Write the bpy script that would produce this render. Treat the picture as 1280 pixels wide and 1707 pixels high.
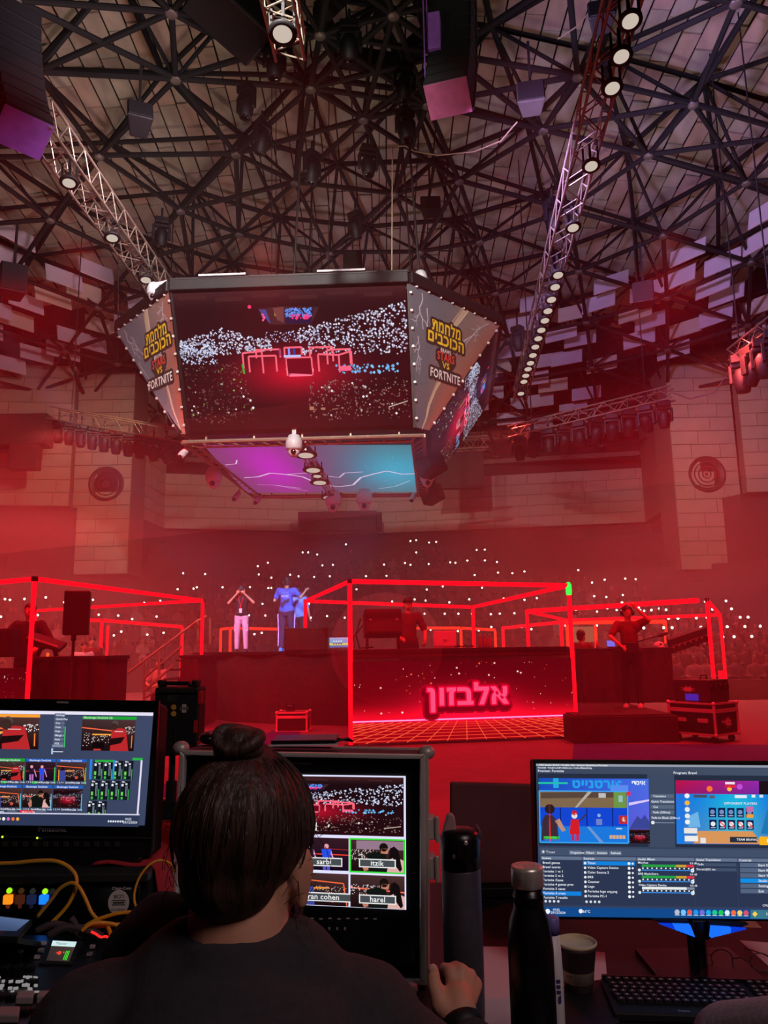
import bpy, math, random
import numpy as np
from mathutils import Vector as V, Matrix as MX
for o in list(bpy.data.objects): bpy.data.objects.remove(o)
SC = bpy.context.scene
COL = SC.collection
rnd = random.Random(7)
PI = math.pi
# ---------------------------------------------------------------- camera
F, CZ = 1282.0, 1.5
PITCH, ROLL = math.atan(226.5 / F), math.radians(-0.9)
CM = (MX.Rotation(PI / 2 + PITCH, 3, 'X') @ MX.Rotation(ROLL, 3, 'Z'))
cam = bpy.data.cameras.new('camera')
cam.sensor_fit = 'HORIZONTAL'; cam.sensor_width = 36; cam.lens = 36 * F / 1280
cam.clip_start = 0.02; cam.clip_end = 300
camo = bpy.data.objects.new('camera', cam); COL.objects.link(camo)
camo.matrix_world = MX.Translation((0, 0, CZ)) @ CM.to_4x4()
SC.camera = camo
# ---------------------------------------------------------------- world, view, lights
SC.view_settings.view_transform = 'Standard'; SC.view_settings.look = 'None'
SC.view_settings.exposure = 0; SC.view_settings.gamma = 1; SC.view_settings.use_curve_mapping = False
SC.cycles.max_bounces = 5; SC.cycles.diffuse_bounces = 2; SC.cycles.glossy_bounces = 2
SC.cycles.volume_bounces = 0; SC.cycles.transmission_bounces = 2
SC.cycles.use_denoising = True
SC.cycles.sample_clamp_indirect = 4
SC.cycles.volume_step_rate = 4
w = bpy.data.worlds.new('world'); SC.world = w; w.use_nodes = True
w.node_tree.nodes['Background'].inputs[0].default_value = (0.34, 0.11, 0.13, 1)
w.node_tree.nodes['Background'].inputs[1].default_value = 0.011
def lin(c):
    return tuple(((x / 255) / 12.92 if x / 255 < .04045 else ((x / 255 + .055) / 1.055) ** 2.4) for x in c)
def spot(name, loc, tgt, col, power, size=60, blend=.8, r=.15):
    l = bpy.data.lights.new(name, 'SPOT'); l.energy = power; l.color = col
    l.spot_size = math.radians(size); l.spot_blend = blend; l.shadow_soft_size = r
    o = bpy.data.objects.new(name, l); COL.objects.link(o); o.location = loc
    o.rotation_euler = (V(tgt) - V(loc)).to_track_quat('-Z', 'Y').to_euler()
    return o
def pnt(name, loc, col, power, r=.2):
    l = bpy.data.lights.new(name, 'POINT'); l.energy = power; l.color = col; l.shadow_soft_size = r
    o = bpy.data.objects.new(name, l); COL.objects.link(o); o.location = loc
    return o
RED, WARM, PURP = (1, .010, .022), (1, .88, .70), (.62, .40, 1.0)
# unseen red spots added under the roof to redden haze and floor
HAZED = (1, .085, .08)
for x, y, pw in ((-7, 14, 3200), (5.5, 14, 2600), (-10.5, 18, 6000), (8.5, 18, 4200), (-10.5, 24, 8600), (-3.5, 24.5, 5400), (4, 24.5, 5400), (10, 24, 6200), (-6, 30, 2400), (6, 30, 2600)):
    spot('red_fill', (x, y, 9.4), (x, y + .5, 0), RED if y < 17 else HAZED, pw * 1.15, 104, 1, .25)
for x, pw in ((-4.6, 3600), (-1.0, 3800), (1.8, 3600), (5.4, 1200)):
    spot('red_fill', (x, 7.2, 9.6), (x, 10.2, 0), RED, pw, 84, 1, .25)
for x, y in ((-5.2, 12.2), (-2, 12.4), (5.0, 12.2)):
    spot('red_fill', (x, y, 8.9), (x, y + 1.5, 0), RED, 2300, 70, 1, .2)
for x, tx in ((2.6, 2.4), (-2.6, -1.8), (-5.5, -5.5)):
    spot('low_red_fill', (x, 4.6, .5), (tx, 14, .9), RED, 900, 64, 1, .1)  # unseen low spots added to redden the drapes and riser
spot('side_red_fill', (5, 6, 4), (-.1, 1.9, 1.15), RED, 300, 30, 1, .1)  # unseen spot added for red edges on the desk things
# unseen spots added above the haze to brighten roof, baffles and far walls
for x, y, c, pw in ((-2.2, 9, WARM, 245), (2, 9, WARM, 245), (-8.6, 13, WARM, 220), (8.6, 13, WARM, 220), (-1.7, 18, WARM, 220), (-8.5, 22, (1, .78, .75), 300), (8.5, 21, (.84, .72, .86), 340), (0, 26.5, (.74, .6, .9), 360)):
    spot('roof_fill', (x, y, 10.4), (x * 1.05, y + 1, 18), c, pw, 150, 1, .6)
spot('roof_fill', (1.4, 12.5, 10.8), (18, 24, 14.5), PURP, 6500, 110, 1, .6)
spot('roof_fill', (-1.8, 12, 10.8), (-18, 22, 14.5), (1, .68, .84), 2300, 110, 1, .6)
spot('wall_fill', (-7, 22, 10.6), (-14, 34, 8), (1, .66, .46), 1500, 60, 1)
spot('wall_fill', (8, 22, 10.6), (15, 34, 8), (1, .68, .52), 1900, 60, 1)
spot('wall_fill', (0, 29, 10.8), (0, 41, 9.2), (1, .55, .5), 900, 90, 1)
# unseen spots added for the banners, stage people, desk and speaker arrays
spot('key_lamp', (-2, 4.5, 11), (-1.8, 16.5, 8.0), (1, .92, .9), 9000, 62, 1)
spot('stage_fill', (-6, 10.5, 6.6), (-3.45, 19, 2.3), (1, .55, .95), 5200, 13, .7)
spot('stage_fill', (2.4, 10.5, 6.4), (-2.3, 19.4, 2.4), (.25, .45, 1), 7500, 12, .7)
spot('desk_fill', (1.8, -.9, 4.0), (0, 1.6, .9), (1, .72, .72), 165, 70, 1, .8)  # soft fill added behind the camera, no lamp stands there
spot('desk_fill', (-1, 9, 7), (0, 1.8, 1), RED, 190, 30, 1, .3)
spot('array_fill', (-3, -2, 2.2), (-5.5, 11.2, 8.2), (.75, .6, 1), 2800, 14, 1)
spot('array_fill', (1, -2, 2.2), (1.0, 12, 9.6), (1, .65, .85), 700, 12, 1)
# ---------------------------------------------------------------- projection helpers (photo pixel -> point at a real depth or height)
def ray(x, y): return CM @ V(((x - 640) / F, -(y - 853.5) / F, -1))
def aty(x, y, Y): d = ray(x, y); return V((0, 0, CZ)) + d * (Y / d.y)
def atz(x, y, z): d = ray(x, y); return V((0, 0, CZ)) + d * ((z - CZ) / d.z)
CMT = CM.transposed()
def proj(p):
    q = CMT @ (V(p) - V((0, 0, CZ)))
    return (640 + F * q.x / -q.z, 853.5 - F * q.y / -q.z, -q.z)
def inframe(p, m=120):
    x, y, d = proj(p)
    return d > .1 and -m < x < 1280 + m and -m < y < 1707 + m
# ---------------------------------------------------------------- materials
def M(name, rgb, rough=.6, metal=0, var=.15, scale=6, bump=0, stretch=None):
    m = bpy.data.materials.new(name); m.use_nodes = True; nt = m.node_tree; b = nt.nodes['Principled BSDF']
    c = lin(rgb); b.inputs['Roughness'].default_value = rough; b.inputs['Metallic'].default_value = metal
    tc = nt.nodes.new('ShaderNodeTexCoord'); nz = nt.nodes.new('ShaderNodeTexNoise'); nz.inputs['Scale'].default_value = scale; nz.inputs['Detail'].default_value = 4
    src = tc.outputs['Object']
    if stretch:
        mp = nt.nodes.new('ShaderNodeMapping'); mp.inputs['Scale'].default_value = stretch; nt.links.new(src, mp.inputs[0]); src = mp.outputs[0]
    nt.links.new(src, nz.inputs['Vector'])
    r = nt.nodes.new('ShaderNodeValToRGB'); r.color_ramp.elements[0].position = .3; r.color_ramp.elements[1].position = .7
    r.color_ramp.elements[0].color = (*[x * (1 - var) for x in c], 1); r.color_ramp.elements[1].color = (*[min(1, x * (1 + var)) for x in c], 1)
    nt.links.new(nz.outputs[0], r.inputs[0]); nt.links.new(r.outputs[0], b.inputs['Base Color'])
    if bump:
        bp = nt.nodes.new('ShaderNodeBump'); bp.inputs['Strength'].default_value = bump; bp.inputs['Distance'].default_value = .02
        nt.links.new(nz.outputs[0], bp.inputs['Height']); nt.links.new(bp.outputs[0], b.inputs['Normal'])
    return m
def E(name, rgb, s=1.0):
    m = bpy.data.materials.new(name); m.use_nodes = True; nt = m.node_tree
    nt.nodes.remove(nt.nodes['Principled BSDF']); e = nt.nodes.new('ShaderNodeEmission')
    e.inputs[0].default_value = (*lin(rgb), 1); e.inputs[1].default_value = s
    nt.links.new(e.outputs[0], nt.nodes['Material Output'].inputs[0]); return m
def ATT(name, emit, s=1.0, rough=.7):
    m = bpy.data.materials.new(name); m.use_nodes = True; nt = m.node_tree; b = nt.nodes['Principled BSDF']
    a = nt.nodes.new('ShaderNodeVertexColor'); a.layer_name = 'Col'
    if emit:
        e = nt.nodes.new('ShaderNodeEmission'); e.inputs[1].default_value = s
        nt.links.new(a.outputs[0], e.inputs[0]); nt.links.new(e.outputs[0], nt.nodes['Material Output'].inputs[0]); nt.nodes.remove(b)
    else:
        nt.links.new(a.outputs[0], b.inputs['Base Color']); b.inputs['Roughness'].default_value = rough
    return m
m_black = M('black_paint', (10, 9, 10), .6)
m_blackgl = M('black_gloss_plastic', (14, 13, 14), .3)
m_rubber = M('rubber', (12, 12, 12), .8)
m_dark = M('dark_metal', (46, 43, 42), .5, .4)
m_strut = M('roof_steel', (15, 13, 12), .8, 0)
m_node = M('node_steel', (120, 112, 105), .5, .5)
m_plank = M('roof_plank', (170, 164, 140), .9, 0, .22, 1.3)
m_plank2 = M('roof_plank_tan', (178, 158, 134), .9, 0, .2, 1.1)
m_deck = M('roof_deck', (14, 13, 13), .9)
m_baf = M('baffle_board', (222, 208, 218), .85, 0, .06, 1.5)
m_baf2 = M('baffle_board_buff', (222, 205, 182), .85, 0, .06, 1.5)
m_alu = M('aluminium', (186, 180, 172), .42, .35, .08)
m_truss = M('truss_aluminium', (158, 146, 126), .42, .6, .08)
m_conc = M('concrete', (170, 150, 134), .9, 0, .12, 1.2, .2)
m_concd = M('concrete_dark_joint', (118, 100, 90), .95)  # darker concrete for block joints, wall cores and gallery beams
m_wall = M('dark_wall', (52, 44, 44), .9)
m_seat = M('seating_concrete', (60, 50, 52), .9)
m_floor = M('arena_floor_carpet', (104, 96, 96), .8, 0, .12, 3)
m_purplefl = M('floor_violet', (40, 36, 120), .8)
m_drape = M('stage_drape', (46, 40, 42), .95, 0, .3, 3)
m_cloth = M('grey_banner_back', (60, 58, 60), .9)
m_white = M('white_plastic', (205, 203, 205), .4, 0, .05)
m_glassk = M('lens_glass', (8, 8, 10), .08)
m_skin = M('skin', (190, 138, 112), .55, 0, .1, 20)
m_hair = M('dark_hair', (54, 36, 29), .55, 0, .5, 40, .6, (1, 1, .12))
m_hairb = M('black_hair', (20, 15, 14), .6, 0, .3, 40)
m_sweat = M('charcoal_sweatshirt', (44, 43, 47), .95, 0, .18, 120, .1)
m_greysw = M('grey_sweatshirt', (140, 150, 158), .95, 0, .15, 120, .1)
m_redshirt = M('crew_red_shirt', (104, 14, 20), .9)
m_red = M('red_fabric', (190, 26, 34), .9)
m_blue = M('blue_jersey', (52, 96, 210), .7, 0, .25, 5)
m_pink = M('pink_cargo_cloth', (214, 160, 196), .9)
m_navy = M('dark_trousers', (30, 28, 40), .9)
m_purplep = M('speaker_lilac', (150, 92, 196), .6)  # violet base colour for the left array underside and motor box
m_maroonp = M('speaker_plum', (160, 84, 120), .6)  # plum base colour for the central array underside
m_desk = M('desk_laminate', (26, 23, 25), .5, 0, .15, 4)
m_paper = M('paper', (200, 190, 196), .8, 0, .04)
m_yel = M('yellow_cable', (226, 160, 30), .45)
m_steel = M('brushed_steel', (214, 206, 194), .33, .6, .2, 90, 0, (1, 1, .02))
m_grey = M('slate_enamel', (66, 63, 72), .45, 0, .12, 60)
m_lamp = E('lamp_face', (250, 232, 215), .6)
m_neon = E('neon_red', (255, 8, 26), 1.7)
m_neono = E('neon_orange_red', (255, 46, 24), 1.6)
m_green = E('neon_green', (30, 235, 70), 1.6)
m_phone = E('phone_torch', (255, 244, 225), 9)
m_scr = ATT('screen_picture', True, 1.0)
m_print = ATT('printed_cloth', False)
m_emprint = ATT('emissive_print', True, .95)  # cube underside print emits its own colours
# ---------------------------------------------------------------- mesh builder
def frame_from(d, up=V((0, 0, 1))):
    d = V(d).normalized()
    if abs(d.dot(up)) > .999: up = V((0, 1, 0))
    x = d.cross(up).normalized(); z = x.cross(d)
    return MX((x, d, z)).transposed()
class MB:
    def __init__(s): s.v, s.f, s.m = [], [], []
    def add(s, vs, fs, mi=0):
        n = len(s.v); s.v += [tuple(p) for p in vs]
        s.f += [tuple(n + i for i in f) for f in fs]; s.m += [mi] * len(fs); return s
    def box(s, c, d, R=None, mi=0):
        c = V(c); vs = []
        for k in range(8):
            p = V(((k & 1) - .5, ((k >> 1) & 1) - .5, ((k >> 2) & 1) - .5)); p = V((p.x * d[0], p.y * d[1], p.z * d[2]))
            vs.append(c + (R @ p if R else p))
        return s.add(vs, [(0, 2, 3, 1), (4, 5, 7, 6), (0, 1, 5, 4), (2, 6, 7, 3), (0, 4, 6, 2), (1, 3, 7, 5)], mi)
    def bar(s, p, q, w, h=None, mi=0, up=V((0, 0, 1))):
        p, q = V(p), V(q); return s.box((p + q) / 2, (w, (q - p).length, h or w), frame_from(q - p, up), mi)
    def tube(s, p, q, r, n=8, mi=0, r2=None):
        p, q = V(p), V(q); R = frame_from(q - p); r2 = r if r2 is None else r2; vs = []
        for c, rr in ((p, r), (q, r2)):
            for k in range(n): a = 2 * PI * k / n; vs.append(c + R @ V((rr * math.cos(a), 0, rr * math.sin(a))))
        fs = [(k, (k + 1) % n, n + (k + 1) % n, n + k) for k in range(n)] + [tuple(range(n))[::-1], tuple(range(n, 2 * n))]
        return s.add(vs, fs, mi)
    def path(s, pts, r, n=6, mi=0):
        pts = [V(p) for p in pts]; vs = []; up = V((.13, .21, .97)).normalized()
        for i, p in enumerate(pts):
            d = pts[min(i + 1, len(pts) - 1)] - pts[max(i - 1, 0)]; R = frame_from(d, up)
            for k in range(n): a = 2 * PI * k / n; vs.append(p + R @ V((r * math.cos(a), 0, r * math.sin(a))))
        fs = []
        for i in range(len(pts) - 1):
            for k in range(n): fs.append((i * n + k, i * n + (k + 1) % n, (i + 1) * n + (k + 1) % n, (i + 1) * n + k))
        L = (len(pts) - 1) * n
        return s.add(vs, fs + [tuple(range(n))[::-1], tuple(range(L, L + n))], mi)
    def lathe(s, c, prof, n=24, mi=0, R=None):
        c = V(c); vs = []
        for r, z in prof:
            for k in range(n):
                a = 2 * PI * k / n; p = V((r * math.cos(a), r * math.sin(a), z)); vs.append(c + (R @ p if R else p))
        fs = []; m = len(prof)
        for i in range(m - 1):
            for k in range(n): fs.append((i * n + k, i * n + (k + 1) % n, (i + 1) * n + (k + 1) % n, (i + 1) * n + k))
        if prof[0][0] > 1e-4: fs.append(tuple(range(n))[::-1])
        if prof[-1][0] > 1e-4: fs.append(tuple(range((m - 1) * n, m * n)))
        return s.add(vs, fs, mi)
    def prism(s, poly, vec, mi=0):
        vec = V(vec); n = len(poly); vs = [V(p) for p in poly] + [V(p) + vec for p in poly]
        return s.add(vs, [tuple(range(n))[::-1], tuple(range(n, 2 * n))] + [(k, (k + 1) % n, n + (k + 1) % n, n + k) for k in range(n)], mi)
    def ell(s, c, r, R=None, nu=14, nv=10, mi=0):
        c = V(c); vs = []; fs = []
        for j in range(nv + 1):
            t = PI * j / nv
            for k in range(nu):
                a = 2 * PI * k / nu; p = V((r[0] * math.sin(t) * math.cos(a), r[1] * math.sin(t) * math.sin(a), r[2] * math.cos(t)))
                vs.append(c + (R @ p if R else p))
        for j in range(nv):
            for k in range(nu): fs.append((j * nu + k, (j + 1) * nu + k, (j + 1) * nu + (k + 1) % nu, j * nu + (k + 1) % nu))
        return s.add(vs, fs, mi)
    def cap(s, p, q, r1, r2=None, n=10, mi=0):
        p, q = V(p), V(q); r2 = r1 if r2 is None else r2; d = q - p; L = d.length
        if L < 1e-6: return s.ell(p, (r1,) * 3, None, n, 6, mi)
        R = frame_from(d); prof = [(r1 * math.sin(t), -r1 * math.cos(t)) for t in (0.02, .5, 1.0, PI / 2)] + [(r2 * math.cos(t), L + r2 * math.sin(t)) for t in (0, .55, 1.05, 1.55)]
        R2 = R @ MX.Rotation(-PI / 2, 3, 'X')
        return s.lathe(p, prof, n, mi, R2)
    def mesh(s, name, mats, base=None, smooth=False):
        me = bpy.data.meshes.new(name)
        b = V(base) if base is not None else V((0, 0, 0))
        me.from_pydata([(x - b.x, y - b.y, z - b.z) for x, y, z in s.v], [], s.f)
        for m in (mats if isinstance(mats, (list, tuple)) else [mats]): me.materials.append(m)
        if any(s.m): me.polygons.foreach_set('material_index', s.m)
        if smooth: me.polygons.foreach_set('use_smooth', [True] * len(s.f))
        me.update(); return me
def link(o, parent=None):
    COL.objects.link(o)
    if parent is not None:
        o.parent = parent; o.matrix_parent_inverse = MX.Translation(-V(parent['_b']))
    return o
def tag(o, label=None, cat=None, group=None, kind=None):
    for k, x in (('label', label), ('category', cat), ('group', group), ('kind', kind)):
        if x: o[k] = x
    return o
def T(name, label, cat, loc=(0, 0, 0), group=None):
    o = bpy.data.objects.new(name, None); o.empty_display_size = .1; COL.objects.link(o); o.location = V(loc); o['_b'] = tuple(loc)
    return tag(o, label, cat, group)
def P(name, mb, mats, parent, smooth=False, bevel=0, label=None, kind=None):
    me = mb if isinstance(mb, bpy.types.Mesh) else mb.mesh(name, mats, None, smooth)
    o = bpy.data.objects.new(name, me); o['_b'] = tuple(parent['_b']) if parent is not None else (0, 0, 0); link(o, parent)
    if parent is not None and parent.type == 'MESH':
        o.matrix_parent_inverse = MX.Identity(4)
        if parent.parent is None: o.matrix_parent_inverse = MX.Translation(-V(parent['_b']))
    if bevel: bv(o, bevel)
    return tag(o, label, None, None, kind)
def bv(o, wd):
    b = o.modifiers.new('bevel', 'BEVEL'); b.width = wd; b.segments = 2; b.limit_method = 'ANGLE'
def O(name, mb, mats, label, cat, base=None, group=None, smooth=False, bevel=0, kind=None):
    if base is None:
        a = np.array(mb.v); base = ((a[:, 0].min() + a[:, 0].max()) / 2, (a[:, 1].min() + a[:, 1].max()) / 2, a[:, 2].min())
    o = bpy.data.objects.new(name, mb.mesh(name, mats, base, smooth)); COL.objects.link(o); o.location = base; o['_b'] = tuple(base)
    if bevel: bv(o, bevel)
    return tag(o, label, cat, group, kind)
def S(name, mb, mats): return O(name, mb, mats, None, None, (0, 0, 0), None, False, 0, 'structure')
DG = None
def evalmesh(o):
    dg = bpy.context.evaluated_depsgraph_get(); dg.update()
    return bpy.data.meshes.new_from_object(o.evaluated_get(dg))
def solid(mb, mats, voxel, smooth=4, pick=None, name='body'):
    """closed shapes fused into one continuous surface"""
    me = mb.mesh(name, m_black); o = bpy.data.objects.new('tmp', me); COL.objects.link(o)
    r = o.modifiers.new('r', 'REMESH'); r.mode = 'VOXEL'; r.voxel_size = voxel; r.adaptivity = 0
    if smooth:
        q = o.modifiers.new('s', 'SMOOTH'); q.iterations = smooth; q.factor = .5
    out = evalmesh(o); bpy.data.objects.remove(o); out.name = name
    out.materials.clear()
    for m in (mats if isinstance(mats, (list, tuple)) else [mats]): out.materials.append(m)
    n = len(out.polygons); out.polygons.foreach_set('use_smooth', [True] * n)
    if pick: out.polygons.foreach_set('material_index', [pick(p.center) for p in out.polygons])
    return out
# ---------------------------------------------------------------- flat pictures (screens, prints): coloured polygons in layers
FT = {}
def glyphs(txt, bold=0.0):
    k = (txt, bold)
    if k in FT: return FT[k]
    c = bpy.data.curves.new('f', 'FONT'); c.body = txt; c.size = 1; c.offset = bold; c.space_character = 1 + min(.25, bold * 3.2); c.resolution_u = 2
    o = bpy.data.objects.new('f', c); COL.objects.link(o); me = evalmesh(o); bpy.data.objects.remove(o); bpy.data.curves.remove(c)
    vs = [(p.co.x, p.co.y) for p in me.vertices]; fs = [tuple(p.vertices) for p in me.polygons]; bpy.data.meshes.remove(me)
    if vs:
        x0 = min(x for x, y in vs); x1 = max(x for x, y in vs)
    else: x0, x1 = 0, 1
    FT[k] = (vs, fs, x0, x1); return FT[k]
class CV:
    """canvas w x h (h points down like a picture), colours 0-255"""
    def __init__(s, w, h): s.w, s.h, s.p, s.L = w, h, [], 0
    def poly(s, pts, col, cols=None): s.p.append((pts, [lin(c) for c in cols] if cols else [lin(col)] * len(pts), s.L)); return s
    def up(s): s.L += 1; return s
    def rect(s, x0, y0, x1, y1, c): return s.poly([(x0, y0), (x0, y1), (x1, y1), (x1, y0)], c)
    def grad(s, x0, y0, x1, y1, ctl, cbl, cbr, ctr, n=1):
        for i in range(n):
            for j in range(n):
                q = []; cc = []
                for a, b in ((i, j), (i, j + 1), (i + 1, j + 1), (i + 1, j)):
                    u, v = a / n, b / n; q.append((x0 + (x1 - x0) * u, y0 + (y1 - y0) * v))
                    cc.append(tuple((ctl[k] * (1 - u) + ctr[k] * u) * (1 - v) + (cbl[k] * (1 - u) + cbr[k] * u) * v for k in range(3)))
                s.poly(q, None, cc)
        return s
    def field(s, x0, y0, x1, y1, n, m, fn):
        C = [[fn(i / n, j / m) for j in range(m + 1)] for i in range(n + 1)]
        for i in range(n):
            for j in range(m):
                q = [(i, j), (i, j + 1), (i + 1, j + 1), (i + 1, j)]
                s.poly([(x0 + (x1 - x0) * a / n, y0 + (y1 - y0) * b / m) for a, b in q], None, [C[a][b] for a, b in q])
        return s
    def line(s, pts, wd, c):
        for (x0, y0), (x1, y1) in zip(pts, pts[1:]):
            dx, dy = x1 - x0, y1 - y0; L = math.hypot(dx, dy) or 1; nx, ny = -dy / L * wd / 2, dx / L * wd / 2
            s.poly([(x0 + nx, y0 + ny), (x1 + nx, y1 + ny), (x1 - nx, y1 - ny), (x0 - nx, y0 - ny)], c)
        return s
    def disc(s, x, y, r, c, n=10, ry=None):
        return s.poly([(x + r * math.cos(2 * PI * k / n), y - (ry or r) * math.sin(2 * PI * k / n)) for k in range(n)], c)
    def text(s, t, x, y, size, c, bold=0, align='l', rot=0, wid=None, shear=0):
        vs, fs, x0, x1 = glyphs(t, bold); k = size; kx = k if wid is None else wid / max(1e-6, x1 - x0)
        ox = {'l': x0, 'c': (x0 + x1) / 2, 'r': x1}[align]; ca, sa = math.cos(rot), math.sin(rot)
        def tr(p):
            a = (p[0] - ox) * kx + shear * p[1] * k; b = -p[1] * k
            return (x + a * ca - b * sa, y + a * sa + b * ca)
        for f in fs: s.poly([tr(vs[i]) for i in f], c)
        return s
    def halo(s, t, x, y, size, c, rad, bold=0, align='l', wid=None, n=14):
        for k in range(n): s.text(t, x + rad * math.cos(2 * PI * k / n), y + rad * math.sin(2 * PI * k / n), size, c, bold, align, 0, wid)
        return s
    def mesh(s, name, fn, mat, eps):
        vs, fs, cl = [], [], []
        for pts, cols, L in s.p:
            n = len(vs); vs += [fn(x / s.w, y / s.h, L * eps) for x, y in pts]; fs.append(tuple(range(n, n + len(pts)))); cl += cols
        me = bpy.data.meshes.new(name); me.from_pydata([tuple(v) for v in vs], [], fs); me.materials.append(mat)
        at = me.color_attributes.new('Col', 'FLOAT_COLOR', 'CORNER')
        at.data.foreach_set('color', [x for c in cl for x in (*c, 1.0)]); me.update(); return me
def plane_fn(TL, TR, BR, BL, out=0.0):
    """bilinear map of (u, v down, lift) onto a quad"""
    TL, TR, BR, BL = V(TL), V(TR), V(BR), V(BL)
    n = (TR - TL).cross(BL - TL).normalized() * -1
    if n.dot(V((0, 0, CZ)) - TL) < 0: n = -n
    return lambda u, v, l: (TL * (1 - u) + TR * u) * (1 - v) + (BL * (1 - u) + BR * u) * v + n * (l + out)
def bolt(cv, x, y, ang, L, wd, c, depth=2):
    pts = [(x, y)]; a = ang
    for k in range(7):
        a = ang + rnd.uniform(-.7, .7); x += L / 7 * math.cos(a); y += L / 7 * math.sin(a); pts.append((x, y))
        if depth and rnd.random() < .35: bolt(cv, x, y, ang + rnd.choice((-.8, .8)), L * .4, wd * .6, c, depth - 1)
    cv.line(pts, wd, c)
def inst(name, me, parent, mat4):
    o = bpy.data.objects.new(name, me); COL.objects.link(o)
    if parent is not None:
        o.parent = parent; o.matrix_parent_inverse = MX.Translation(-V(parent['_b'])) if (parent.type != 'MESH' or parent.parent is None) else MX.Identity(4)
    o.matrix_basis = mat4; return o
def m4(c, R, s=(1, 1, 1)):
    return MX.Translation(V(c)) @ R.to_4x4() @ MX.Diagonal((*s, 1))
UBOX = MB().box((0, 0, 0), (1, 1, 1)).mesh('board', m_black)
def ubox(mat):
    me = MB().box((0, 0, 0), (1, 1, 1)).mesh('board', mat); return me
# ================================================================ floor
b = MB(); b.box((0, 25, -.1), (90, 80, .2)); floor = S('floor', b, m_floor)
# thin violet patches laid on the floor between the stage and the desk
for k, (pts) in enumerate([[(952, 1300), (1420, 1310), (1400, 1243), (956, 1240)], [(415, 1236), (455, 1243), (505, 1230), (495, 1212), (470, 1212)], [(180, 1325), (330, 1330), (330, 1300), (240, 1312)]]):
    b = MB(); b.prism([atz(x, y, .004) for x, y in pts], (0, 0, .006)); S('trim_%d' % (k + 1), b, m_purplefl)
# ================================================================ roof: dome deck, planks, space frame
DC, DR, DA, DK = V((0, 17.5)), 25.0, 18.4, .0072
def dz(x, y): return DA - DK * ((x - DC.x) ** 2 + (y - DC.y) ** 2)
b = MB(); nr, na = 10, 48; vs = []; fs = []
for i in range(nr + 1):
    for k in range(na):
        r = (DR + 3) * i / nr; a = 2 * PI * k / na; x, y = DC.x + r * math.cos(a), DC.y + r * math.sin(a); vs.append((x, y, dz(x, y) + .25))
for i in range(nr):
    for k in range(na): fs.append((i * na + k, i * na + (k + 1) % na, (i + 1) * na + (k + 1) % na, (i + 1) * na + k))
b.add(vs, fs); ceiling = S('ceiling', b, m_deck); ceiling['_b'] = (0, 0, 0)
pl = []
PW, PL = .54, 1.55
for i in range(-36, 37):
    x = i * PW; off = rnd.uniform(0, PL)
    for j in range(-2, 26):
        y = off + j * PL
        if math.hypot(x - DC.x, y - DC.y) > 18.6 or y < 3: continue
        z = dz(x, y) + .1
        if not inframe((x, y, z), 160): continue
        pl.append((proj((x, y, z))[2], x, y, z))
pl.sort(); um = [ubox(m_plank), ubox(m_plank2)]; rest = MB()
def plR(x, y):
    n = V((2 * DK * (x - DC.x), 2 * DK * (y - DC.y), 1)).normalized(); d = V((0, 1, 0)); d = (d - n * d.dot(n)).normalized()
    return MX((d.cross(n), d, n)).transposed()
for k, (d, x, y, z) in enumerate(pl):
    R = plR(x, y); ln = PL - .05; zz = z + rnd.uniform(-.02, .02)
    if k < 300: inst('plank', um[rnd.random() < .35], ceiling, m4((x, y, zz), R, (PW - .045, ln, .06)))
    else: rest.box((x, y, zz), (PW - .045, ln, .06), R, int(rnd.random() < .35))
P('planks_beyond', rest, [m_plank, m_plank2], ceiling, kind='stuff')
# triangulated double layer frame on concentric rings
sf = T('roof_space_frame', 'dark steel space frame of tubes and node caps under the dome', 'roof truss', (DC.x, DC.y, dz(*DC)))
RS = 3.2; NR = 8; top = {}
for k in range(NR + 1):
    for j in range(max(1, 6 * k)):
        a = 2 * PI * j / max(1, 6 * k) + .22; r = RS * k
        x, y = DC.x + r * math.cos(a), DC.y + r * math.sin(a); top[(k, j)] = V((x, y, dz(x, y) - .35))
mem = []; ups = []
def T_(k, j): return top[(k, j % max(1, 6 * k))]
for k in range(1, NR + 1):
    for j in range(6 * k): mem.append((T_(k, j), T_(k, j + 1), .085))
for k in range(NR):
    for s in range(6):
        for i in range(k + 1):
            inn = (k, s * k + i) ; o1 = (k + 1, s * (k + 1) + i); o2 = (k + 1, s * (k + 1) + i + 1)
            mem.append((T_(*inn), T_(*o1), .07)); mem.append((T_(*inn), T_(*o2), .07))
            ups.append((inn, o1, o2, k, s, i))
bot = {}
for inn, o1, o2, k, s, i in ups:
    c = (T_(*inn) + T_(*o1) + T_(*o2)) / 3; c.z -= 1.9; bot[(k, s, i)] = c
    for t in (inn, o1, o2): mem.append((c, T_(*t), .055))
lst = list(bot.items())
for a_ in range(len(lst)):
    for b_ in range(a_ + 1, len(lst)):
        if (lst[a_][1] - lst[b_][1]).length < RS * 1.28: mem.append((lst[a_][1], lst[b_][1], .075))
vis = []
for p, q, r in mem:
    c = (p + q) / 2
    if c.y < 2.5: continue
    on = inframe(c, 260)
    if on: vis.append((c - V((0, 0, CZ))).length / max(r, .01) / ((q - p).length) if False else ((c - V((0, 0, CZ))).length, p, q, r))
    else: vis.append((999, p, q, r))
vis.sort(key=lambda t: t[0])
ucyl = MB().tube((0, -.5, 0), (0, .5, 0), 1, 8).mesh('strut', m_strut); rest = MB()
for k, (d, p, q, r) in enumerate(vis):
    if k < 300: inst('strut', ucyl, sf, m4((p + q) / 2, frame_from(q - p), (r, (q - p).length, r)))
    else: rest.tube(p, q, r, 6)
P('struts_beyond', rest, m_strut, sf, kind='stuff')
uball = MB().ell((0, 0, 0), (1, 1, 1), None, 10, 6).mesh('node', m_strut, None, True)
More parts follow.
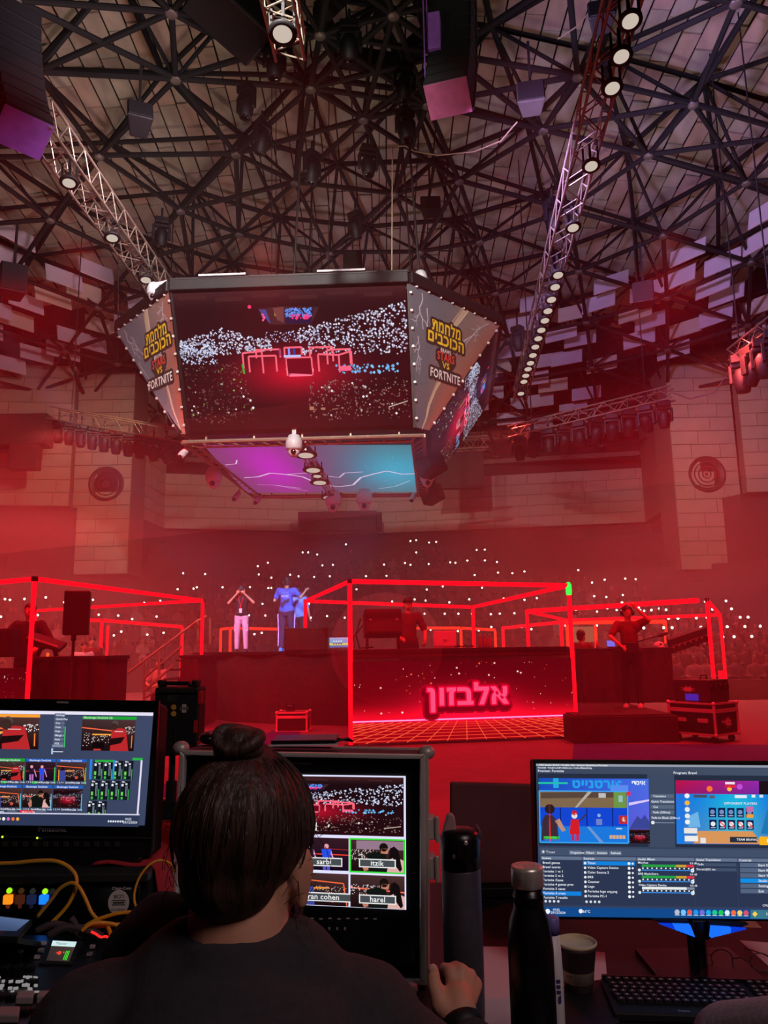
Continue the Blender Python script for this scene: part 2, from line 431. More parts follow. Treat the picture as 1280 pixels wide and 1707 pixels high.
ucap = MB().lathe((0, 0, 0), [(.0001, -1), (.8, -1), (1, -.5), (1, 1)], 12).mesh('node_cap', m_node, None, True)
for c in top.values():
    if c.y > 3 and inframe(c): inst('node', uball, sf, m4(c, MX.Identity(3), (.15, .15, .12)))
for c in bot.values():
    if c.y > 3 and inframe(c): inst('node_cap', ucap, sf, m4(c - V((0, 0, .02)), MX.Identity(3), (.15, .15, .08)))
# hub and heavy ring beams at the crown of the dome
for k in range(6):
    a0, a1 = 2 * PI * k / 6 + .22, 2 * PI * (k + 1) / 6 + .22; r = 1.5
    p = V((DC.x + r * math.cos(a0), DC.y + r * math.sin(a0), DA - .9)); q = V((DC.x + r * math.cos(a1), DC.y + r * math.sin(a1), DA - .9))
    P('hub_beam', MB().bar(p, q, .35, .5), m_strut, sf)
def w2(x, y, z=7.7): p = atz(x, y, z); return V((p.x, p.y))
W = [V((-27, 30.5)), w2(115, 844), w2(222, 859), w2(272, 881), w2(640, 889), w2(1092, 870), w2(1137, 843), w2(1245, 821), V((32, 30.5))]
WX, WY = [p.x for p in W], [p.y for p in W]
# acoustic baffles hung in pairs inside the outer rings
bm = [ubox(m_baf), ubox(m_baf2)]
cnt = 0
for ri, r in enumerate((14.2, 15.4, 17.2, 18.4, 20.2, 21.4, 23.2)):
    n = int(2 * PI * r / 3.1)
    for k in range(n):
        for sgn in (-1, 1):
            a = 2 * PI * (k + .5 * (ri // 2 % 2)) / n + .22; aa = a + sgn * .42 / r
            x, y = DC.x + (r + .35 * sgn) * math.cos(aa), DC.y + (r + .35 * sgn) * math.sin(aa); z = dz(x, y) - 1.75 - .12 * sgn + rnd.uniform(-.08, .08)
            if y < 6 or not inframe((x, y, z), 60): continue
            px, py, d = proj((x, y, z))
            if 330 < px < 700 and py < 520: continue
            if y > np.interp(x, WX, WY) - 1.2 or (10.3 < abs(x) < 17.3 and y > 31.6): continue
            R = MX.Rotation(a + PI / 2 + rnd.uniform(-.04, .04), 3, 'Z') @ MX.Rotation(rnd.uniform(.12, .3), 3, 'X')
            o = inst('acoustic_baffle', bm[rnd.random() < .2], None, m4((x, y, z), R, (1.4, .05, .68)))
            tag(o, 'pale rectangular acoustic baffle board hung among the outer roof tubes', 'baffle', 'acoustic baffles round the outer roof'); cnt += 1
print('baffles', cnt)
# ================================================================ concrete walls
def block_wall(name, p, q, z0, z1, th=.5, ch=.58, bl=1.5, mat=m_conc, limit=140):
    p, q = V(p), V(q); d = (q - p).normalized(); n = V((d.y, -d.x)); L = (q - p).length
    if n.y > 0: n = -n
    back = MB(); c = (p + q) / 2 - n * (th / 2)
    R = MX(((d.x, -n.x, 0), (d.y, -n.y, 0), (0, 0, 1)))
    back.box((c.x, c.y, (z0 + z1) / 2), (L, th, z1 - z0 - .02), R); w_ = S(name, back, m_concd)
    rows = max(1, round((z1 - z0) / ch)); h = (z1 - z0) / rows; um_ = ubox(mat); cnt = 0
    for r in range(rows):
        x = -(r % 2) * bl * .5 - rnd.uniform(0, .3)
        while x < L:
            ln = bl * rnd.uniform(.85, 1.25); a, e = max(0, x), min(L, x + ln); x += ln
            if e - a < .1: continue
            m = (p + d * ((a + e) / 2)) + n * rnd.uniform(.02, .04)
            inst('block', um_, w_, m4((m.x, m.y, z0 + h * (r + .5)), R, (e - a - .022, .06, h - .022))); cnt += 1
    return w_
block_wall('wall_left', W[0], W[1], 7.7, 14)
block_wall('wall_left_return', W[1] + V((0, 2)), W[2] + V((0, 1.2)), 7.7, 14)
block_wall('wall_left_bay', W[2], W[3], 7.7, 14)
block_wall('wall_back_left', W[3], W[4], 7.7, 10.6)
block_wall('wall_back_right', W[4], W[5], 7.7, 10.6)
block_wall('wall_right_bay', W[5], W[6], 7.7, 14)
block_wall('wall_right_return', W[6] + V((0, 1.2)), W[7] + V((0, 2.5)), 7.7, 14)
block_wall('wall_right', W[7], W[8], 7.7, 14)
# dark walls below the concrete band and behind the gallery
b = MB(); pts = [p + V((0, .6)) for p in W]
for p, q in zip(pts, pts[1:]):
    b.prism([(p.x, p.y, 0), (q.x, q.y, 0), (q.x, q.y, 7.75), (p.x, p.y, 7.75)], (0, .4, 0))
S('wall_back_lower', b, m_wall)
b = MB(); g0, g1 = W[3] + V((-.5, 3)), W[5] + V((.5, 3)); b.prism([(g0.x, g0.y, 10), (g1.x, g1.y, 10), (g1.x, g1.y, 16), (g0.x, g0.y, 16)], (0, .4, 0))
b.prism([(W[3].x, W[3].y + .4, 10.3), (W[4].x, W[4].y + .4, 10.3), (W[5].x, W[5].y + .4, 10.3), (g1.x, g1.y, 10.3), (g0.x, g0.y, 10.3)], (0, 0, .2))
S('wall_gallery', b, m_wall)
b = MB()
for z, dy, h in ((11.6, 1.0, .25), (12.9, .3, .5), (13.6, -.2, .3)):
    b.bar((W[3].x, W[3].y + dy, z), (W[4].x, W[4].y + dy, z), .35, h); b.bar((W[4].x, W[4].y + dy, z), (W[5].x, W[5].y + dy, z), .35, h)
S('trim_4', b, m_concd)
# two pillars with their round dark vents
for nm, (x0, x1, yt, yb, cx, cy, rr), lab in (('pillar', (114.5, 212, 690, 958, 178, 807, .68), 'left'), ('pillar', (1136, 1246, 690, 950, 1177, 791, .72), 'right')):
    Y = 33.2; a = aty((x0), yb, Y); c = aty(x1, yb, Y); zc = aty(cx, cy, Y)
    R = MX.Identity(3); p = MB(); p.box(((a.x + c.x) / 2, Y + 1, (a.z + 14) / 2), (c.x - a.x, 1.9, 14 - a.z), None)
    pw = S('pillar_' + lab, p, m_concd); um_ = ubox(m_conc); rows = 15; h = (13.9 - a.z) / rows
    for r in range(rows):
        x = a.x; k = 0; wds = [.42, .58] if r % 2 else [.62, .38]
        if r % 3 == 2: wds = [.3, .45, .25]
        for f in wds:
            wd = (c.x - a.x) * f; inst('block', um_, pw, m4((x + wd / 2, Y + rnd.uniform(-.015, .01), a.z + h * (r + .5)), R, (wd - .025, .08, h - .025))); x += wd
    v = MB(); RX = MX.Rotation(PI / 2, 3, 'X')
    v.lathe((zc.x, Y - .03, zc.z), [(rr + .09, 0), (rr + .09, .1), (rr, .12), (rr - .05, .02), (rr * .6, -.02), (.001, .03)], 36, 0, RX)
    P('round_vent', v, m_dark, pw, True)
    g = MB()
    for k in range(1, 4): g.lathe((zc.x, Y - .04, zc.z), [(rr * k / 4 - .02, 0), (rr * k / 4 - .02, .05), (rr * k / 4 + .02, .05), (rr * k / 4 + .02, 0)], 28, 0, RX)
    P('vent_ring', g, m_dark, pw)
# dark booth hanging in front of the band, dark boards
def pbox(px0, py0, px1, py1, Y, th): a, c = aty(px0, py0, Y), aty(px1, py1, Y); return (a + c) / 2 + V((0, th / 2, 0)), (abs(c.x - a.x), th, abs(c.z - a.z))
b = MB(); c, d = pbox(497, 853, 628, 890, 39, 1.2); b.box(c, d); c, d = pbox(628, 853, 637, 880, 39, 1.2); b.box(c, d); c, d = pbox(500, 866, 625, 884, 38.95, .06); b.box(c, d, None, 1)
O('scoreboard', b, [m_wall, m_black], 'dark wide scoreboard box fixed on the far concrete balcony front', 'scoreboard', None, None, False, .03)
b = MB(); c, d = pbox(724, 745, 808, 812, 36, .3); b.box(c, d); c, d = pbox(724, 808, 808, 813, 35.95, .4); b.box(c, d)
for x in (735, 797): c = aty(x, 745, 36.1); b.tube(c, (c.x, c.y, dz(c.x, c.y)), .03, 5)
O('hanging_dark_screen', b, m_wall, 'dark flat board hanging behind the right corner of the video cube', 'board', None, None, False, .02)
b = MB(); c, d = pbox(14, 740, 60, 781, 30, .5); b.box(c, d); c, d = pbox(-40, 690, 75, 740, 30, .8); b.box(c, d)
O('wall_speaker_cluster', b, m_wall, 'dark speaker cluster against the concrete wall above the far left', 'speaker', None, None, False, .04)
# ================================================================ seating bowl
BC = V((0, 15)); R0, TD, TR_, NT, BZ = 17.3, .95, .66, 10, .9
b = MB(); A0, A1, NA = math.radians(18), math.radians(162), 48
def arc(r, z): return [(BC.x + r * math.cos(A0 + (A1 - A0) * k / NA), BC.y + r * math.sin(A0 + (A1 - A0) * k / NA), z) for k in range(NA + 1)]
for t in range(NT):
    r, z = R0 + t * TD, BZ + t * TR_
    lo, hi, bk = arc(r, z - TR_ if t else 0), arc(r, z), arc(r + TD, z); n = NA + 1
    vs = lo + hi + bk; fs = []
    for k in range(NA): fs += [(k, k + 1, n + k + 1, n + k), (n + k, n + k + 1, 2 * n + k + 1, 2 * n + k)]
    b.add(vs, fs)
S('grandstand_floor', b, m_seat)
# ================================================================ trusses
def box_truss(name, p, q, wd, label, n=None, mat=m_truss, tri=False, rr=.025, group=None):
    p, q = V(p), V(q); t = T(name, label, 'truss', p, group); R = frame_from(q - p); h = wd / 2; L = (q - p).length
    cs = [(-h, -h), (h, -h), (h, h), (-h, h)] if not tri else [(-h, h * .7), (h, h * .7), (0, -h)]
    for a, c in cs: P('chord', MB().tube(p + R @ V((a, 0, c)), q + R @ V((a, 0, c)), rr, 8), mat, t)
    n = n or max(4, int(L / wd / 1.1)); z = MB(); N = len(cs)
    for k in range(n):
        y0, y1 = L * k / n, L * (k + 1) / n
        for i in range(N):
            a, c = (cs[i], cs[(i + 1) % N]) if k % 2 else (cs[(i + 1) % N], cs[i])
            z.tube(p + R @ V((a[0], y0, a[1])), p + R @ V((c[0], y1, c[1])), rr * .55, 5)
    P('lacing', z, mat, t, kind='stuff'); return t
def par(loc, r, dirv, label, group, stem=.36, up=V((0, 0, 1))):
    """round flood lamp: dark can, rim, lit face, hanging bracket"""
    d = V(dirv).normalized(); t = T('flood_lamp', label, 'lamp', loc, group); R = frame_from(d) @ MX.Rotation(-PI / 2, 3, 'X')
    loc = V(loc)
    P('housing', MB().lathe(loc, [(r * .5, -r * 1.1), (r * .95, -r * .5), (r * 1.25, -.02), (r * 1.5, 0), (r * 1.5, .03), (r * 1.05, .03)], 20, 0, R), m_black, t, True)
    P('lamp_face', MB().lathe(loc, [(r, .035), (r * .6, .045), (.001, .05)], 20, 0, R), m_lamp, t)
    P('bracket', MB().bar(loc - d * r, loc - d * r + V((0, 0, stem)), .04, .04).bar(loc + V((-r * 1.2, 0, 0)), loc + V((-r * 1.2, 0, stem)), .03).bar(loc + V((r * 1.2, 0, 0)), loc + V((r * 1.2, 0, stem)), .03), m_black, t)
    return t
ZT = 10.2
pR = [atz(1052, -60, ZT), atz(866, 660, ZT)]
box_truss('lighting_truss', pR[0], pR[1], .42, 'long pale truss lined with round lamps running under the right roof', 34)
for x, y in [(1050, 33), (1035, 92), (1020, 145), (985, 275), (955, 378), (930, 457), (925, 477), (919, 498), (913, 517), (908, 533), (902, 549), (897, 563), (892, 577), (888, 591), (884, 604), (880, 614), (876, 625), (873, 635), (868, 655)]:
    p = atz(x, y, ZT - .5); par(p, .108, (0, -.28, -1), 'round lit flood lamp clipped under the long right roof truss', 'flood lamps on the long right truss')
pL = [atz(60, 190, ZT), atz(285, 505, ZT)]
box_truss('lighting_truss', pL[0], pL[1], .48, 'pale truss with three lamps slanting from the upper left to the cube', 22)
for x, y in [(115, 303), (187, 395), (243, 465)]:
    p = atz(x, y, ZT - .55); par(p, .108, (.1, -.2, -1), 'round lit flood lamp hung under the slanting left roof truss', 'flood lamps on the left truss')
pC = [atz(452, -70, ZT), atz(484, 80, ZT)]
box_truss('lighting_truss', pC[0], pC[1], .42, 'short pale truss end with one amber lamp at the top of the roof', 8)
par(atz(471, 54, ZT - .5), .13, (0, -.2, -1), 'round amber flood lamp under the short truss at the roof top', None)
def moving_head(p, yaw, tilt, label, group, s=1.0):
    p = V(p); t = T('moving_head_lamp', label, 'stage light', p, group); Rz = MX.Rotation(yaw, 3, 'Z'); RT = Rz @ MX.Rotation(tilt, 3, 'X')
    P('clamp', MB().tube(p + V((0, 0, -.05)), p + V((0, 0, .3 * s)), .03 * s, 8), m_dark, t)
    P('base', MB().box(p + V((0, 0, -.08 * s)), (.34 * s, .28 * s, .16 * s), Rz), m_black, t, bevel=.02)
    y = MB(); y.box(p + V((0, 0, -.2 * s)), (.4 * s, .14 * s, .07 * s), Rz)
    for sg in (-1, 1): y.box(p + Rz @ V((sg * .2 * s, 0, -.38 * s)), (.06 * s, .13 * s, .36 * s), Rz)
    P('yoke', y, m_black, t, bevel=.015)
    hp = p + V((0, 0, -.48 * s)); hd = P('head', MB().lathe(hp, [(.001, .22 * s), (.1 * s, .2 * s), (.16 * s, .1 * s), (.16 * s, -.08 * s), (.13 * s, -.26 * s), (.12 * s, -.27 * s)], 18, 0, RT), m_black, t, True)
    P('lens', MB().lathe(hp, [(.115 * s, -.265 * s), (.06 * s, -.285 * s), (.001, -.29 * s)], 16, 0, RT), m_glassk, hd, True)
    return t
def hangers(t, p, q):
    for f in (.15, .85):
        c = p + (q - p) * f; P('hanging_cable', MB().tube(c, (c.x, c.y, dz(c.x, c.y) - .3), .02, 5), m_dark, t)
def rig(name, p0, p1, n, lab, glab, wd=.42, s=1.0):
    hangers(box_truss(name, p0, p1, wd, lab, None), V(p0), V(p1)); p0, p1 = V(p0), V(p1)
    for k in range(n):
        p = p0 + (p1 - p0) * ((k + .6) / (n + .2)); moving_head(p - V((0, 0, wd / 2)), rnd.uniform(-.6, .6), rnd.uniform(-.5, .5) + .3, 'black moving head lamp hanging under the %s' % glab, 'moving heads under the ' + glab, s)
rig('lighting_truss', aty(88, 690, 26), aty(312, 729, 24), 11, 'pale pink-lit truss with moving heads over the left pillar', 'left pillar truss', .42, 1.05)
rig('lighting_truss', aty(850, 722, 24), aty(1122, 655, 21), 10, 'pale pink-lit truss with moving heads slanting up beside the right pillar', 'right pillar truss', .36, 1.05)
hangers(box_truss('lighting_truss', aty(740, 742, 29), aty(812, 738, 29), .45, 'short level truss just visible behind the right side of the cube', 5), aty(740, 742, 29), aty(812, 738, 29))
rig('lighting_truss', aty(1222, 592, 19), aty(1300, 532, 17), 4, 'pale truss corner with dark lamps at the right edge of the roof', 'right edge truss', .3, 1.3)
# ================================================================ things hung in the roof
def line_array(px, py, Y, n, dims, yaw, curve, label, mface, bottom_tilt=.5):
    w_, d_, h_ = dims; p = aty(px, py, Y); t = T('line_array', label, 'loudspeaker', p); pos = V(p); tilt = bottom_tilt
    Rz = MX.Rotation(yaw, 3, 'Z')
    for k in range(n):
        R = Rz @ MX.Rotation(tilt, 3, 'X')
        c = pos + R @ V((0, 0, h_ / 2)); cab = P('cabinet', MB().box(c, (w_, d_, h_ * .93), R), m_black, t, bevel=.02)
        P('grille', MB().box(c + R @ V((0, -d_ / 2 - .01, 0)), (w_ * .9, .03, h_ * .78), R), m_rubber, cab)
        if k == 0: P('underside', MB().box(c - R @ V((0, 0, h_ * .49)), (w_ * .97, d_ * .97, .02), R), mface, cab)
        hb = MB()
        for sg in (-1, 1): hb.box(c + R @ V((sg * w_ * .5, d_ * .42, 0)), (.04, .06, h_ * 1.0), R)
        P('rigging_bar', hb, m_dark, cab)
        pos = pos + R @ V((0, 0, h_)); tilt = tilt - curve
    P('hanging_chain', MB().tube(pos, pos + V((0, 0, 6)), .02, 6).box(pos + V((0, 0, .1)), (w_, .3, .12), Rz), m_dark, t)
    return t
line_array(747, 165, 12.0, 9, (.78, .62, .34), -.3, -.06, 'curved black speaker array with plum underside hanging at the top centre', m_maroonp, -.5)
line_array(38, 222, 11.2, 9, (.80, .66, .34), .8, -.055, 'big black speaker array with violet underside in the upper left corner', m_purplep, -.55)
b = MB(); c = aty(725, 60, 12.3); b.box(c, (.22, .3, .75), MX.Rotation(-.2, 3, 'Z')); b.tube(c + V((-.2, 0, 1)), c + V((-.2, 0, -1.2)), .015, 5); b.tube(c + V((-.14, 0, 1)), c + V((-.12, .1, -1.0)), .012, 5)
O('rigging_motor_box', b, [m_purplep], 'violet motor box and cables beside the central speaker array', 'rigging box', None, None, False, .015)
def hang_box(px, py, Y, d, lab, yaw=0, tilt=0, mat=m_black, nm='roof_speaker'):
    c = aty(px, py, Y); t = T(nm, lab, 'speaker', c); R = MX.Rotation(yaw, 3, 'Z') @ MX.Rotation(tilt, 3, 'X')
    w_, dd, h = d; poly = [(-w_ / 2, -dd / 2), (w_ / 2, -dd / 2), (w_ * .32, dd / 2), (-w_ * .32, dd / 2)]
    P('cabinet', MB().prism([c + R @ V((a, e, -h / 2)) for a, e in poly], R @ V((0, 0, h))), mat, t, bevel=.03)
    P('grille', MB().box(c + R @ V((0, -dd / 2 - .01, 0)), (w_ * .88, .03, h * .9), R), m_rubber, t)
    P('hanger', MB().bar(c + R @ V((0, 0, h / 2)), c + R @ V((0, 0, h / 2)) + V((0, 0, 1.2)), .05), m_dark, t); return t
hang_box(232, 200, 15, (.55, .5, .62), 'dark wedge speaker hung under a node left of the roof crown', .4, -.5)
hang_box(885, 165, 15, (.62, .4, .7), 'dark olive flat-faced speaker hung right of the central array', -.2, -.35, M('speaker_olive', (52, 48, 40), .7))
hang_box(1002, 30, 13.5, (.55, .4, .5), 'dark speaker beside the top end of the right lamp truss', -.2, -.3)
hang_box(717, 346, 21, (.62, .4, .5), 'small dark box speaker above the right corner of the cube', 0, -.2)
hang_box(1073, 492, 19, (.55, .45, .6), 'dark speaker hung among the pale baffles on the right', -.4, -.1)
hang_box(22, 470, 17, (.6, .5, .75), 'dark speaker hung among the baffles near the left edge', .5, -.1)
hang_box(588, 440, 24, (.65, .4, .75), 'dark rig box standing above the top edge of the cube', 0, 0)
for k, (x, y, Y) in enumerate([(411, 165, 16), (437, 225, 17), (458, 95, 14.5), (582, 60, 13.5), (520, 275, 17.5), (613, 265, 17.5), (673, 130, 15), (675, 205, 16), (920, 355, 18), (592, 375, 21), (270, 385, 20), (862, 565, 24)]):
    moving_head(aty(x, y - 20, Y), rnd.uniform(-1, 1), rnd.uniform(-.3, .3), 'black moving head lamp hanging straight down from a roof node', 'moving heads hung in the roof', 1.1)
b = MB(); b.path([aty(*p) for p in ((655, 245, 18), (675, 243, 18), (690, 252, 18), (730, 259, 17.5), (790, 253, 17), (835, 235, 16.5), (862, 203, 16))], .018, 5); b.tube(aty(654, 245, 18), aty(653, 462, 18), .018, 5)
O('roof_cable', b, M('pale_cable', (190, 165, 130), .6), 'pale slack cable looping under the roof and dropping to the cube', 'cable')
b = MB(); b.path([aty(*p) for p in ((930, 65, 15), (960, 45, 15), (985, 18, 15), (1000, 5, 15))], .016, 5)
O('roof_cable', b, M('pale_cable_b', (170, 150, 120), .6), 'short pale cable beside the dark speaker at the roof top right', 'cable')
b = MB(); b.path([aty(*p) for p in ((1122, 655, 21), (1150, 665, 20.5), (1190, 655, 20), (1215, 620, 19.5), (1222, 595, 19))], .02, 5)
O('roof_cable', b, M('grey_cable', (120, 95, 90), .6), 'grey cable hanging between the two trusses at the right', 'cable')
b = MB(); tilt = MX.Rotation(-.6, 3, 'Z')
p0, p1 = aty(330, -30, 13.5), aty(440, 70, 14.5); b.bar(p0, p1, 1.1, .7)
O('roof_air_duct', b, m_black, 'wide black duct box slanting under the roof at the top', 'duct', None, None, False, .05)
# wires
b = MB()
for x, y0, y1, Y in ((453, 60, 470, 19), (460, 80, 470, 19.5), (548, 150, 470, 20), (632, 140, 470, 20), (197, 430, 560, 18), (520, 300, 470, 22)): b.tube(aty(x, y0, Y), aty(x, y1, Y), .012, 4)
O('hanging_wires', b, m_dark, 'thin dark steel wires dropping from the roof to the cube', 'wires', None, None, False, 0, 'stuff')
# ================================================================ pictures
def arena_feed(cv, x, y, w, h, dots, seed=1, cube=True):
    """arena seen from the top row: phone torches, red cages, red floor"""
    r = random.Random(seed); X = lambda u: x + u * w; Y = lambda v: y + v * h
    def bg(u, v):
        d = math.hypot((u - .50) / .40, (v - .60) / .27); k = max(0, 1 - d) ** 1.2
        base = (27 + 12 * v, 11, 17); wall = max(0, 1 - v / .13) * 40
        return (base[0] + 190 * k + wall, base[1] + 6 * k + wall * .55, base[2] + 30 * k + wall * .5)
    cv.field(x, y, X(1), Y(1), 26, 18, bg); cv.up()
    for k in range(6): cv.rect(X(.02 + .16 * k), Y(.02 + .02 * (k % 2)), X(.14 + .16 * k), Y(.05 + .02 * (k % 2)), (66, 34, 36))
    def put(n, f, c, s0, s1):
        for _ in range(n):
            p = f()
            if p is None: continue
            u, v = p; s = r.uniform(s0, s1) * w * 1.3; kf = r.uniform(.75, 1.15); cc = tuple(min(255, a * kf) for a in c)
            a, b_ = X(u), Y(v); cv.poly([(a - s, b_), (a, b_ + s), (a + s, b_), (a, b_ - s)], cc)
    def left():
        u = r.random() ** 1.1 * .40; t = .26 + .10 * abs(u - .18) / .2; v = r.uniform(t, .46 - .10 * abs(u - .2)); return (u + .005, v) if not (.36 < u and v < .30) else None
    def right():
        u = 1 - r.random() ** 1.2 * .47; t = .11 + (1 - u) * .38; v = r.uniform(t, .48 + .04 * (u - .7)); return (u - .005, v)
    put(int(dots * .40), left, (205, 212, 240), .0022, .0042); put(int(dots * .50), right, (205, 212, 240), .0022, .0045)
    put(int(dots * .14), lambda: (r.uniform(.0, .16), r.uniform(.37, .52)), (190, 205, 240), .002, .004)
    put(int(dots * .10), lambda: (r.uniform(.38, .62), r.uniform(.30, .38)), (180, 185, 225), .0018, .003)
    put(int(dots * .24), lambda: (r.uniform(.01, .30), r.uniform(.52, .95)), (110, 84, 78), .0012, .0032); put(int(dots * .02) + 2, lambda: (r.choice((r.uniform(.02, .3), r.uniform(.6, .95))), r.uniform(.62, .92)), (240, 236, 240), .003, .0055)
    put(int(dots * .25), lambda: (r.uniform(.55, .99), r.uniform(.66, .95)), (140, 112, 104), .0014, .0036)
    put(int(dots * .012) + 1, lambda: (r.uniform(.02, .3), r.uniform(.55, .9)), (130, 190, 90), .002, .004)
    put(int(dots * .05) + 3, lambda: (r.uniform(.68, .95), r.uniform(.60, .66) - .04), (110, 190, 250), .003, .006)
    cv.up(); lw = .0075 * w; C = (255, 104, 126)
    def cage(a, b_, c, d, side=0):
        cv.line([(X(a), Y(d)), (X(a), Y(b_)), (X(c), Y(b_ + side)), (X(c), Y(d + side))], lw, C)
    cage(.275, .45, .36, .56, -.01); cage(.30, .475, .42, .59); cage(.335, .43, .44, .49); cage(.46, .42, .535, .475)
    cage(.57, .425, .67, .53); cage(.645, .445, .745, .55); cage(.605, .475, .695, .60, .01)
    cv.line([(X(.36), Y(.49)), (X(.36), Y(.60))], lw, C); cv.line([(X(.695), Y(.485)), (X(.75), Y(.46)), (X(.75), Y(.56))], lw, C)
    cv.rect(X(.695), Y(.565), X(.745), Y(.60), (255, 100, 140)); cv.up()
    cv.rect(X(.465), Y(.50), X(.575), Y(.62), (110, 4, 26)); cage(.465, .495, .575, .625)
    cv.rect(X(.472), Y(.605), X(.572), Y(.63), (255, 120, 150)); cv.text('ןולירק ןתמ', X(.52), Y(.60), .045 * h, (255, 190, 205), .02, 'c')
    cv.rect(X(.455), Y(.475), X(.53), Y(.492), (190, 200, 255)); cv.rect(X(.475), Y(.425), X(.484), Y(.48), (120, 150, 255)); cv.rect(X(.497), Y(.425), X(.507), Y(.48), (40, 60, 150)); cv.rect(X(.435), Y(.425), X(.443), Y(.478), (150, 60, 120))
    if cube:
        cv.poly([(X(.36), Y(.13)), (X(.41), Y(.25)), (X(.585), Y(.255)), (X(.625), Y(.135)), (X(.47), Y(.12))], (60, 34, 40)); cv.up()
        cv.poly([(X(.475), Y(.14)), (X(.475), Y(.25)), (X(.585), Y(.25)), (X(.60), Y(.14))], (14, 20, 60)); cv.poly([(X(.363), Y(.14)), (X(.405), Y(.24)), (X(.41), Y(.24)), (X(.395), Y(.14))], (60, 70, 140))
        cv.poly([(X(.425), Y(.13)), (X(.44), Y(.22)), (X(.468), Y(.24)), (X(.472), Y(.125))], (110, 60, 60)); cv.rect(X(.43), Y(.16), X(.455), Y(.19), (170, 150, 40)); cv.up()
        put(int(dots * .12), lambda: (r.uniform(.478, .59), r.uniform(.14, .20)), (90, 150, 250), .002, .004); put(int(dots * .03), lambda: (r.uniform(.50, .58), r.uniform(.185, .215)), (250, 60, 130), .003, .006)
        put(8, lambda: (r.uniform(.375, .402), r.uniform(.17, .22)), (240, 90, 150), .003, .005)
    cv.disc(X(.325), Y(.117), .008 * w, (255, 60, 110)); cv.line([(X(.27), Y(.53)), (X(.275), Y(.6))], .008 * w, (40, 170, 60)); cv.up()
    for k in range(3): cv.rect(X(.55 + .05 * k), Y(.85 + .01 * k), X(.57 + .05 * k), Y(.875), (170, 120, 90))
    cv.line([(X(.9), Y(.87)), (X(.985), Y(.83))], .004 * w, (200, 180, 170)); cv.up()
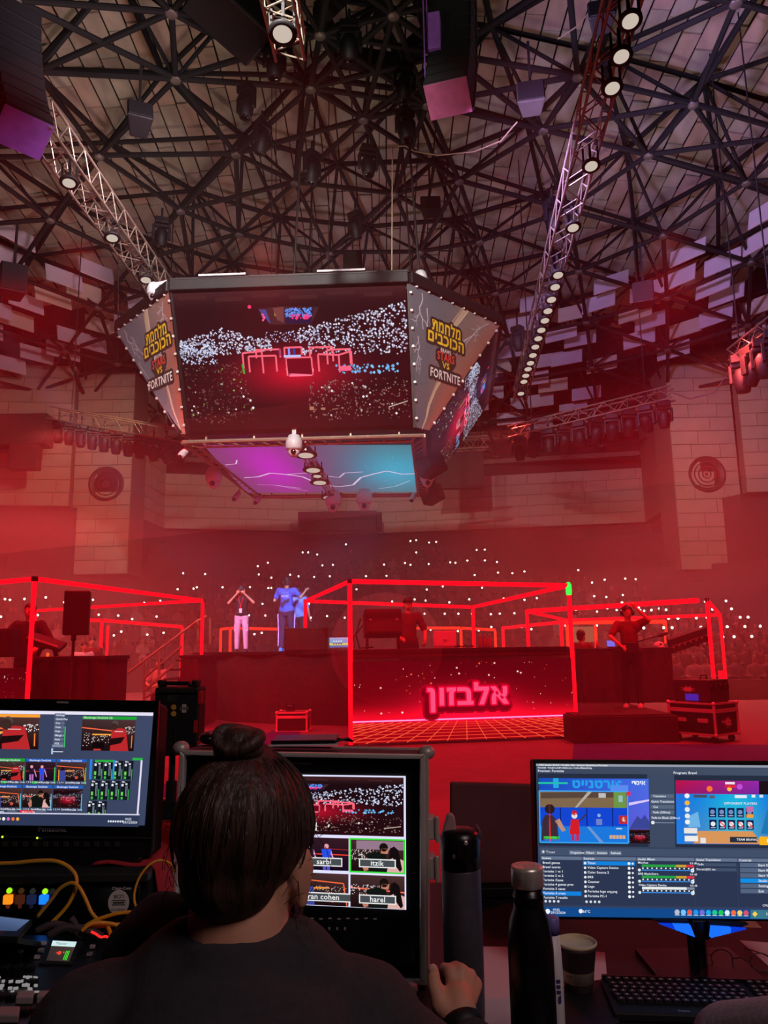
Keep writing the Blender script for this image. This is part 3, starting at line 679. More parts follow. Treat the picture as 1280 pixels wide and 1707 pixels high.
def duel_feed(cv, x, y, w, h, kind):
    X = lambda u: x + u * w; Y = lambda v: y + v * h; r = random.Random(hash(kind) % 99 + 3 if False else len(kind) * 7 + ord(kind[0]))
    cv.grad(x, y, X(1), Y(1), (66, 44, 44), (26, 10, 12), (30, 12, 14), (80, 50, 50), 3); cv.up()
    def dots(n, a, b_, c, d, col=(230, 220, 220)):
        for _ in range(n):
            u, v = X(r.uniform(a, c)), Y(r.uniform(b_, d)); s = .009 * w; cv.poly([(u - s, v), (u, v + s), (u + s, v), (u, v - s)], col)
    if kind == 'red_back':
        cv.disc(X(.62), Y(.12), .06 * w, (84, 70, 66)); cv.line([(X(0), Y(.26)), (X(.6), Y(.36))], .02 * w, (250, 110, 70)); cv.line([(X(.2), Y(.48)), (X(.65), Y(.48))], .025 * w, (255, 170, 60)); dots(40, .2, .5, .6, .75); dots(30, .8, .22, 1, .45); dots(18, .02, .35, .15, .9)
        cv.line([(X(.95), Y(.5)), (X(.95), Y(.9))], .015 * w, (255, 140, 60)); cv.up()
        cv.poly([(X(.56), Y(.3)), (X(.55), Y(1)), (X(.9), Y(1)), (X(.83), Y(.3)), (X(.72), Y(.26))], (186, 40, 44)); cv.disc(X(.60), Y(.22), .07 * w, (62, 40, 36)); cv.up()
        cv.poly([(X(.55), Y(.6)), (X(.5), Y(.85)), (X(.75), Y(.75)), (X(.82), Y(.55))], (30, 12, 14)); cv.rect(X(.62), Y(.36), X(.78), Y(.39), (230, 190, 190)); cv.rect(X(.22), Y(.72), X(.44), Y(.95), (16, 8, 10)); cv.rect(X(.24), Y(.92), X(.38), Y(.99), (220, 60, 60))
    elif kind == 'stage':
        cv.grad(x, y, X(1), Y(1), (44, 26, 36), (18, 8, 26), (26, 8, 30), (56, 26, 34), 3); cv.line([(X(0), Y(.5)), (X(1), Y(.52))], .02 * w, (255, 70, 50)); cv.line([(X(.5), Y(.33)), (X(1), Y(.36))], .012 * w, (210, 50, 50)); cv.up()
        for u, c1, c2 in ((.2, (40, 20, 40), (180, 110, 190)), (.55, (40, 80, 230), (90, 80, 200))):
            cv.disc(X(u), Y(.26), .05 * w, (230, 160, 170)); cv.poly([(X(u - .1), Y(.35)), (X(u - .07), Y(.68)), (X(u + .07), Y(.68)), (X(u + .1), Y(.35))], c1); cv.rect(X(u - .07), Y(.66), X(u - .01), Y(1), c2); cv.rect(X(u + .01), Y(.66), X(u + .07), Y(1), c2); cv.line([(X(u + .08), Y(.38)), (X(u + .17), Y(.8))], .03 * w, (220, 150, 190))
    elif kind == 'lounge':
        cv.line([(X(0), Y(.2)), (X(.9), Y(.3)), (X(.97), Y(1))], .022 * w, (255, 110, 60)); cv.line([(X(.1), Y(.48)), (X(.6), Y(.45))], .03 * w, (255, 150, 50)); dots(90, .3, .4, .95, .8, (220, 200, 190)); dots(30, 0, .3, .3, .9, (200, 110, 80)); cv.up()
        cv.disc(X(.2), Y(.35), .06 * w, (40, 16, 16)); cv.poly([(X(.1), Y(.45)), (X(.1), Y(1)), (X(.32), Y(1)), (X(.3), Y(.42))], (60, 70, 150)); cv.disc(X(.68), Y(.82), .05 * w, (210, 80, 70)); cv.line([(X(.08), Y(.4)), (X(.08), Y(1))], .03 * w, (255, 150, 40))
    else:
        dots(120, .0, .3, .55, .65); cv.line([(X(0), Y(.40)), (X(1), Y(.5))], .025 * w, (250, 110, 80)) if kind == 'pair_dark' else cv.rect(X(.1), Y(.02), X(1), Y(.3), (150, 120, 140)); cv.up()
        cv.disc(X(.62), Y(.22), .085 * w, (26, 16, 14)); cv.poly([(X(.58), Y(.25)), (X(.56), Y(.45)), (X(.70), Y(.42)), (X(.72), Y(.26))], (196, 128, 104)); cv.poly([(X(.3), Y(.45)), (X(.22), Y(1)), (X(.7), Y(1)), (X(.66), Y(.42)), (X(.5), Y(.36))], (18, 22, 18)); cv.up()
        cv.poly([(X(.30), Y(.55)), (X(.20), Y(.8)), (X(.25), Y(1)), (X(.33), Y(.95)), (X(.33), Y(.7))], (190, 120, 100)); cv.poly([(X(.74), Y(.25)), (X(.72), Y(.6)), (X(.92), Y(.95)), (X(.97), Y(.9)), (X(.9), Y(.3)), (X(.82), Y(.18))], (20, 12, 14)); cv.poly([(X(.73), Y(.6)), (X(.68), Y(1)), (X(1), Y(1)), (X(1), Y(.62)), (X(.84), Y(.52))], (222, 176, 168))
        cv.up(); cv.poly([(X(.80), Y(.25)), (X(.80), Y(.7)), (X(.93), Y(.98)), (X(.97), Y(.9)), (X(.9), Y(.3))], (20, 12, 14))
    cv.up()
# ================================================================ video cube
ZB, ZTOP = 6.0, 9.0
J = {k: atz(x, y, z) for k, (x, y, z) in dict(ftl=(284, 488, ZTOP), ftr=(681, 474, ZTOP), rn=(831, 543, ZTOP), rf=(813, 672, ZTOP), ln=(197, 553, ZTOP),
     fbl=(312, 724, ZB), fbr=(692, 713, ZB), rbn=(713, 718, ZB), rbf=(719, 811, ZB), lbn=(300, 722, ZB)).items()}
jc = (J['ftl'] + J['rf']) / 2
def sym(p): c = V((jc.x, (J['ftl'].y + J['ftr'].y) / 2 * 0 + 19.1)); return V((2 * c.x - p.x, 2 * c.y - p.y, p.z))
dl = J['rf'] - J['rn']; dlb = J['rbf'] - J['rbn']
J['lf'] = J['ln'] + dl; J['lbf'] = J['lbn'] + dlb
dg = J['rn'] - J['ftr']; J['br'] = J['rf'] + V((-dg.x, dg.y, 0)); J['bl'] = J['lf'] + V((dg.x, dg.y, 0))
J['bbr'] = J['rbf'] + V((-.25, .15, 0)); J['bbl'] = J['lbf'] + V((.25, .15, 0))
cube = T('video_cube', 'large hanging video cube with slanted screens and printed corner banners', 'video screen', (jc.x, 19.1, ZB))
RING_T = [J[k] for k in ('ftl', 'ftr', 'rn', 'rf', 'br', 'bl', 'lf', 'ln')]; RING_B = [J[k] for k in ('fbl', 'fbr', 'rbn', 'rbf', 'bbr', 'bbl', 'lbf', 'lbn')]
# solid dark body just inside the skins
b = MB(); cT = sum(RING_T, V((0, 0, 0))) / 8; cB = sum(RING_B, V((0, 0, 0))) / 8
vs = [cT + (p - cT) * .985 for p in RING_T] + [cB + (p - cB) * .97 for p in RING_B]
b.add(vs, [tuple(range(8)), tuple(range(15, 7, -1))] + [(k, 8 + k, 8 + (k + 1) % 8, (k + 1) % 8) for k in range(8)]); P('body', b, m_black, cube)
def shrink(q, mx, mt, mb): # inset quad TL TR BR BL
    TL, TR, BR, BL = q; f = lambda u, v: (TL * (1 - u) + TR * u) * (1 - v) + (BL * (1 - u) + BR * u) * v
    return [f(mx, mt), f(1 - mx, mt), f(1 - mx, 1 - mb), f(mx, 1 - mb)]
def jscreen(q, seed, nm='screen'):
    q = shrink(q, .012, .01, .02); fn = plane_fn(*q, .03); cv = CV(1.7, 1); arena_feed(cv, 0, 0, 1.7, 1, 1150, seed)
    o = P('screen', cv.mesh('screen', fn, m_scr, .0015), m_scr, cube); o.data.materials.clear(); o.data.materials.append(m_scr)
jscreen([J['ftl'], J['ftr'], J['fbr'], J['fbl']], 4); jscreen([J['rn'], J['rf'], J['rbf'], J['rbn']], 5); jscreen([J['lf'], J['ln'], J['lbn'], J['lbf']], 6)
def banner(TL, TR, BR, BL, flip):
    c0 = V(TL); ux = (TR - TL); Wd = ux.length; H = 3.2
    fn4 = plane_fn(TL, TR, BR, BL, .04); cv = CV(1, 1)
    A, B_, Cc = ((104, 104, 112), (158, 132, 118), (172, 84, 68)) if not flip else ((112, 112, 124), (160, 124, 114), (180, 86, 70))
    def bg(u, v):
        s = .55 - .30 * v * (0) + .05 * math.sin(v * 9); t = max(-1, min(1, (u - s) * 4)); k = .5 + .5 * t
        c = [A[i] * (1 - k) + (B_[i] * (1 - v) + Cc[i] * v * .8 + B_[i] * v * .2) * k for i in range(3)]; e = max(0, u - .8) * 2.5
        return tuple(c[i] * (1 - e) + Cc[i] * e for i in range(3))
    cv.field(0, 0, 1, 1, 16, 20, bg); cv.up()
    pts = [(.58, 0), (.52, .16), (.47, .27), (.50, .45), (.55, .62), (.52, .7), (.46, .82), (.5, .92), (.42, 1)]
    for o_, wd, c in ((0, .05, (206, 180, 150)), (.03, .02, (226, 206, 180)), (-.035, .012, (200, 170, 140))): cv.line([(x + o_ + rnd.uniform(-.01, .01), y) for x, y in pts], wd, c)
    cv.up()
    for x, y, a in ((.12, .03, 1.5), (.18, .12, 1.2), (.88, .03, 1.9), (.08, .35, 1.7), (.80, .16, 2.0)): bolt(cv, x, y, a, .28, .009, (208, 204, 214))
    o = P('banner', cv.mesh('banner', fn4, m_print, .003), m_print, cube); o.data.materials.clear(); o.data.materials.append(m_print)
    # logo in true (unskewed) plane coordinates
    up = ((TL + TR) / 2 - (BL + BR) / 2); L = up.length; un = up.normalized(); xn = ux.normalized(); mid = (BL + BR) / 2 + up * .50
    nn = xn.cross(un); nn = nn.normalized(); nn = nn if nn.dot(V((0, 0, CZ)) - mid) > 0 else -nn; un2 = (un - xn * un.dot(xn)).normalized()
    lg = CV(1, 1); K = (58, 44, 40); YL = (238, 200, 40)
    rows = [('תמחלמ', .125, .225, YL, .70), ('םיבכוכה', .325, .225, YL, .88), ('BRAWL', .44, .075, (235, 225, 220), .26), ('STARS', .58, .16, (226, 72, 54), .42), ('VS', .70, .12, YL, .18), ('FORTNITE', .90, .17, (240, 232, 226), .72)]
    for t, y, sz, c, wd in rows: lg.halo(t, .5, y, sz * 1.2, K, .045, .03, 'c', wd)
    lg.rect(.12, .0, .88, .16, K); lg.rect(.03, .14, .97, .36, K); lg.poly([(.36, .34), (.3, .62), (.38, .76), (.62, .76), (.72, .62), (.66, .34)], K); lg.rect(.1, .74, .9, .93, K); lg.up()
    for t, y, sz, c, wd in rows: lg.text(t, .5, y, sz * 1.2, c, (.03 if sz > .2 else .022), 'c', 0, wd)
    S_ = 1.28; org = mid + xn * (.02 * L) + un * (.075 * L)
    def fnl(u, v, l):
        p = org + xn * ((u - .5) * S_ * 1.05) - un2 * ((v - .5) * S_ * 1.04); tm, bm_ = (TL + TR) / 2, (BL + BR) / 2
        vv = (tm - p).dot(un2) / (tm - bm_).dot(un2); wv = (TR - TL) * (1 - vv) + (BR - BL) * vv; c = tm * (1 - vv) + bm_ * vv
        return fn4(.5 + (p - c).dot(wv) / wv.length_squared, vv, l + .012)
    P('banner_logo', lg.mesh('banner_logo', fnl, m_print, .004), m_print, cube)
    ey = MB()
    for p, q in ((TL, TR), (TR, BR), (BL, TL)):
        n = 8
        for k in range(n): e = p + (q - p) * ((k + .5) / n); ey.box(e + nn * .05, (.05, .05, .05))
    P('eyelets', ey, m_alu, cube, kind='stuff')
banner(J['ftr'], J['rn'], J['rbn'], J['fbr'], False); banner(J['ln'], J['ftl'], J['fbl'], J['lbn'], True)
P('banner', MB().add([J['rf'], J['br'], J['bbr'], J['rbf']], [(0, 1, 2, 3)]), m_cloth, cube)
for k in range(8):
    p, q = RING_T[k], RING_T[(k + 1) % 8]; up = V((0, 0, .13)); P('top_beam', MB().bar(p + up, q + up, .22, .24), m_black, cube, bevel=.02)
    P('top_rail', MB().bar(p + V((0, 0, .3)), q + V((0, 0, .3)), .05, .05), m_dark, cube)
    if k in (0, 2): P('light_batten', MB().bar(p + (q - p) * .12 + V((0, -.05, .34)), p + (q - p) * .32 + V((0, -.05, .34)), .05, .04).bar(p + (q - p) * .62 + V((0, -.05, .34)), p + (q - p) * .82 + V((0, -.05, .34)), .05, .04), m_white, cube)
for p, q in ((J['ftl'], J['fbl']), (J['ftr'], J['fbr']), (J['rn'], J['rbn']), (J['ln'], J['lbn'])): P('edge_post', MB().bar(p, q, .07, .07), m_black, cube)
for k in range(4): P('suspension_cable', MB().tube((jc.x + (-1.6, 1.6, 1.6, -1.6)[k], 19.1 + (-1.6, -1.6, 1.6, 1.6)[k], ZTOP), (jc.x + (-1.2, 1.2, 1.2, -1.2)[k], 18.6 + (-1.2, -1.2, 1.2, 1.2)[k], 17.4), .03, 6), m_dark, cube)
P('roof_plate', MB().prism([p + V((0, 0, .02)) for p in RING_T], (0, 0, .1)), m_black, cube)
# underside: lightning print made emissive, inside a ladder truss
zu = 5.86
U = {k: atz(x, y, zu) for k, (x, y) in dict(a=(337, 745), b=(343, 741), c=(655, 738), d=(686, 744), e=(694, 820), f=(640, 825), g=(418, 821), h=(405, 812)).items()}
poly = [U[k] for k in 'abcdefgh']; x0 = min(p.x for p in poly); x1 = max(p.x for p in poly); y0 = min(p.y for p in poly); y1 = max(p.y for p in poly)
cv = CV(1, 1)
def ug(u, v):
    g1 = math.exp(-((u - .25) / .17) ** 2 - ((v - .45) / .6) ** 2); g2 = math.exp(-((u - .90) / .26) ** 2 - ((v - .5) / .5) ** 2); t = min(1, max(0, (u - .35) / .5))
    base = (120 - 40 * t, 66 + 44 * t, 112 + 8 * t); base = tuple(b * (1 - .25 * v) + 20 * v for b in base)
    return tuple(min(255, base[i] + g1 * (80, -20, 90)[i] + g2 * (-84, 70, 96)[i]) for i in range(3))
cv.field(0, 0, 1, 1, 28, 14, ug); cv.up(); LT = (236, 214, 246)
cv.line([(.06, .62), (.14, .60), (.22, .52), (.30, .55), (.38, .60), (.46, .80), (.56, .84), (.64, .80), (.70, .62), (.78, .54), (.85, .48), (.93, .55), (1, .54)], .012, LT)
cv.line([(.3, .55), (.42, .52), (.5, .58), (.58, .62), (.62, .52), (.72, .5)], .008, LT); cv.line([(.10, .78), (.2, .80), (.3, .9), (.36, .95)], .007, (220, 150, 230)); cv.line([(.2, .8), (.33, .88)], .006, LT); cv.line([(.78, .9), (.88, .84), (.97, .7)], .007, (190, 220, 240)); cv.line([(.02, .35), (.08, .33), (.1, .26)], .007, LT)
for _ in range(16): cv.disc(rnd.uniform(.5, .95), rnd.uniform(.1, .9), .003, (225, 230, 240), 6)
# map to the plan outline (edges follow the real frame)
Pa, Pd, Pe, Ph = U['a'], U['d'], U['e'], U['h']
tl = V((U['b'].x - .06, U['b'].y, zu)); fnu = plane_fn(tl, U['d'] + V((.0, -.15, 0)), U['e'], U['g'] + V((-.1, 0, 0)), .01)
o = P('ceiling_print', cv.mesh('ceiling_print', fnu, m_emprint, .003), m_emprint, cube); o.data.materials.clear(); o.data.materials.append(m_emprint)
FB = [atz(*p, ZB - .12) for p in ((304, 737), (706, 726), (712, 826), (424, 829))]
for k in range(4):
    p, q = FB[k], FB[(k + 1) % 4]; inn = (sum(FB, V((0, 0, 0))) / 4); pi_, qi_ = p + (inn - p) * .1, q + (inn - q) * .1
    P('frame_chord', MB().tube(p, q, .045, 8), m_truss, cube); P('frame_chord', MB().tube(p + V((0, 0, .22)), q + V((0, 0, .22)), .04, 8), m_truss, cube); P('frame_chord', MB().tube(pi_ - V((0, 0, .03)), qi_ - V((0, 0, .03)), .035, 8), m_truss, cube)
    for i in range(15):
        t = (i + .5) / 15; a = p + (q - p) * t; c = pi_ + (qi_ - pi_) * min(1, t + .04); P('rung', MB().bar(a, c - V((0, 0, .03)), .05, .03), m_truss, cube)
        if i % 3 == 1: P('strut', MB().tube(a, a + V((0, 0, .22)), .025, 6), m_truss, cube)
# row of flood lamps down the middle of the underside
for x, y in ((510, 757), (522, 782), (533, 803), (549, 828)):
    p = atz(x, y, ZB - .32); par(p, .165, (0, -.12, -1), 'round floodlight in the bright row under the video cube', 'floodlights under the cube', .3)
p, q = atz(503, 743, ZB - .22), atz(556, 826, ZB - .22); box_truss('lamp_bar', p, q, .16, 'slim lamp bar crossing the lightning print under the cube', 12, m_white, False, .02)
par(atz(529, 792, ZB - .3), .10, (0, -.15, -1), 'small round white lamp between the floodlights under the cube', None, .2)
def ptz(px, py, z, s, label, group=None, arm=(0, 0, 1)):
    p = atz(px, py, z); t = T('dome_camera', label, 'security camera', p, group); a = V(arm)
    P('housing', MB().lathe(p, [(.001, .2 * s), (.1 * s, .18 * s), (.15 * s, .06 * s), (.15 * s, -.06 * s), (.12 * s, -.1 * s)], 20), m_white, t, True)
    P('dome', MB().ell(p - V((0, 0, .1 * s)), (.11 * s, .11 * s, .13 * s)), m_white, t, True)
    P('lens', MB().ell(p - V((0, .085 * s, .14 * s)), (.05 * s, .04 * s, .055 * s), None, 12, 8), m_glassk, t, True)
    P('bracket', MB().bar(p + V((0, 0, .15 * s)), p + a * .45 * s, .07 * s, .07 * s), m_white, t); return t
ptz(490, 742, ZB - .3, 1.15, 'white dome camera hanging at the front middle of the cube underside', None, (0, .2, 1))
ptz(356, 795, ZB - .3, 1.3, 'white dome camera on the left edge of the cube underside', None, (.7, 0, .6))
ptz(555, 834, ZB - .42, 1.5, 'white dome camera at the back of the underside near the lamp row', None, (0, -.1, 1))
ptz(607, 832, ZB - .42, 1.5, 'white dome camera at the back of the underside, right of the lamp row', None, (0, -.1, 1))
ptz(712, 795, ZB - .25, 1.2, 'white dome camera tucked at the right edge of the cube underside', None, (-.4, 0, .8))
ptz(256, 486, 9.25, 1.0, 'white dome camera with black lens on the upper left corner of the cube', None, (.8, 0, .5))
ptz(701, 466, 9.35, 1.0, 'white dome camera with black lens on the upper right corner of the cube', None, (-.5, .3, -.4))
def bullet(px, py, z, label):
    p = atz(px, py, z); t = T('small_camera', label, 'security camera', p); d = V((-.2, -.6, -.55)).normalized()
    P('body', MB().cap(p, p + d * .28, .07, .08), m_white, t, True); P('lens', MB().tube(p + d * .34, p + d * .37, .05, 12), m_glassk, t); P('bracket', MB().bar(p, p + V((.05, .05, .3)), .04), m_white, t)
bullet(398, 822, ZB - .2, 'small white bullet camera at the rear left corner of the cube underside')
bullet(433, 828, ZB - .2, 'small white bullet camera on the back edge, left of the lamp row')
bullet(690, 824, ZB - .2, 'small white bullet camera at the rear right end of the underside')
bullet(312, 749, ZB - .2, 'small white bullet camera at the front left corner of the underside')
for px, py, lab in ((716, 775, 'dark speaker wedge clamped on the right side of the cube base'), (718, 824, 'dark speaker wedge hanging below the rear right corner of the cube')):
    hang_box(px, py, 17.6 if py < 800 else 22, (.6, .5, .5), lab, .8, -.4)
# ================================================================ stage
def neon(name, p, q, parent, mat=m_neon, r=.035):
    P(name, MB().cap(p, q, r, r, 8), mat, parent, True)
def cage(label, corners, zb, zt, posts, bars, r=.035, mat=m_neon):
    t = T('neon_cage', label, 'light frame', (corners[0].x, corners[0].y, zb))
    for i in posts:
        c = corners[i]; zlo = zb if not isinstance(zb, dict) else zb[i]; neon('post', V((c.x, c.y, zlo + .03)), V((c.x, c.y, c.z)), t, mat, r)
    for i, j in bars: neon('top_tube', corners[i], corners[j], t, mat, r)
    for i in posts: c = corners[i]; P('corner_joint', MB().box(c, (.075, .075, .075)), m_black, t, bevel=.01); P('foot', MB().box((c.x, c.y, zb + .015), (.2, .2, .03)), m_black, t)
    return t
def topat(bp, x, y): return aty(x, y, bp.y)
a0, a1 = atz(585, 1245, 0), atz(962, 1231, 0)
A = [topat(a0, 591, 969), topat(a1, 945, 976), aty(788, 1012, 17.2), aty(509, 1002, 16.6)]
A[0].x = a0.x - .0; A[1].x = a1.x
cA = cage('big red neon frame round the booth with the glowing name panel', A, 0, 0, (0, 1, 2, 3), ((0, 1), (1, 2), (2, 3), (3, 0)), .037)
neon('green_end', A[1] + V((0, 0, -.13)), A[1] + V((0, 0, .01)), cA, m_green, .05)
Bc = [atz(58, 965, 2.53), atz(338, 1001, 2.53), atz(60, 1018, 2.53), atz(-40, 974, 2.53)]
cage('big red neon frame at the left, behind the broadcast monitor', Bc, 0, 0, (0, 1, 2), ((0, 1), (1, 2), (3, 0)), .034)
Gc = [aty(1178, 1000, 15), aty(878, 1019, 18.4), aty(945, 1034, 22), aty(1200, 1025, 19.2)]
gate = cage('red neon frame at the right round the tilted console', Gc, .0, 0, (0, 1, 3), ((2, 1), (2, 3), (0, 3)), .04)
neon('top_tube', Gc[0] + (Gc[1] - Gc[0]) * .045, Gc[1], gate, m_neon, .05)
P('pole_tip', MB().tube(aty(1205, 1145, 15.05), aty(1203, 1118, 15.05), .07, 8), m_neon, gate)
cage('small far red neon frame left of the stairs', [aty(170, 1034, 21), aty(304, 1045, 22.5), aty(148, 1034, 22), aty(180, 1042, 25)], 0, 0, (0, 1, 3), ((0, 1), (2, 0)), .045)
cage('small far red neon frame behind the standing photographer', [aty(384, 1047, 25), aty(520, 1050, 25), aty(368, 1049, 26.5)], 0, 0, (0, 1, 2), ((0, 1), (0, 2)), .045, m_neono)
cage('small far red neon frame behind the laptop in the name booth', [aty(690, 1047, 25), aty(768, 1047, 25), aty(825, 1050, 27)], 0, 0, (0, 1, 2), ((0, 1), (1, 2)), .045, m_neono)
cage('far red neon frame left of the green-tipped post', [aty(935, 1037, 23), aty(838, 1047, 26), aty(945, 1040, 25)], 0, 0, (0, 1, 2), ((0, 1), (0, 2)), .05)
cage('far orange-red neon frame behind the man with headphones', [aty(945, 1038, 25), aty(1108, 1036, 24), aty(992, 1044, 28)], 0, 0, (0, 1, 2), ((0, 1),), .06, m_neono)
# round stage and black risers
b = MB(); n = 96; vs = []; CX, CY, R_ = .1, 20.6, 5.0; RR = [R_ + .05 * math.sin(k * PI / 2) for k in range(n)]
b.add([(CX + RR[k] * math.cos(2 * PI * k / n), CY + RR[k] * math.sin(2 * PI * k / n), z) for z in (0.0, 1.42) for k in range(n)], [(k, (k + 1) % n, n + (k + 1) % n, n + k) for k in range(n)])
stg = T('round_stage', 'round central stage with a black pleated skirt', 'stage', (CX, CY, 0)); P('skirt', b, m_drape, stg, True)
P('deck', MB().lathe((CX, CY, 0), [(R_ + .06, 1.40), (R_ + .06, 1.46), (.001, 1.46)], 72), m_black, stg)
def draped(name, px0, px1, Yf, Yb, zt, label, zb=0, pleat=.03):
    x0, x1 = aty(px0, 1085, Yf).x, aty(px1, 1085, Yf).x; t = T(name, label, 'stage desk', ((x0 + x1) / 2, (Yf + Yb) / 2, zb))
    b = MB(); pts = []; N = int((x1 - x0) / .12)
    for k in range(N + 1): pts.append((x0 + (x1 - x0) * k / N, Yf + (pleat if k % 2 else -pleat)))
    pts += [(x1, Yb), (x0, Yb)]; b.prism([(x, y, zb) for x, y in pts], (0, 0, zt - zb - .05)); P('skirt', b, m_drape, t)
    P('table_top', MB().box(((x0 + x1) / 2, (Yf + Yb) / 2, zt - .03), (x1 - x0 + .06, Yb - Yf + .06, .06)), m_black, t, bevel=.01); return t
draped('draped_desk', 968, 1118, 15.0, 16.0, 1.43, 'tall black draped desk at the right under the tilted console', .4)
b = MB(); q0, q1 = atz(958, 1241, 0), atz(1152, 1243, 0); b.box(((q0.x + q1.x) / 2, 14.6, .2), (q1.x - q0.x, 4.6, .4)); b.box(((q0.x + q1.x) / 2, 14.6, .41), (q1.x - q0.x - .1, 4.5, .02))
O('stage_riser', b, m_drape, 'low black riser at the right under the man with headphones', 'riser', None, None, False, .02)
draped('draped_desk', 48, 176, 11.6, 12.6, 1.45, 'black draped desk at the left with the loudspeaker before it')
draped('draped_desk', 302, 332, 15.4, 17.0, 1.42, 'narrow black draped block beside the stairs at the stage edge')
O('stage_riser', MB().box(((A[0].x + A[1].x) / 2, 15.0, .3), (3.3, 2.6, .6)), m_drape, 'black riser inside the booth with the glowing name panel', 'riser', None, None, False, .02)
# booth A: glowing name panel and its desk
nrm = (a1 - a0).cross(V((0, 0, 1))).normalized(); nrm = nrm if nrm.y < 0 else -nrm
def ledwall(name, TL, TR, BR, BL, label, fill, nrm):
    t = T(name, label, 'display panel', (BL + BR) / 2); back = MB()
    back.prism([TL, TR, BR, BL], -nrm * .1); P('cabinet', back, m_black, t)
    cv = CV(2.6, 1); fill(cv); o = P('screen', cv.mesh('screen', plane_fn(TL, TR, BR, BL, .012), m_scr, .0015), m_scr, t); o.data.materials.clear(); o.data.materials.append(m_scr); return t
zl = aty(770, 1100, a0.y + .3).z
def starfield(cv, seed, title):
    r = random.Random(seed); W_ = 2.6
    def bg(u, v):
        g = math.exp(-((v - .73) / .16) ** 2); g2 = math.exp(-((u - .5) / .22) ** 2 - ((v - .52) / .2) ** 2) if title else 0
        if v > .74: g = math.exp(-(v - .74) / .10) * .7 + .14
        return (78 + 50 * v + 140 * g + 150 * g2, 1 + 10 * g + 8 * g2, 10 + 30 * g + 44 * g2)
    cv.field(0, 0, W_, 1, 30, 28, bg); cv.up()
    for _ in range(85):
        x, y, s = r.uniform(0, W_), r.uniform(.02, .66), r.choice((.004, .005, .006, .012)); cv.disc(x, y, s, r.choice(((255, 210, 190), (255, 120, 80), (255, 240, 230), (255, 90, 60))), 7)
    cv.up()
    for k in range(-12, 13):
        xa, xb = 1.3 + k * .105, 1.3 + k * .23; f = 1 if 0 <= xb <= W_ else ((W_ if xb > W_ else 0) - xa) / (xb - xa)
        cv.line([(xa, .755), (xa + (xb - xa) * f, .755 + .245 * f)], .009, (255, 92, 54))
    for k in range(7): y = .775 + .225 * (k / 6.5) ** 1.25; cv.line([(0, y), (W_, y)], .004 + .004 * k / 6, (255, 74, 48))
    cv.up(); cv.rect(0, .728, W_, .742, (255, 170, 230)); cv.rect(0, .720, W_, .728, (255, 40, 120)); cv.rect(0, .742, W_, .752, (255, 30, 100)); cv.up()
    if title:
        cv.halo(title, 1.31, .585, .34, (168, 0, 28), .075, .03, 'c', .95); cv.up(); cv.halo(title, 1.31, .585, .34, (120, 0, 18), .05, .03, 'c', .95); cv.up(); cv.halo(title, 1.33, .555, .34, (232, 0, 50), .022, .03, 'c', .95); cv.up()
        cv.text(title, 1.33, .555, .34, (255, 10, 60), .05, 'c', 0, .98); cv.up(); cv.text(title, 1.33, .555, .34, (255, 84, 132), .03, 'c', 0, .95); cv.up()
ledwall('name_panel', V((a0.x + .02, a0.y, zl)), V((a1.x - .02, a1.y, zl)), V((a1.x - .02, a1.y, .04)), V((a0.x + .02, a0.y, .04)), 'glowing red name panel with starfield, grid floor and Hebrew letters', lambda cv: starfield(cv, 3, 'ןוזבלא'), nrm)
b = MB(); d = (a1 - a0).normalized(); R = MX(((d.x, -d.y, 0), (d.y, d.x, 0), (0, 0, 1))); cm = (a0 + a1) / 2 - nrm * .5; L = (a1 - a0).length
zk = aty(770, 1080, a0.y).z
dk = T('booth_desk', 'long black desk top above the glowing name panel', 'desk', (cm.x, cm.y, zl)); P('table_top', MB().box((cm.x, cm.y, (zl + zk) / 2 + .02), (L - .12, .85, zk - zl - .04), R), m_drape, dk, bevel=.02); P('edge_strip', MB().box(cm + nrm * .43 + V((0, 0, zk - .03)), (L - .1, .03, .05), R), m_black, dk)
pl_ = [V((Bc[3].x, Bc[3].y, z)) for z in (1.3,)][0]; pr_ = V((Bc[0].x - .03, Bc[0].y, 1.3)); nb = V((-.55, -.85, 0)).normalized()
ledwall('name_panel', pl_, pr_, V((pr_.x, pr_.y, .04)), V((pl_.x, pl_.y, .04)), 'glowing red starfield panel cut off at the left edge', lambda cv: starfield(cv, 8, None), V((pr_ - pl_)).cross(V((0, 0, 1))).normalized() * (1 if (pr_ - pl_).cross(V((0, 0, 1))).y < 0 else -1))
# ================================================================ people
def hand(mb, wr, d, up, r=1.0, curl=.5):
    """palm + four unequal bent fingers + thumb; wr wrist point, d pointing direction, up thumb side"""
    wr, d, up = V(wr), V(d).normalized(), V(up); up = (up - d * up.dot(d)).normalized(); n = d.cross(up)
    mb.cap(wr, wr + d * .075 * r, .024 * r, .03 * r, 8); k0 = wr + d * .085 * r
    for i, (o, ln) in enumerate(((.03, .075), (.01, .085), (-.01, .078), (-.03, .06))):
        p = k0 + up * o * r; q = p + (d * math.cos(curl) + n * math.sin(curl)) * ln * .5 * r; e = q + (d * math.cos(curl * 2.6) + n * math.sin(curl * 2.6)) * ln * .5 * r
        mb.cap(p - d * .03 * r, p, .011 * r, .0105 * r, 7); mb.cap(p, q, .0105 * r, .0095 * r, 7); mb.cap(q, e, .0095 * r, .008 * r, 7)
    p = wr + d * .025 * r + up * .024 * r; q = p + (d * .6 + up * .75).normalized() * .04 * r; mb.cap(p, q, .014 * r, .011 * r, 7); mb.cap(q, q + (d * .9 + up * .25).normalized() * .032 * r, .011 * r, .009 * r, 7)
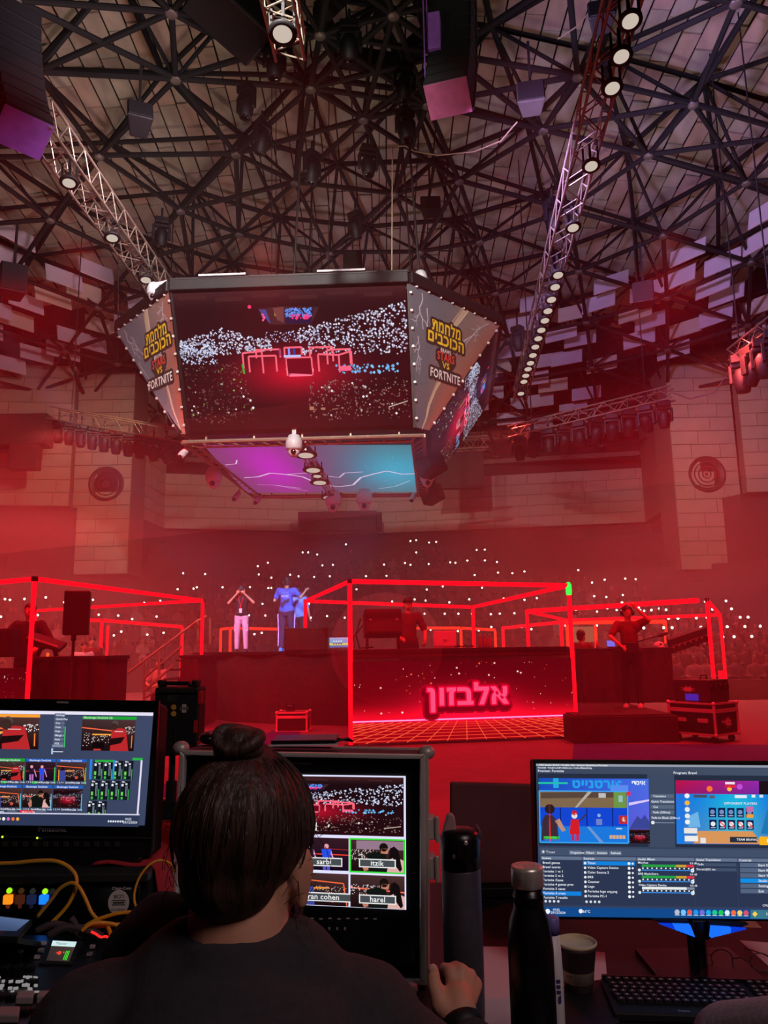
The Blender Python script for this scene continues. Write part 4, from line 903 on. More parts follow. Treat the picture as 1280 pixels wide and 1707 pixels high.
def person(label, loc, yaw, H=1.76, arms=None, legs=None, shirt=m_black, pants=m_navy, shoes=m_black, hair=m_hairb, skin=m_skin, voxel=.014, sleeve=.5, lean=0, head_turn=0, head_tilt=0, cap=None, seated=False, longhair=False, extra=None):
    """standing figure; arms = {'L': (elbow, hand), 'R': ...} in body coordinates (x right, y ahead, z up, metres for a 1.76 m body)"""
    s = H / 1.76; Rz = MX.Rotation(yaw, 3, 'Z'); base = V(loc)
    def G(p): return base + Rz @ (V(p) * s)
    t = T('person', label, 'person', base)
    hz = .92; sh = 1.44; LN = V((0, lean, 0))
    nk = V((0, lean * .9, 1.48)); hd = nk + V((0, .015 + lean * .1, .165)); Rh = Rz @ MX.Rotation(head_turn, 3, 'Z') @ MX.Rotation(head_tilt, 3, 'X')
    shL, shR = V((-.185, lean * .9, sh)), V((.185, lean * .9, sh)); hpL, hpR = V((-.095, 0, hz)), V((.095, 0, hz))
    arms = arms or {}; aL = arms.get('L', (V((-.25, .0, 1.15)), V((-.24, .08, .90)))); aR = arms.get('R', (V((.25, .0, 1.15)), V((.24, .08, .90))))
    lg = legs or {'L': (V((-.11, .02, .49)), V((-.12, -.02, .08))), 'R': (V((.11, .02, .49)), V((.12, -.02, .08)))}
    body = MB(); HC = G(hd)
    def HP(p): return HC + Rh @ (V(p) * s)
    body.ell(HP((0, -.012, .02)), (.077 * s, .095 * s, .098 * s), Rh); body.ell(HP((0, .018, -.055)), (.058 * s, .07 * s, .068 * s), Rh)
    body.cap(HP((0, .085, -.005)), HP((0, .108, -.035)), .010 * s, .016 * s, 7)
    for sg in (-1, 1): body.ell(HP((sg * .079, -.005, -.012)), (.012 * s, .022 * s, .032 * s), Rh)
    body.cap(G(nk - V((0, 0, .05))), HP((0, -.015, -.06)), .058 * s, .054 * s)
    body.cap(G((-.13, lean * .85, 1.38)), G((.13, lean * .85, 1.38)), .085 * s, .085 * s); body.cap(G((0, lean * .7, 1.30)), G((0, lean * .1, 1.0)), .125 * s, .115 * s); body.cap(G((-.07, 0, .95)), G((.07, 0, .95)), .10 * s, .10 * s)
    for S_, (el, ha) in ((shL, aL), (shR, aR)):
        body.cap(G(S_), G(el), .05 * s, .04 * s); body.cap(G(el), G(ha), .041 * s, .027 * s); hand(body, G(ha), G(ha) - G(el), G(ha) - G(el) + V((0, 0, .4)) if abs((V(ha) - V(el)).normalized().z) < .8 else G(V(ha) + V((0, .3, 0))) - G(ha), s)
    for h_, k in ((hpL, 'L'), (hpR, 'R')):
        kn, ft = lg[k]; body.cap(G(h_), G(kn), .085 * s, .055 * s); body.cap(G(kn), G(ft), .056 * s, .038 * s); body.cap(G(ft - V((0, .03, .03))), G(ft + V((0, .15, -.045))), .038 * s, .03 * s)
    bo = P('body', solid(body, skin, voxel * s, 3), None, t)
    top = MB(); e_ = .016
    top.cap(G((-.13, lean * .85, 1.39)), G((.13, lean * .85, 1.39)), (.092 + e_) * s, (.092 + e_) * s); top.cap(G((0, lean * .7, 1.30)), G((0, lean * .1, 1.0)), (.138 + e_) * s, (.13 + e_) * s)
    top.cap(G((-.06, 0, .99)), G((.06, 0, .99)), (.108 + e_) * s, (.108 + e_) * s)
    for S_, (el, ha) in ((shL, aL), (shR, aR)):
        d = V(el) - S_; top.cap(G(S_), G(S_ + d * min(1, sleeve * 1.5)), (.058 + e_) * s, (.05 + e_) * s)
        if sleeve > .67: top.cap(G(el), G(V(el) + (V(ha) - V(el)) * (sleeve - .67) * 2.9), (.048 + e_) * s, (.032 + e_) * s)
    P('shirt', solid(top, shirt, max(.013, voxel) * s, 3), None, t)
    tr = MB(); tr.cap(G((-.06, 0, .90)), G((.06, 0, .90)), .121 * s, .121 * s)
    for h_, k in ((hpL, 'L'), (hpR, 'R')):
        kn, ft = lg[k]; tr.cap(G(h_), G(kn), .10 * s, .075 * s); tr.cap(G(kn), G(ft + (kn - ft) * .03), .076 * s, .062 * s)
    P('trousers', solid(tr, pants, max(.013, voxel) * s, 3), None, t)
    for k in 'LR':
        ft = lg[k][1]; sm = MB(); sm.cap(G(ft + V((0, -.045, -.035))), G(ft + V((0, .14, -.045))), .046 * s, .04 * s); sm.box(G(ft + V((0, .05, -.07))), (.085 * s, .26 * s, .03 * s), Rz)
        P('shoe', solid(sm, shoes, .012 * s, 2), None, t)
    hm = MB(); hm.ell(HP((0, -.024, .036)), (.086 * s, .102 * s, .096 * s), Rh); hm.ell(HP((0, -.055, -.03)), (.07 * s, .06 * s, .07 * s), Rh)
    if longhair: hm.cap(HP((0, -.08, 0)), HP((0, -.1, -.28)), .08 * s, .07 * s); hm.cap(HP((-.07, -.03, 0)), HP((-.08, -.02, -.2)), .03 * s, .03 * s); hm.cap(HP((.07, -.03, 0)), HP((.08, -.02, -.2)), .03 * s, .03 * s)
    P('hair', solid(hm, hair, .012 * s, 2), None, t)
    if cap:
        cm = MB(); cm.ell(HP((0, -.015, .055)), (.092 * s, .108 * s, .082 * s), Rh); cm.prism([HP((-.06, .07, .05)), HP((.06, .07, .05)), HP((.045, .17, .035)), HP((-.045, .17, .035))], Rh @ V((0, 0, .014 * s))); P('cap', cm, cap, t, True)
    for sg in (-1, 1):
        e = MB(); e.ell(HP((sg * .032, .078, .005)), (.013 * s, .010 * s, .010 * s), Rh, 10, 6); P('eye', e, m_white, t, True)
        e = MB(); e.ell(HP((sg * .032, .0875, .005)), (.006 * s, .003 * s, .006 * s), Rh, 8, 5); P('iris', e, m_glassk, t, True)
        e = MB(); e.cap(HP((sg * .018, .088, .026)), HP((sg * .048, .078, .028)), .005 * s, .004 * s, 6); P('brow', e, hair, t, True)
    e = MB(); e.cap(HP((-.022, .087, -.073)), HP((.022, .087, -.073)), .007 * s, .007 * s, 6); P('mouth', e, M('lips', (150, 70, 66), .5), t, True)
    if extra: extra(t, G, HP, s, Rz, Rh)
    return t
# photographer on the stage, facing the desk
def ex_photo(t, G, HP, s, Rz, Rh):
    p = HP((0, .155, -.005)); c = MB(); c.box(p, (.14 * s, .06 * s, .10 * s), Rh); c.box(p + Rh @ V((0, 0, .06 * s)), (.06 * s, .05 * s, .03 * s), Rh); c.tube(p, p + Rh @ V((0, .11 * s, 0)), .038 * s, 14)
    o = O('camera_held', c, m_black, 'black photo camera held to the eye by the photographer on stage', 'camera', p, None, False, .006)
    l = MB(); l.path([G((-.07, .10, 1.47)), G((-.05, .165, 1.36)), G((-.01, .178, 1.22)), G((0, .175, 1.13))], .011 * s, 6); l.path([G((.07, .10, 1.47)), G((.05, .165, 1.36)), G((.01, .178, 1.22)), G((0, .175, 1.13))], .011 * s, 6); P('lanyard', l, m_red, t)
    P('badge', MB().box(G((0, .185, 1.07)), (.075 * s, .012, .12 * s), Rz), m_white, t, bevel=.004)
    for sx in (-1, 1): P('pocket', MB().box(G((sx * .165, .01, .62)), (.04, .15 * s, .19 * s), Rz), m_pink, t, bevel=.012)
Yp = 19.0; fp = aty(402, 1083, Yp)
person('person in a black shirt and pink cargo trousers photographing from the stage', (fp.x, Yp, 1.46), PI, 1.62, {'L': (V((-.33, .12, 1.28)), V((-.105, .20, 1.51))), 'R': (V((.33, .12, 1.28)), V((.105, .20, 1.51)))}, shirt=M('black_tee', (34, 26, 32), .9), pants=m_pink, sleeve=.35, extra=ex_photo)
def ex_jersey(t, G, HP, s, Rz, Rh):
    cv = CV(1, 1); cv.text('FORTNITE', .5, .34, .19, (214, 224, 250), .02, 'c', 0, .62); cv.text('TEAM ISRAEL', .5, .12, .08, (150, 175, 240), .01, 'c', 0, .6); cv.poly([(.12, .72), (.5, .50), (.86, .42), (.9, .60), (.55, .74), (.14, .92)], (24, 26, 70)); cv.poly([(.2, .84), (.62, .70), (.86, .66), (.6, .8)], (60, 100, 220))
    TL, TR, BR, BL = G((-.145, -.157, 1.40)), G((.145, -.157, 1.40)), G((.135, -.172, 1.0)), G((-.135, -.172, 1.0))
    c = (TL + TR + BR + BL) / 4; n = Rz @ V((0, -1, 0))
    fn = lambda u, v, l: (TL * (1 - u) + TR * u) * (1 - v) + (BL * (1 - u) + BR * u) * v + n * (l + .012 - .10 * (u - .5) ** 2)
    P('jersey_print', cv.mesh('jersey_print', fn, m_print, .002), None, t)
    for sx in (-1, 1): P('side_stripe', MB().path([G((sx * .205, 0, .88)), G((sx * .19, .02, .5)), G((sx * .185, -.02, .12))], .02, 6), m_lilac, t)
m_lilac = M('lilac_stripe', (200, 170, 235), .7)
fb = aty(477, 1084, 19.4)
person('person seen from behind in a blue jersey lettered across the back on stage', (fb.x, 19.4, 1.46), -.12, 1.84, {'L': (V((-.30, .02, 1.20)), V((-.20, .26, 1.34))), 'R': (V((.34, .02, 1.27)), V((.40, .24, 1.42)))}, shirt=m_blue, pants=M('dark_track_trousers', (34, 30, 62), .8), shoes=M('bright_blue_shoes', (40, 150, 250), .5), sleeve=.42, head_turn=.3, extra=ex_jersey)
fl = aty(497, 1084, 20.0)
person('person in pale blue half hidden behind the blue jersey on stage', (fl.x, 20.0, 1.46), -.1, 1.62, {'R': (V((.27, .0, 1.16)), V((.31, .05, .92)))}, shirt=M('pale_blue_shirt', (110, 150, 235), .7), sleeve=.5)
# man in the booth
mb_ = aty(681, 1080, 14.6)
person('person in a red tee and black cap standing in the booth above the name panel', (mb_.x, 14.6, .6), PI + .1, 1.82, {'L': (V((-.30, .06, 1.15)), V((-.26, .28, .98))), 'R': (V((.29, .08, 1.15)), V((.16, .33, 1.02)))}, shirt=M('dark_red_tee', (76, 12, 16), .9), cap=m_black, sleeve=.52, head_tilt=.12)
# man with headphones and boom pole
def ex_boom(t, G, HP, s, Rz, Rh):
    h = MB(); h.path([HP((-.095, -.01, 0)), HP((-.085, -.015, .08)), HP((0, -.02, .135)), HP((.085, -.015, .08)), HP((.095, -.01, 0))], .012, 6)
    for sg in (-1, 1): h.lathe(HP((sg * .085, -.005, -.01)), [(.001, 0), (.045, .005), (.045, .03), (.001, .035)], 12, 0, Rh @ MX.Rotation(sg * PI / 2, 3, 'Y'))
    P('headphones', h, m_black, t)
    a, c = aty(1016, 1083, 13.6), aty(1100, 1059, 14.1); bm_ = T('boom_microphone', 'long dark boom microphone pole held by the man with headphones', 'microphone', (a.x, a.y, 0.41)); P('pole', MB().tube(a, c, .012, 8), m_black, bm_); P('microphone', MB().cap(c, c + (c - a).normalized() * .16, .035, .03), m_cloth, bm_, True); P('grip', MB().tube(a, a + (c - a) * .1, .02, 8), m_rubber, bm_)
    P('bag', MB().box(G((.0, .2, 1.02)), (.34 * s, .12 * s, .2 * s), Rz), m_black, t, bevel=.02)
mh = aty(1050, 1085, 13.8)
person('person in a red shirt with headphones raising an arm at the right booth', (mh.x, 13.8, .41), PI - .4, 1.76, {'R': (V((.30, .15, 1.22)), V((.10, .30, 1.05))), 'L': (V((-.36, .10, 1.50)), V((-.16, .08, 1.72)))}, shirt=m_redshirt, shoes=m_white, sleeve=.5, head_turn=.5, extra=ex_boom)
m2 = aty(970, 1085, 16.2)
person('person in a red top looking down behind the green-tipped post', (m2.x, 16.2, .0), -.9, 1.80, {'R': (V((.24, .16, 1.16)), V((.10, .36, 1.20)))}, shirt=m_redshirt, shoes=m_white, sleeve=.5, voxel=.016)
# seated figures at the left desk
SIT = {'L': (V((-.13, .42, .90)), V((-.13, .40, .48))), 'R': (V((.13, .42, .90)), V((.13, .40, .48)))}
ls = aty(46, 1085, 12.9)
person('person silhouetted at the left desk with both arms out over the keys', (ls.x, 12.9, .42), PI, 1.9, {'L': (V((-.40, .10, 1.16)), V((-.30, .32, 1.06))), 'R': (V((.40, .10, 1.16)), V((.30, .32, 1.06)))}, shirt=M('dark_hoodie', (40, 22, 26), .9), sleeve=.95, voxel=.016)
lw = aty(140, 1085, 19)
person('person in a white shirt sitting far back beside the loudspeaker', (lw.x, 19, .1), PI + .6, 1.66, None, shirt=m_white, sleeve=.5, voxel=.018)
lt = aty(153, 1085, 20.5)
person('person in dark red standing close behind the one in white', (lt.x, 20.5, .1), PI + .4, 1.80, None, shirt=m_redshirt, sleeve=.5, voxel=.018)
lw = aty(266, 1085, 18.6)
person('person with long hair seated beyond the stair rails', (lw.x, 18.6, -.35), PI - .3, 1.68, {'L': (V((-.24, .15, 1.16)), V((-.05, .3, 1.1))), 'R': (V((.24, .15, 1.16)), V((.05, .3, 1.1)))}, shirt=M('pinkish_top', (170, 110, 110), .9), longhair=True, hair=m_hair, voxel=.018)
# ---------------------------------------------------------------- crowd with phone torches
def crowd_mesh(k):
    r = random.Random(20 + k); b = MB(); up = k % 2 == 0
    b.cap((0, 0, .25), (0, 0, .62), .17, .14, 8); b.cap((-.13, 0, .66), (.13, 0, .66), .085, .085, 8); b.cap((0, 0, .7), (0, .01, .8), .055, .055, 8); b.ell((0, .01, .90), (.082, .10, .12), None, 10, 8)
    b.cap((-.10, .02, .2), (-.12, .38, .22), .085, .07, 8); b.cap((.10, .02, .2), (.12, .38, .22), .085, .07, 8)
    if up: b.cap((.19, 0, .64), (.28, .12, .80), .05, .042, 8); b.cap((.28, .12, .80), (.24, .22, 1.06), .042, .045, 8)
    else: b.cap((.19, 0, .64), (.24, .1, .42), .05, .042, 8); b.cap((.24, .1, .42), (.1, .3, .42), .042, .04, 8)
    b.cap((-.19, 0, .64), (-.25, .1, .42), .05, .042, 8); b.cap((-.25, .1, .42), (-.1, .3, .42), .042, .04, 8)
    b.cap((-.12, .40, .22), (-.12, .42, -.1), .06, .05, 8); b.cap((.12, .40, .22), (.12, .42, -.1), .06, .05, 8)
    def pick(c):
        if c.z > .93 or (c.z > .84 and c.y < -.01): return 2
        if c.z > .76 and c.z < 1.0 and abs(c.x) < .13: return 1
        if c.z > .9 and c.x > .15: return 1
        return 0
    return solid(b, [r_sh[k % len(r_sh)], M('crowd_skin', (120, 84, 68), .7), m_hairb], .045, 2, pick, 'spectator')
r_sh = [M('crowd_shirt_%s' % n, c, .9) for n, c in (('dark', (34, 28, 32)), ('white', (92, 86, 86)), ('grey', (50, 46, 48)), ('blue', (36, 36, 56)), ('red', (70, 28, 28)), ('buff', (60, 52, 44)))]
CMs = [crowd_mesh(k) for k in range(6)]
ph = MB(); ph.box((0, 0, 0), (.075, .012, .15)); ph.ell((0, -.03, .04), (.036, .03, .036), None, 8, 6, 1); PHM = ph.mesh('phone', [m_black, m_phone])
env = [(-20, 972), (120, 985), (200, 1005), (290, 985), (330, 950), (400, 945), (510, 915), (585, 908), (700, 905), (740, 903), (820, 912), (880, 940), (975, 948), (1075, 962), (1112, 995)]
def envy(x):
    for (x0, y0), (x1, y1) in zip(env, env[1:]):
        if x0 <= x <= x1: return y0 + (y1 - y0) * (x - x0) / (x1 - x0)
    return 1200
seats = set(); n_p = 0; n_s = 0
# torches read off the photograph first, the dim rest of the rows after
TORCH = [(12, 975), (30, 976), (18, 985), (26, 992), (37, 989), (33, 1004), (50, 994), (66, 1011), (73, 1016), (83, 1011), (94, 998), (28, 1005), (150, 1017), (170, 1022), (201, 1027), (280, 1066), (190, 1068), (208, 1077), (250, 1058), (160, 1010), (115, 1004), (225, 1035), (60, 1030), (10, 1015), (513, 923), (522, 924), (535, 928), (546, 932), (560, 937), (572, 936), (584, 914), (545, 950), (455, 945), (436, 950), (436, 967), (308, 961), (351, 966), (378, 972), (460, 963), (463, 974), (490, 962), (505, 965), (533, 965), (560, 955), (575, 965), (304, 980), (297, 985), (292, 987), (331, 983), (338, 977), (270, 1010), (248, 1011), (265, 1018), (421, 987), (427, 988), (453, 993), (443, 1005), (420, 1029), (430, 1038), (447, 1043), (453, 1040), (431, 1042), (445, 1054), (434, 1054), (436, 1071), (418, 1070), (500, 1010), (549, 1010), (524, 1010), (563, 1007), (564, 988), (555, 1025), (583, 1025), (527, 1035), (576, 1033), (558, 1035), (530, 965), (693, 911), (702, 911), (702, 918), (723, 912), (713, 929), (737, 907), (725, 948), (684, 937), (690, 938), (757, 930), (750, 935), (763, 940), (770, 935), (752, 941), (756, 945), (789, 943), (804, 918), (819, 918), (799, 963), (807, 964), (819, 945), (837, 940), (838, 948), (864, 950), (886, 948), (858, 970), (867, 963), (885, 972), (830, 970), (975, 951), (1020, 966), (1057, 969), (1075, 972), (1000, 979), (1003, 996), (1011, 981), (1025, 1003), (1050, 1003), (1009, 1014), (1025, 1014), (975, 1023), (1077, 1018), (1089, 1022), (1113, 1012), (750, 983), (757, 991), (722, 990), (720, 999), (750, 986), (775, 1002), (815, 988), (852, 998), (882, 1005), (826, 1012), (845, 1014), (777, 1023), (720, 1030), (750, 1032), (730, 1040), (795, 1035), (800, 1030), (838, 1028), (852, 1028), (866, 1016), (790, 1000), (700, 1005), (660, 997), (648, 937), (617, 965), (650, 969), (605, 990), (606, 1005), (830, 1048), (770, 1040), (895, 1050), (880, 1058), (900, 1062), (905, 1075), (897, 1073), (912, 1080), (855, 1065), (870, 1069), (720, 1065), (760, 1060), (810, 1058), (690, 1055), (625, 1040), (612, 1022), (1040, 1020), (960, 1070), (1010, 1063), (1090, 1070), (900, 1032), (905, 990), (860, 1040)]
def bowl_at(px, py):
    """seat nearest to the sight line on the tiers"""
    d = ray(px, py); best = None
    for t in range(NT):
        r = R0 + (t + .45) * TD; ox, oy = -BC.x, -BC.y
        a = d.x ** 2 + d.y ** 2; b_ = 2 * (d.x * ox + d.y * oy); c = ox * ox + oy * oy - r * r; D = b_ * b_ - 4 * a * c
        if D < 0: continue
        k = (-b_ + math.sqrt(D)) / (2 * a); p = V((0, 0, CZ)) + d * k; e = abs(p.z - (BZ + t * TR_ + 1.3))
        if best is None or e < best[0]: best = (e, V((p.x, p.y, BZ + t * TR_)), t)
    return best
def seat(p, t, torch):
    global n_p, n_s
    ang = math.atan2(p.y - BC.y, p.x - BC.x); key = (t, round(ang * (R0 + t * TD) / .55))
    if key in seats: return
    seats.add(key); a = key[1] * .55 / (R0 + t * TD) if not torch else ang; r = R0 + (t + .35) * TD; x, y = BC.x + r * math.cos(a), BC.y + r * math.sin(a); yaw = a + PI / 2 + rnd.uniform(-.3, .3); kk = rnd.randrange(3) * 2 + (0 if torch else 1)
    if n_s >= 300: return
    s = rnd.uniform(.9, 1.05); o = inst('spectator', CMs[kk], None, m4((x, y, p.z + .12), MX.Rotation(yaw, 3, 'Z'), (s, s, s))); n_s += 1
    tag(o, 'spectator with a lit phone raised in the far grandstand' if torch else 'dim spectator sitting in the far grandstand', 'person', 'far grandstand spectators with phones' if torch else 'far grandstand spectators')
    if torch:
        Rz = MX.Rotation(yaw, 3, 'Z'); q = V((x, y, p.z + .12)) + Rz @ V((.24, .25, 1.16)) * s
        tag(inst('phone', PHM, None, m4(q, MX.Rotation(yaw + PI, 3, 'Z'))), 'phone with its white torch on held up in the far grandstand', 'phone', 'phone torches in the far grandstand'); n_p += 1
for x, y in TORCH: e, p, t = bowl_at(x, y); seat(p, t, True)
for _ in range(1500):
    x = rnd.uniform(-15, 1115); y = envy(x) + 8 + rnd.random() * (1078 - envy(x)); e, p, t = bowl_at(x, y); seat(p, t, False)
print('crowd', n_s, n_p)
# near block of spectators at the right, behind a low barrier
b = MB(); q0, q1 = aty(1132, 1134, 21.0), aty(1360, 1134, 21.0); b.bar((q0.x, q0.y, .26), (q1.x, q1.y, .26), .12, .52)
S('wall_right_barrier', b, m_seat)
b = MB(); D_ = (V((q1.x, q1.y)) - V((q0.x, q0.y))).normalized(); Nn = V((-D_.y, D_.x)); Nn = Nn if Nn.y > 0 else -Nn
for k in range(6):
    b.box(((q0.x + q1.x) / 2 + .3, 21.6 + .9 * k, (.02 + .30 * k) / 2 + .01), (q1.x - q0.x + .5, .9, .04 + .30 * k))
S('right_stand_floor', b, m_seat)
for k in range(6):
    for j in range(9):
        c = V((q0.x + .15 + .42 * j + rnd.uniform(-.1, .1) + .2 * (k % 2), 21.5 + .9 * k))
        torch = rnd.random() < (.75 if k > 0 else .3); yaw = PI - .2 + rnd.uniform(-.3, .3)
        kk = rnd.randrange(3) * 2 + (0 if torch else 1); z = .16 + .30 * k; o = inst('spectator', CMs[kk], None, m4((c.x, c.y, z), MX.Rotation(yaw, 3, 'Z')))
        tag(o, 'spectator waving a lit phone behind the barrier on the right' if torch else 'spectator sitting behind the low barrier on the right', 'person', 'spectators behind the right barrier with phones' if torch else 'spectators behind the right barrier')
        if torch:
            q = V((c.x, c.y, z)) + MX.Rotation(yaw, 3, 'Z') @ V((.24, .25, 1.16)); tag(inst('phone', PHM, None, m4(q, MX.Rotation(yaw + PI, 3, 'Z'))), 'phone with its white torch on in the stand behind the right barrier', 'phone', 'phone torches behind the right barrier')
# ================================================================ stage furniture
def flightcase(name, N, R, d, lab, logo=None, castor=True):
    """N = base corner nearest the lens, box extends +x, +y of R"""
    w_, dp, h = d; t = T(name, lab, 'flight case', N); z0 = .12 if castor else .0
    def Q(a, c, e): return V(N) + R @ V((a, c, e + z0))
    P('body', MB().box(Q(w_ / 2, dp / 2, h / 2), (w_ - .02, dp - .02, h - .02), R), m_black, t)
    for a in (0, w_):
        for c in (0, dp): P('corner_post', MB().bar(Q(a, c, 0), Q(a, c, h), .035), m_alu, t, bevel=.005)
    for e in (0, h * .74, h * .80, h):
        for p, q in (((0, 0), (w_, 0)), ((0, 0), (0, dp)), ((w_, 0), (w_, dp)), ((0, dp), (w_, dp))): P('edge_rail', MB().bar(Q(*p, e), Q(*q, e), .03), m_alu, t, bevel=.004)
    for a in (0, w_):
        for c in (0, dp):
            for e in (0, h): P('ball_corner', MB().ell(Q(a, c, e), (.035,) * 3, None, 10, 6), m_alu, t, True)
    for f in (.25, .72):
        P('latch', MB().box(Q(-.012, dp * f, h * .45), (.02, dp * .22, h * .13), R), m_alu, t, bevel=.006)
    for f in (.2, .85): P('latch', MB().box(Q(w_ * f, -.012, h * .77), (w_ * .09, .02, h * .12), R), m_alu, t, bevel=.006)
    if castor:
        for a in (.08, w_ - .08):
            for c in (.08, dp - .08): P('castor', MB().tube(Q(a - .02, c, -.07), Q(a + .02, c, -.07), .05, 12).bar(Q(a, c, -.02), Q(a, c, -.08), .03), m_rubber, t)
    if logo:
        cv = CV(1, 1); logo(cv); fn = plane_fn(Q(w_ * .28, 0, h * .66), Q(w_ * .78, 0, h * .66), Q(w_ * .78, 0, h * .12), Q(w_ * .28, 0, h * .12), .004); P('logo', cv.mesh('logo', fn, m_print, .001), None, t)
    return t, Q
def star(cv, txt=True):
    for k in range(16): a = 2 * PI * k / 16 + .1; L = .42 if k % 2 else .28; cv.poly([(.55 + .06 * math.cos(a + 1.5), .5 + .06 * math.sin(a + 1.5)), (.55 + L * math.cos(a), .5 + L * math.sin(a)), (.55 - .06 * math.cos(a + 1.5), .5 - .06 * math.sin(a + 1.5))], (214, 200, 196))
    cv.up()
    if txt: cv.text('Magic', .02, .52, .22, (230, 220, 215), .01); cv.text('Ski', .62, .72, .22, (230, 220, 215), .01)
N = aty(1196, 1254, 12.0); N.z = 0
Rr = MX.Rotation(.62 + .0, 3, 'Z'); 
tR, Q = flightcase('flight_case', N, Rr, (.62, .78, .46), 'black flight case with aluminium edges and starburst logo on castors at the right', lambda cv: star(cv))
hz_ = .12 + .46 + .016
hm_ = T('haze_machine', 'black haze machine with four round vents on the right flight case', 'haze machine', V(N) + Rr @ V((.3, .35, hz_)))
def QH(a, c, e): return V(N) + Rr @ V((a, c, hz_ + e))
P('body', MB().prism([QH(.02, .06, .01), QH(.56, .06, .01), QH(.56, .70, .01), QH(.02, .70, .01)], (0, 0, .33)), M('haze_machine_shell', (44, 42, 42), .6), hm_, bevel=.012)
for k in range(4): P('round_vent', MB().lathe(QH(.11 + .125 * k, .06, .23), [(.052, 0), (.052, .02), (.045, .024), (.03, .006), (.001, .004)], 18, 0, Rr @ MX.Rotation(PI / 2, 3, 'X')), m_rubber, hm_, True)
P('handle', MB().path([QH(.18, .3, .34), QH(.2, .3, .40), QH(.34, .3, .40), QH(.36, .3, .34)], .012, 6), m_black, hm_)
P('display', MB().box(QH(.008, .36, .075), (.012, .22, .10), Rr), E('blue_display', (64, 40, 190), .7), hm_)
cv = CV(1, 1); star(cv, False); P('logo', cv.mesh('logo', plane_fn(QH(.015, .62, .27), QH(.015, .26, .27), QH(.015, .26, .12), QH(.015, .62, .12), .004), m_print, .001), None, hm_)
for k in range(4): P('foot', MB().tube(QH((.06, .52)[k % 2], (.1, .66)[k // 2], -.002), QH((.06, .52)[k % 2], (.1, .66)[k // 2], .02), .025, 10), m_rubber, hm_)
N2 = aty(461, 1211, 14.7); N2.z = 0
flightcase('flight_case', N2, MX.Rotation(-.05, 3, 'Z'), (.56, .42, .34), 'small black flight case standing on the floor against the stage skirt', None, False)
b = MB(); c = aty(484, 1164, 14.9); b.box((c.x, 14.92, .43), (.16, .12, .14)); b.box((c.x, 14.85, .46), (.1, .01, .03), None, 1)
O('radio_pack', b, [m_black, E('pack_display', (120, 30, 40), .6)], 'small dark receiver standing on the case by the stage skirt', 'receiver', None, None, False, .006)
# black loudspeaker on a stand
sp = T('stage_loudspeaker', 'black loudspeaker on a pole before the left draped desk', 'loudspeaker', (aty(117, 1060, 11.0).x, 11.0, 0)); c0, c1 = aty(97, 985, 11), aty(139, 1058, 11); cc = (c0 + c1) / 2; Rs = MX.Rotation(.30, 3, 'Z')
P('cabinet', MB().box(cc + V((.03, .15, 0)), (.34, .34, c0.z - c1.z), Rs), m_black, sp, bevel=.015); P('grille', MB().box(cc + V((.03, .15, 0)) + Rs @ V((0, -.175, 0)), (.31, .02, c0.z - c1.z - .05), Rs), m_rubber, sp)
P('pole', MB().tube((cc.x, 11.15, .1), (cc.x, 11.15, c1.z), .02, 10), m_dark, sp); P('socket', MB().tube((cc.x, 11.15, c1.z - .08), (cc.x, 11.15, c1.z), .035, 10), m_black, sp)
for k in range(3): a = 2 * PI * k / 3 + .5; P('leg', MB().tube((cc.x, 11.15, .55), (cc.x + .5 * math.cos(a), 11.15 + .5 * math.sin(a), .02), .014, 8), m_dark, sp)
# stairs and rails
st = T('stage_stairs', 'black stairs with slanting tubular rails at the left of the stage', 'stairs', (aty(270, 1160, 17).x, 17, 0))
s0, s1 = aty(228, 1170, 16.6), aty(318, 1080, 17.4)
for k in range(7):
    f = (k + .5) / 7; P('tread', MB().box((s0.x + (s1.x - s0.x) * f, 17.6, .2 * k + .1), (.3, 1.2, .04)), m_drape, st); P('stringer', MB().box((s0.x + (s1.x - s0.x) * f, 18.15, .1 * k + .05), (.26, .05, .2 * k + .1)), m_drape, st)
for pts in ([(213, 1122), (332, 1033)], [(242, 1129), (303, 1077)], [(243, 1150), (290, 1108)], [(243, 1163), (262, 1150)], [(330, 1035), (345, 1027)]): P('rail', MB().path([aty(x, y, 16.9) for x, y in pts], .028, 8), m_truss, st)
for x, y0, y1 in ((240, 1103, 1168), (265, 1085, 1131), (330, 1036, 1074), (350, 1030, 1074)): P('rail_post', MB().tube(aty(x, y0, 16.9), aty(x, y1, 16.9), .03, 8), m_truss, st)
# things on the booth desk
zd = zk
def on(px, Y): p = aty(px, 1085, Y); return V((p.x, Y, zd))
p = on(632, 13.0); t = T('rack_monitor', 'dark tilted rack case on the booth desk beside the man in the cap', 'rack case', p); Rk = MX.Rotation(.12, 3, 'Z') @ MX.Rotation(-.22, 3, 'X')
P('case', MB().box(p + V((.06, 0, .42)), (.62, .34, .42), Rk), m_black, t, bevel=.015); P('back_panel', MB().box(p + V((.06, 0, .42)) + Rk @ V((0, -.175, .0)), (.56, .02, .36), Rk), m_dark, t)
for sx in (-1, 1): P('support', MB().bar(p + V((.06 + sx * .26, .05, 0)), p + V((.06 + sx * .26, .05, .3)), .05), m_dark, t); P('handle', MB().bar(p + V((.06, 0, .42)) + Rk @ V((sx * .24, -.20, .02)), p + V((.06, 0, .42)) + Rk @ V((sx * .20, -.20, .02)), .02), m_alu, t)
P('cables', MB().path([p + V((-.30, -.1, .5)), p + V((-.38, -.12, .25)), p + V((-.32, -.15, .02)), p + V((-.1, -.2, .03))], .015, 5).path([p + V((-.26, -.1, .4)), p + V((-.42, -.12, .2)), p + V((-.40, -.15, .02))], .012, 5), m_black, t)
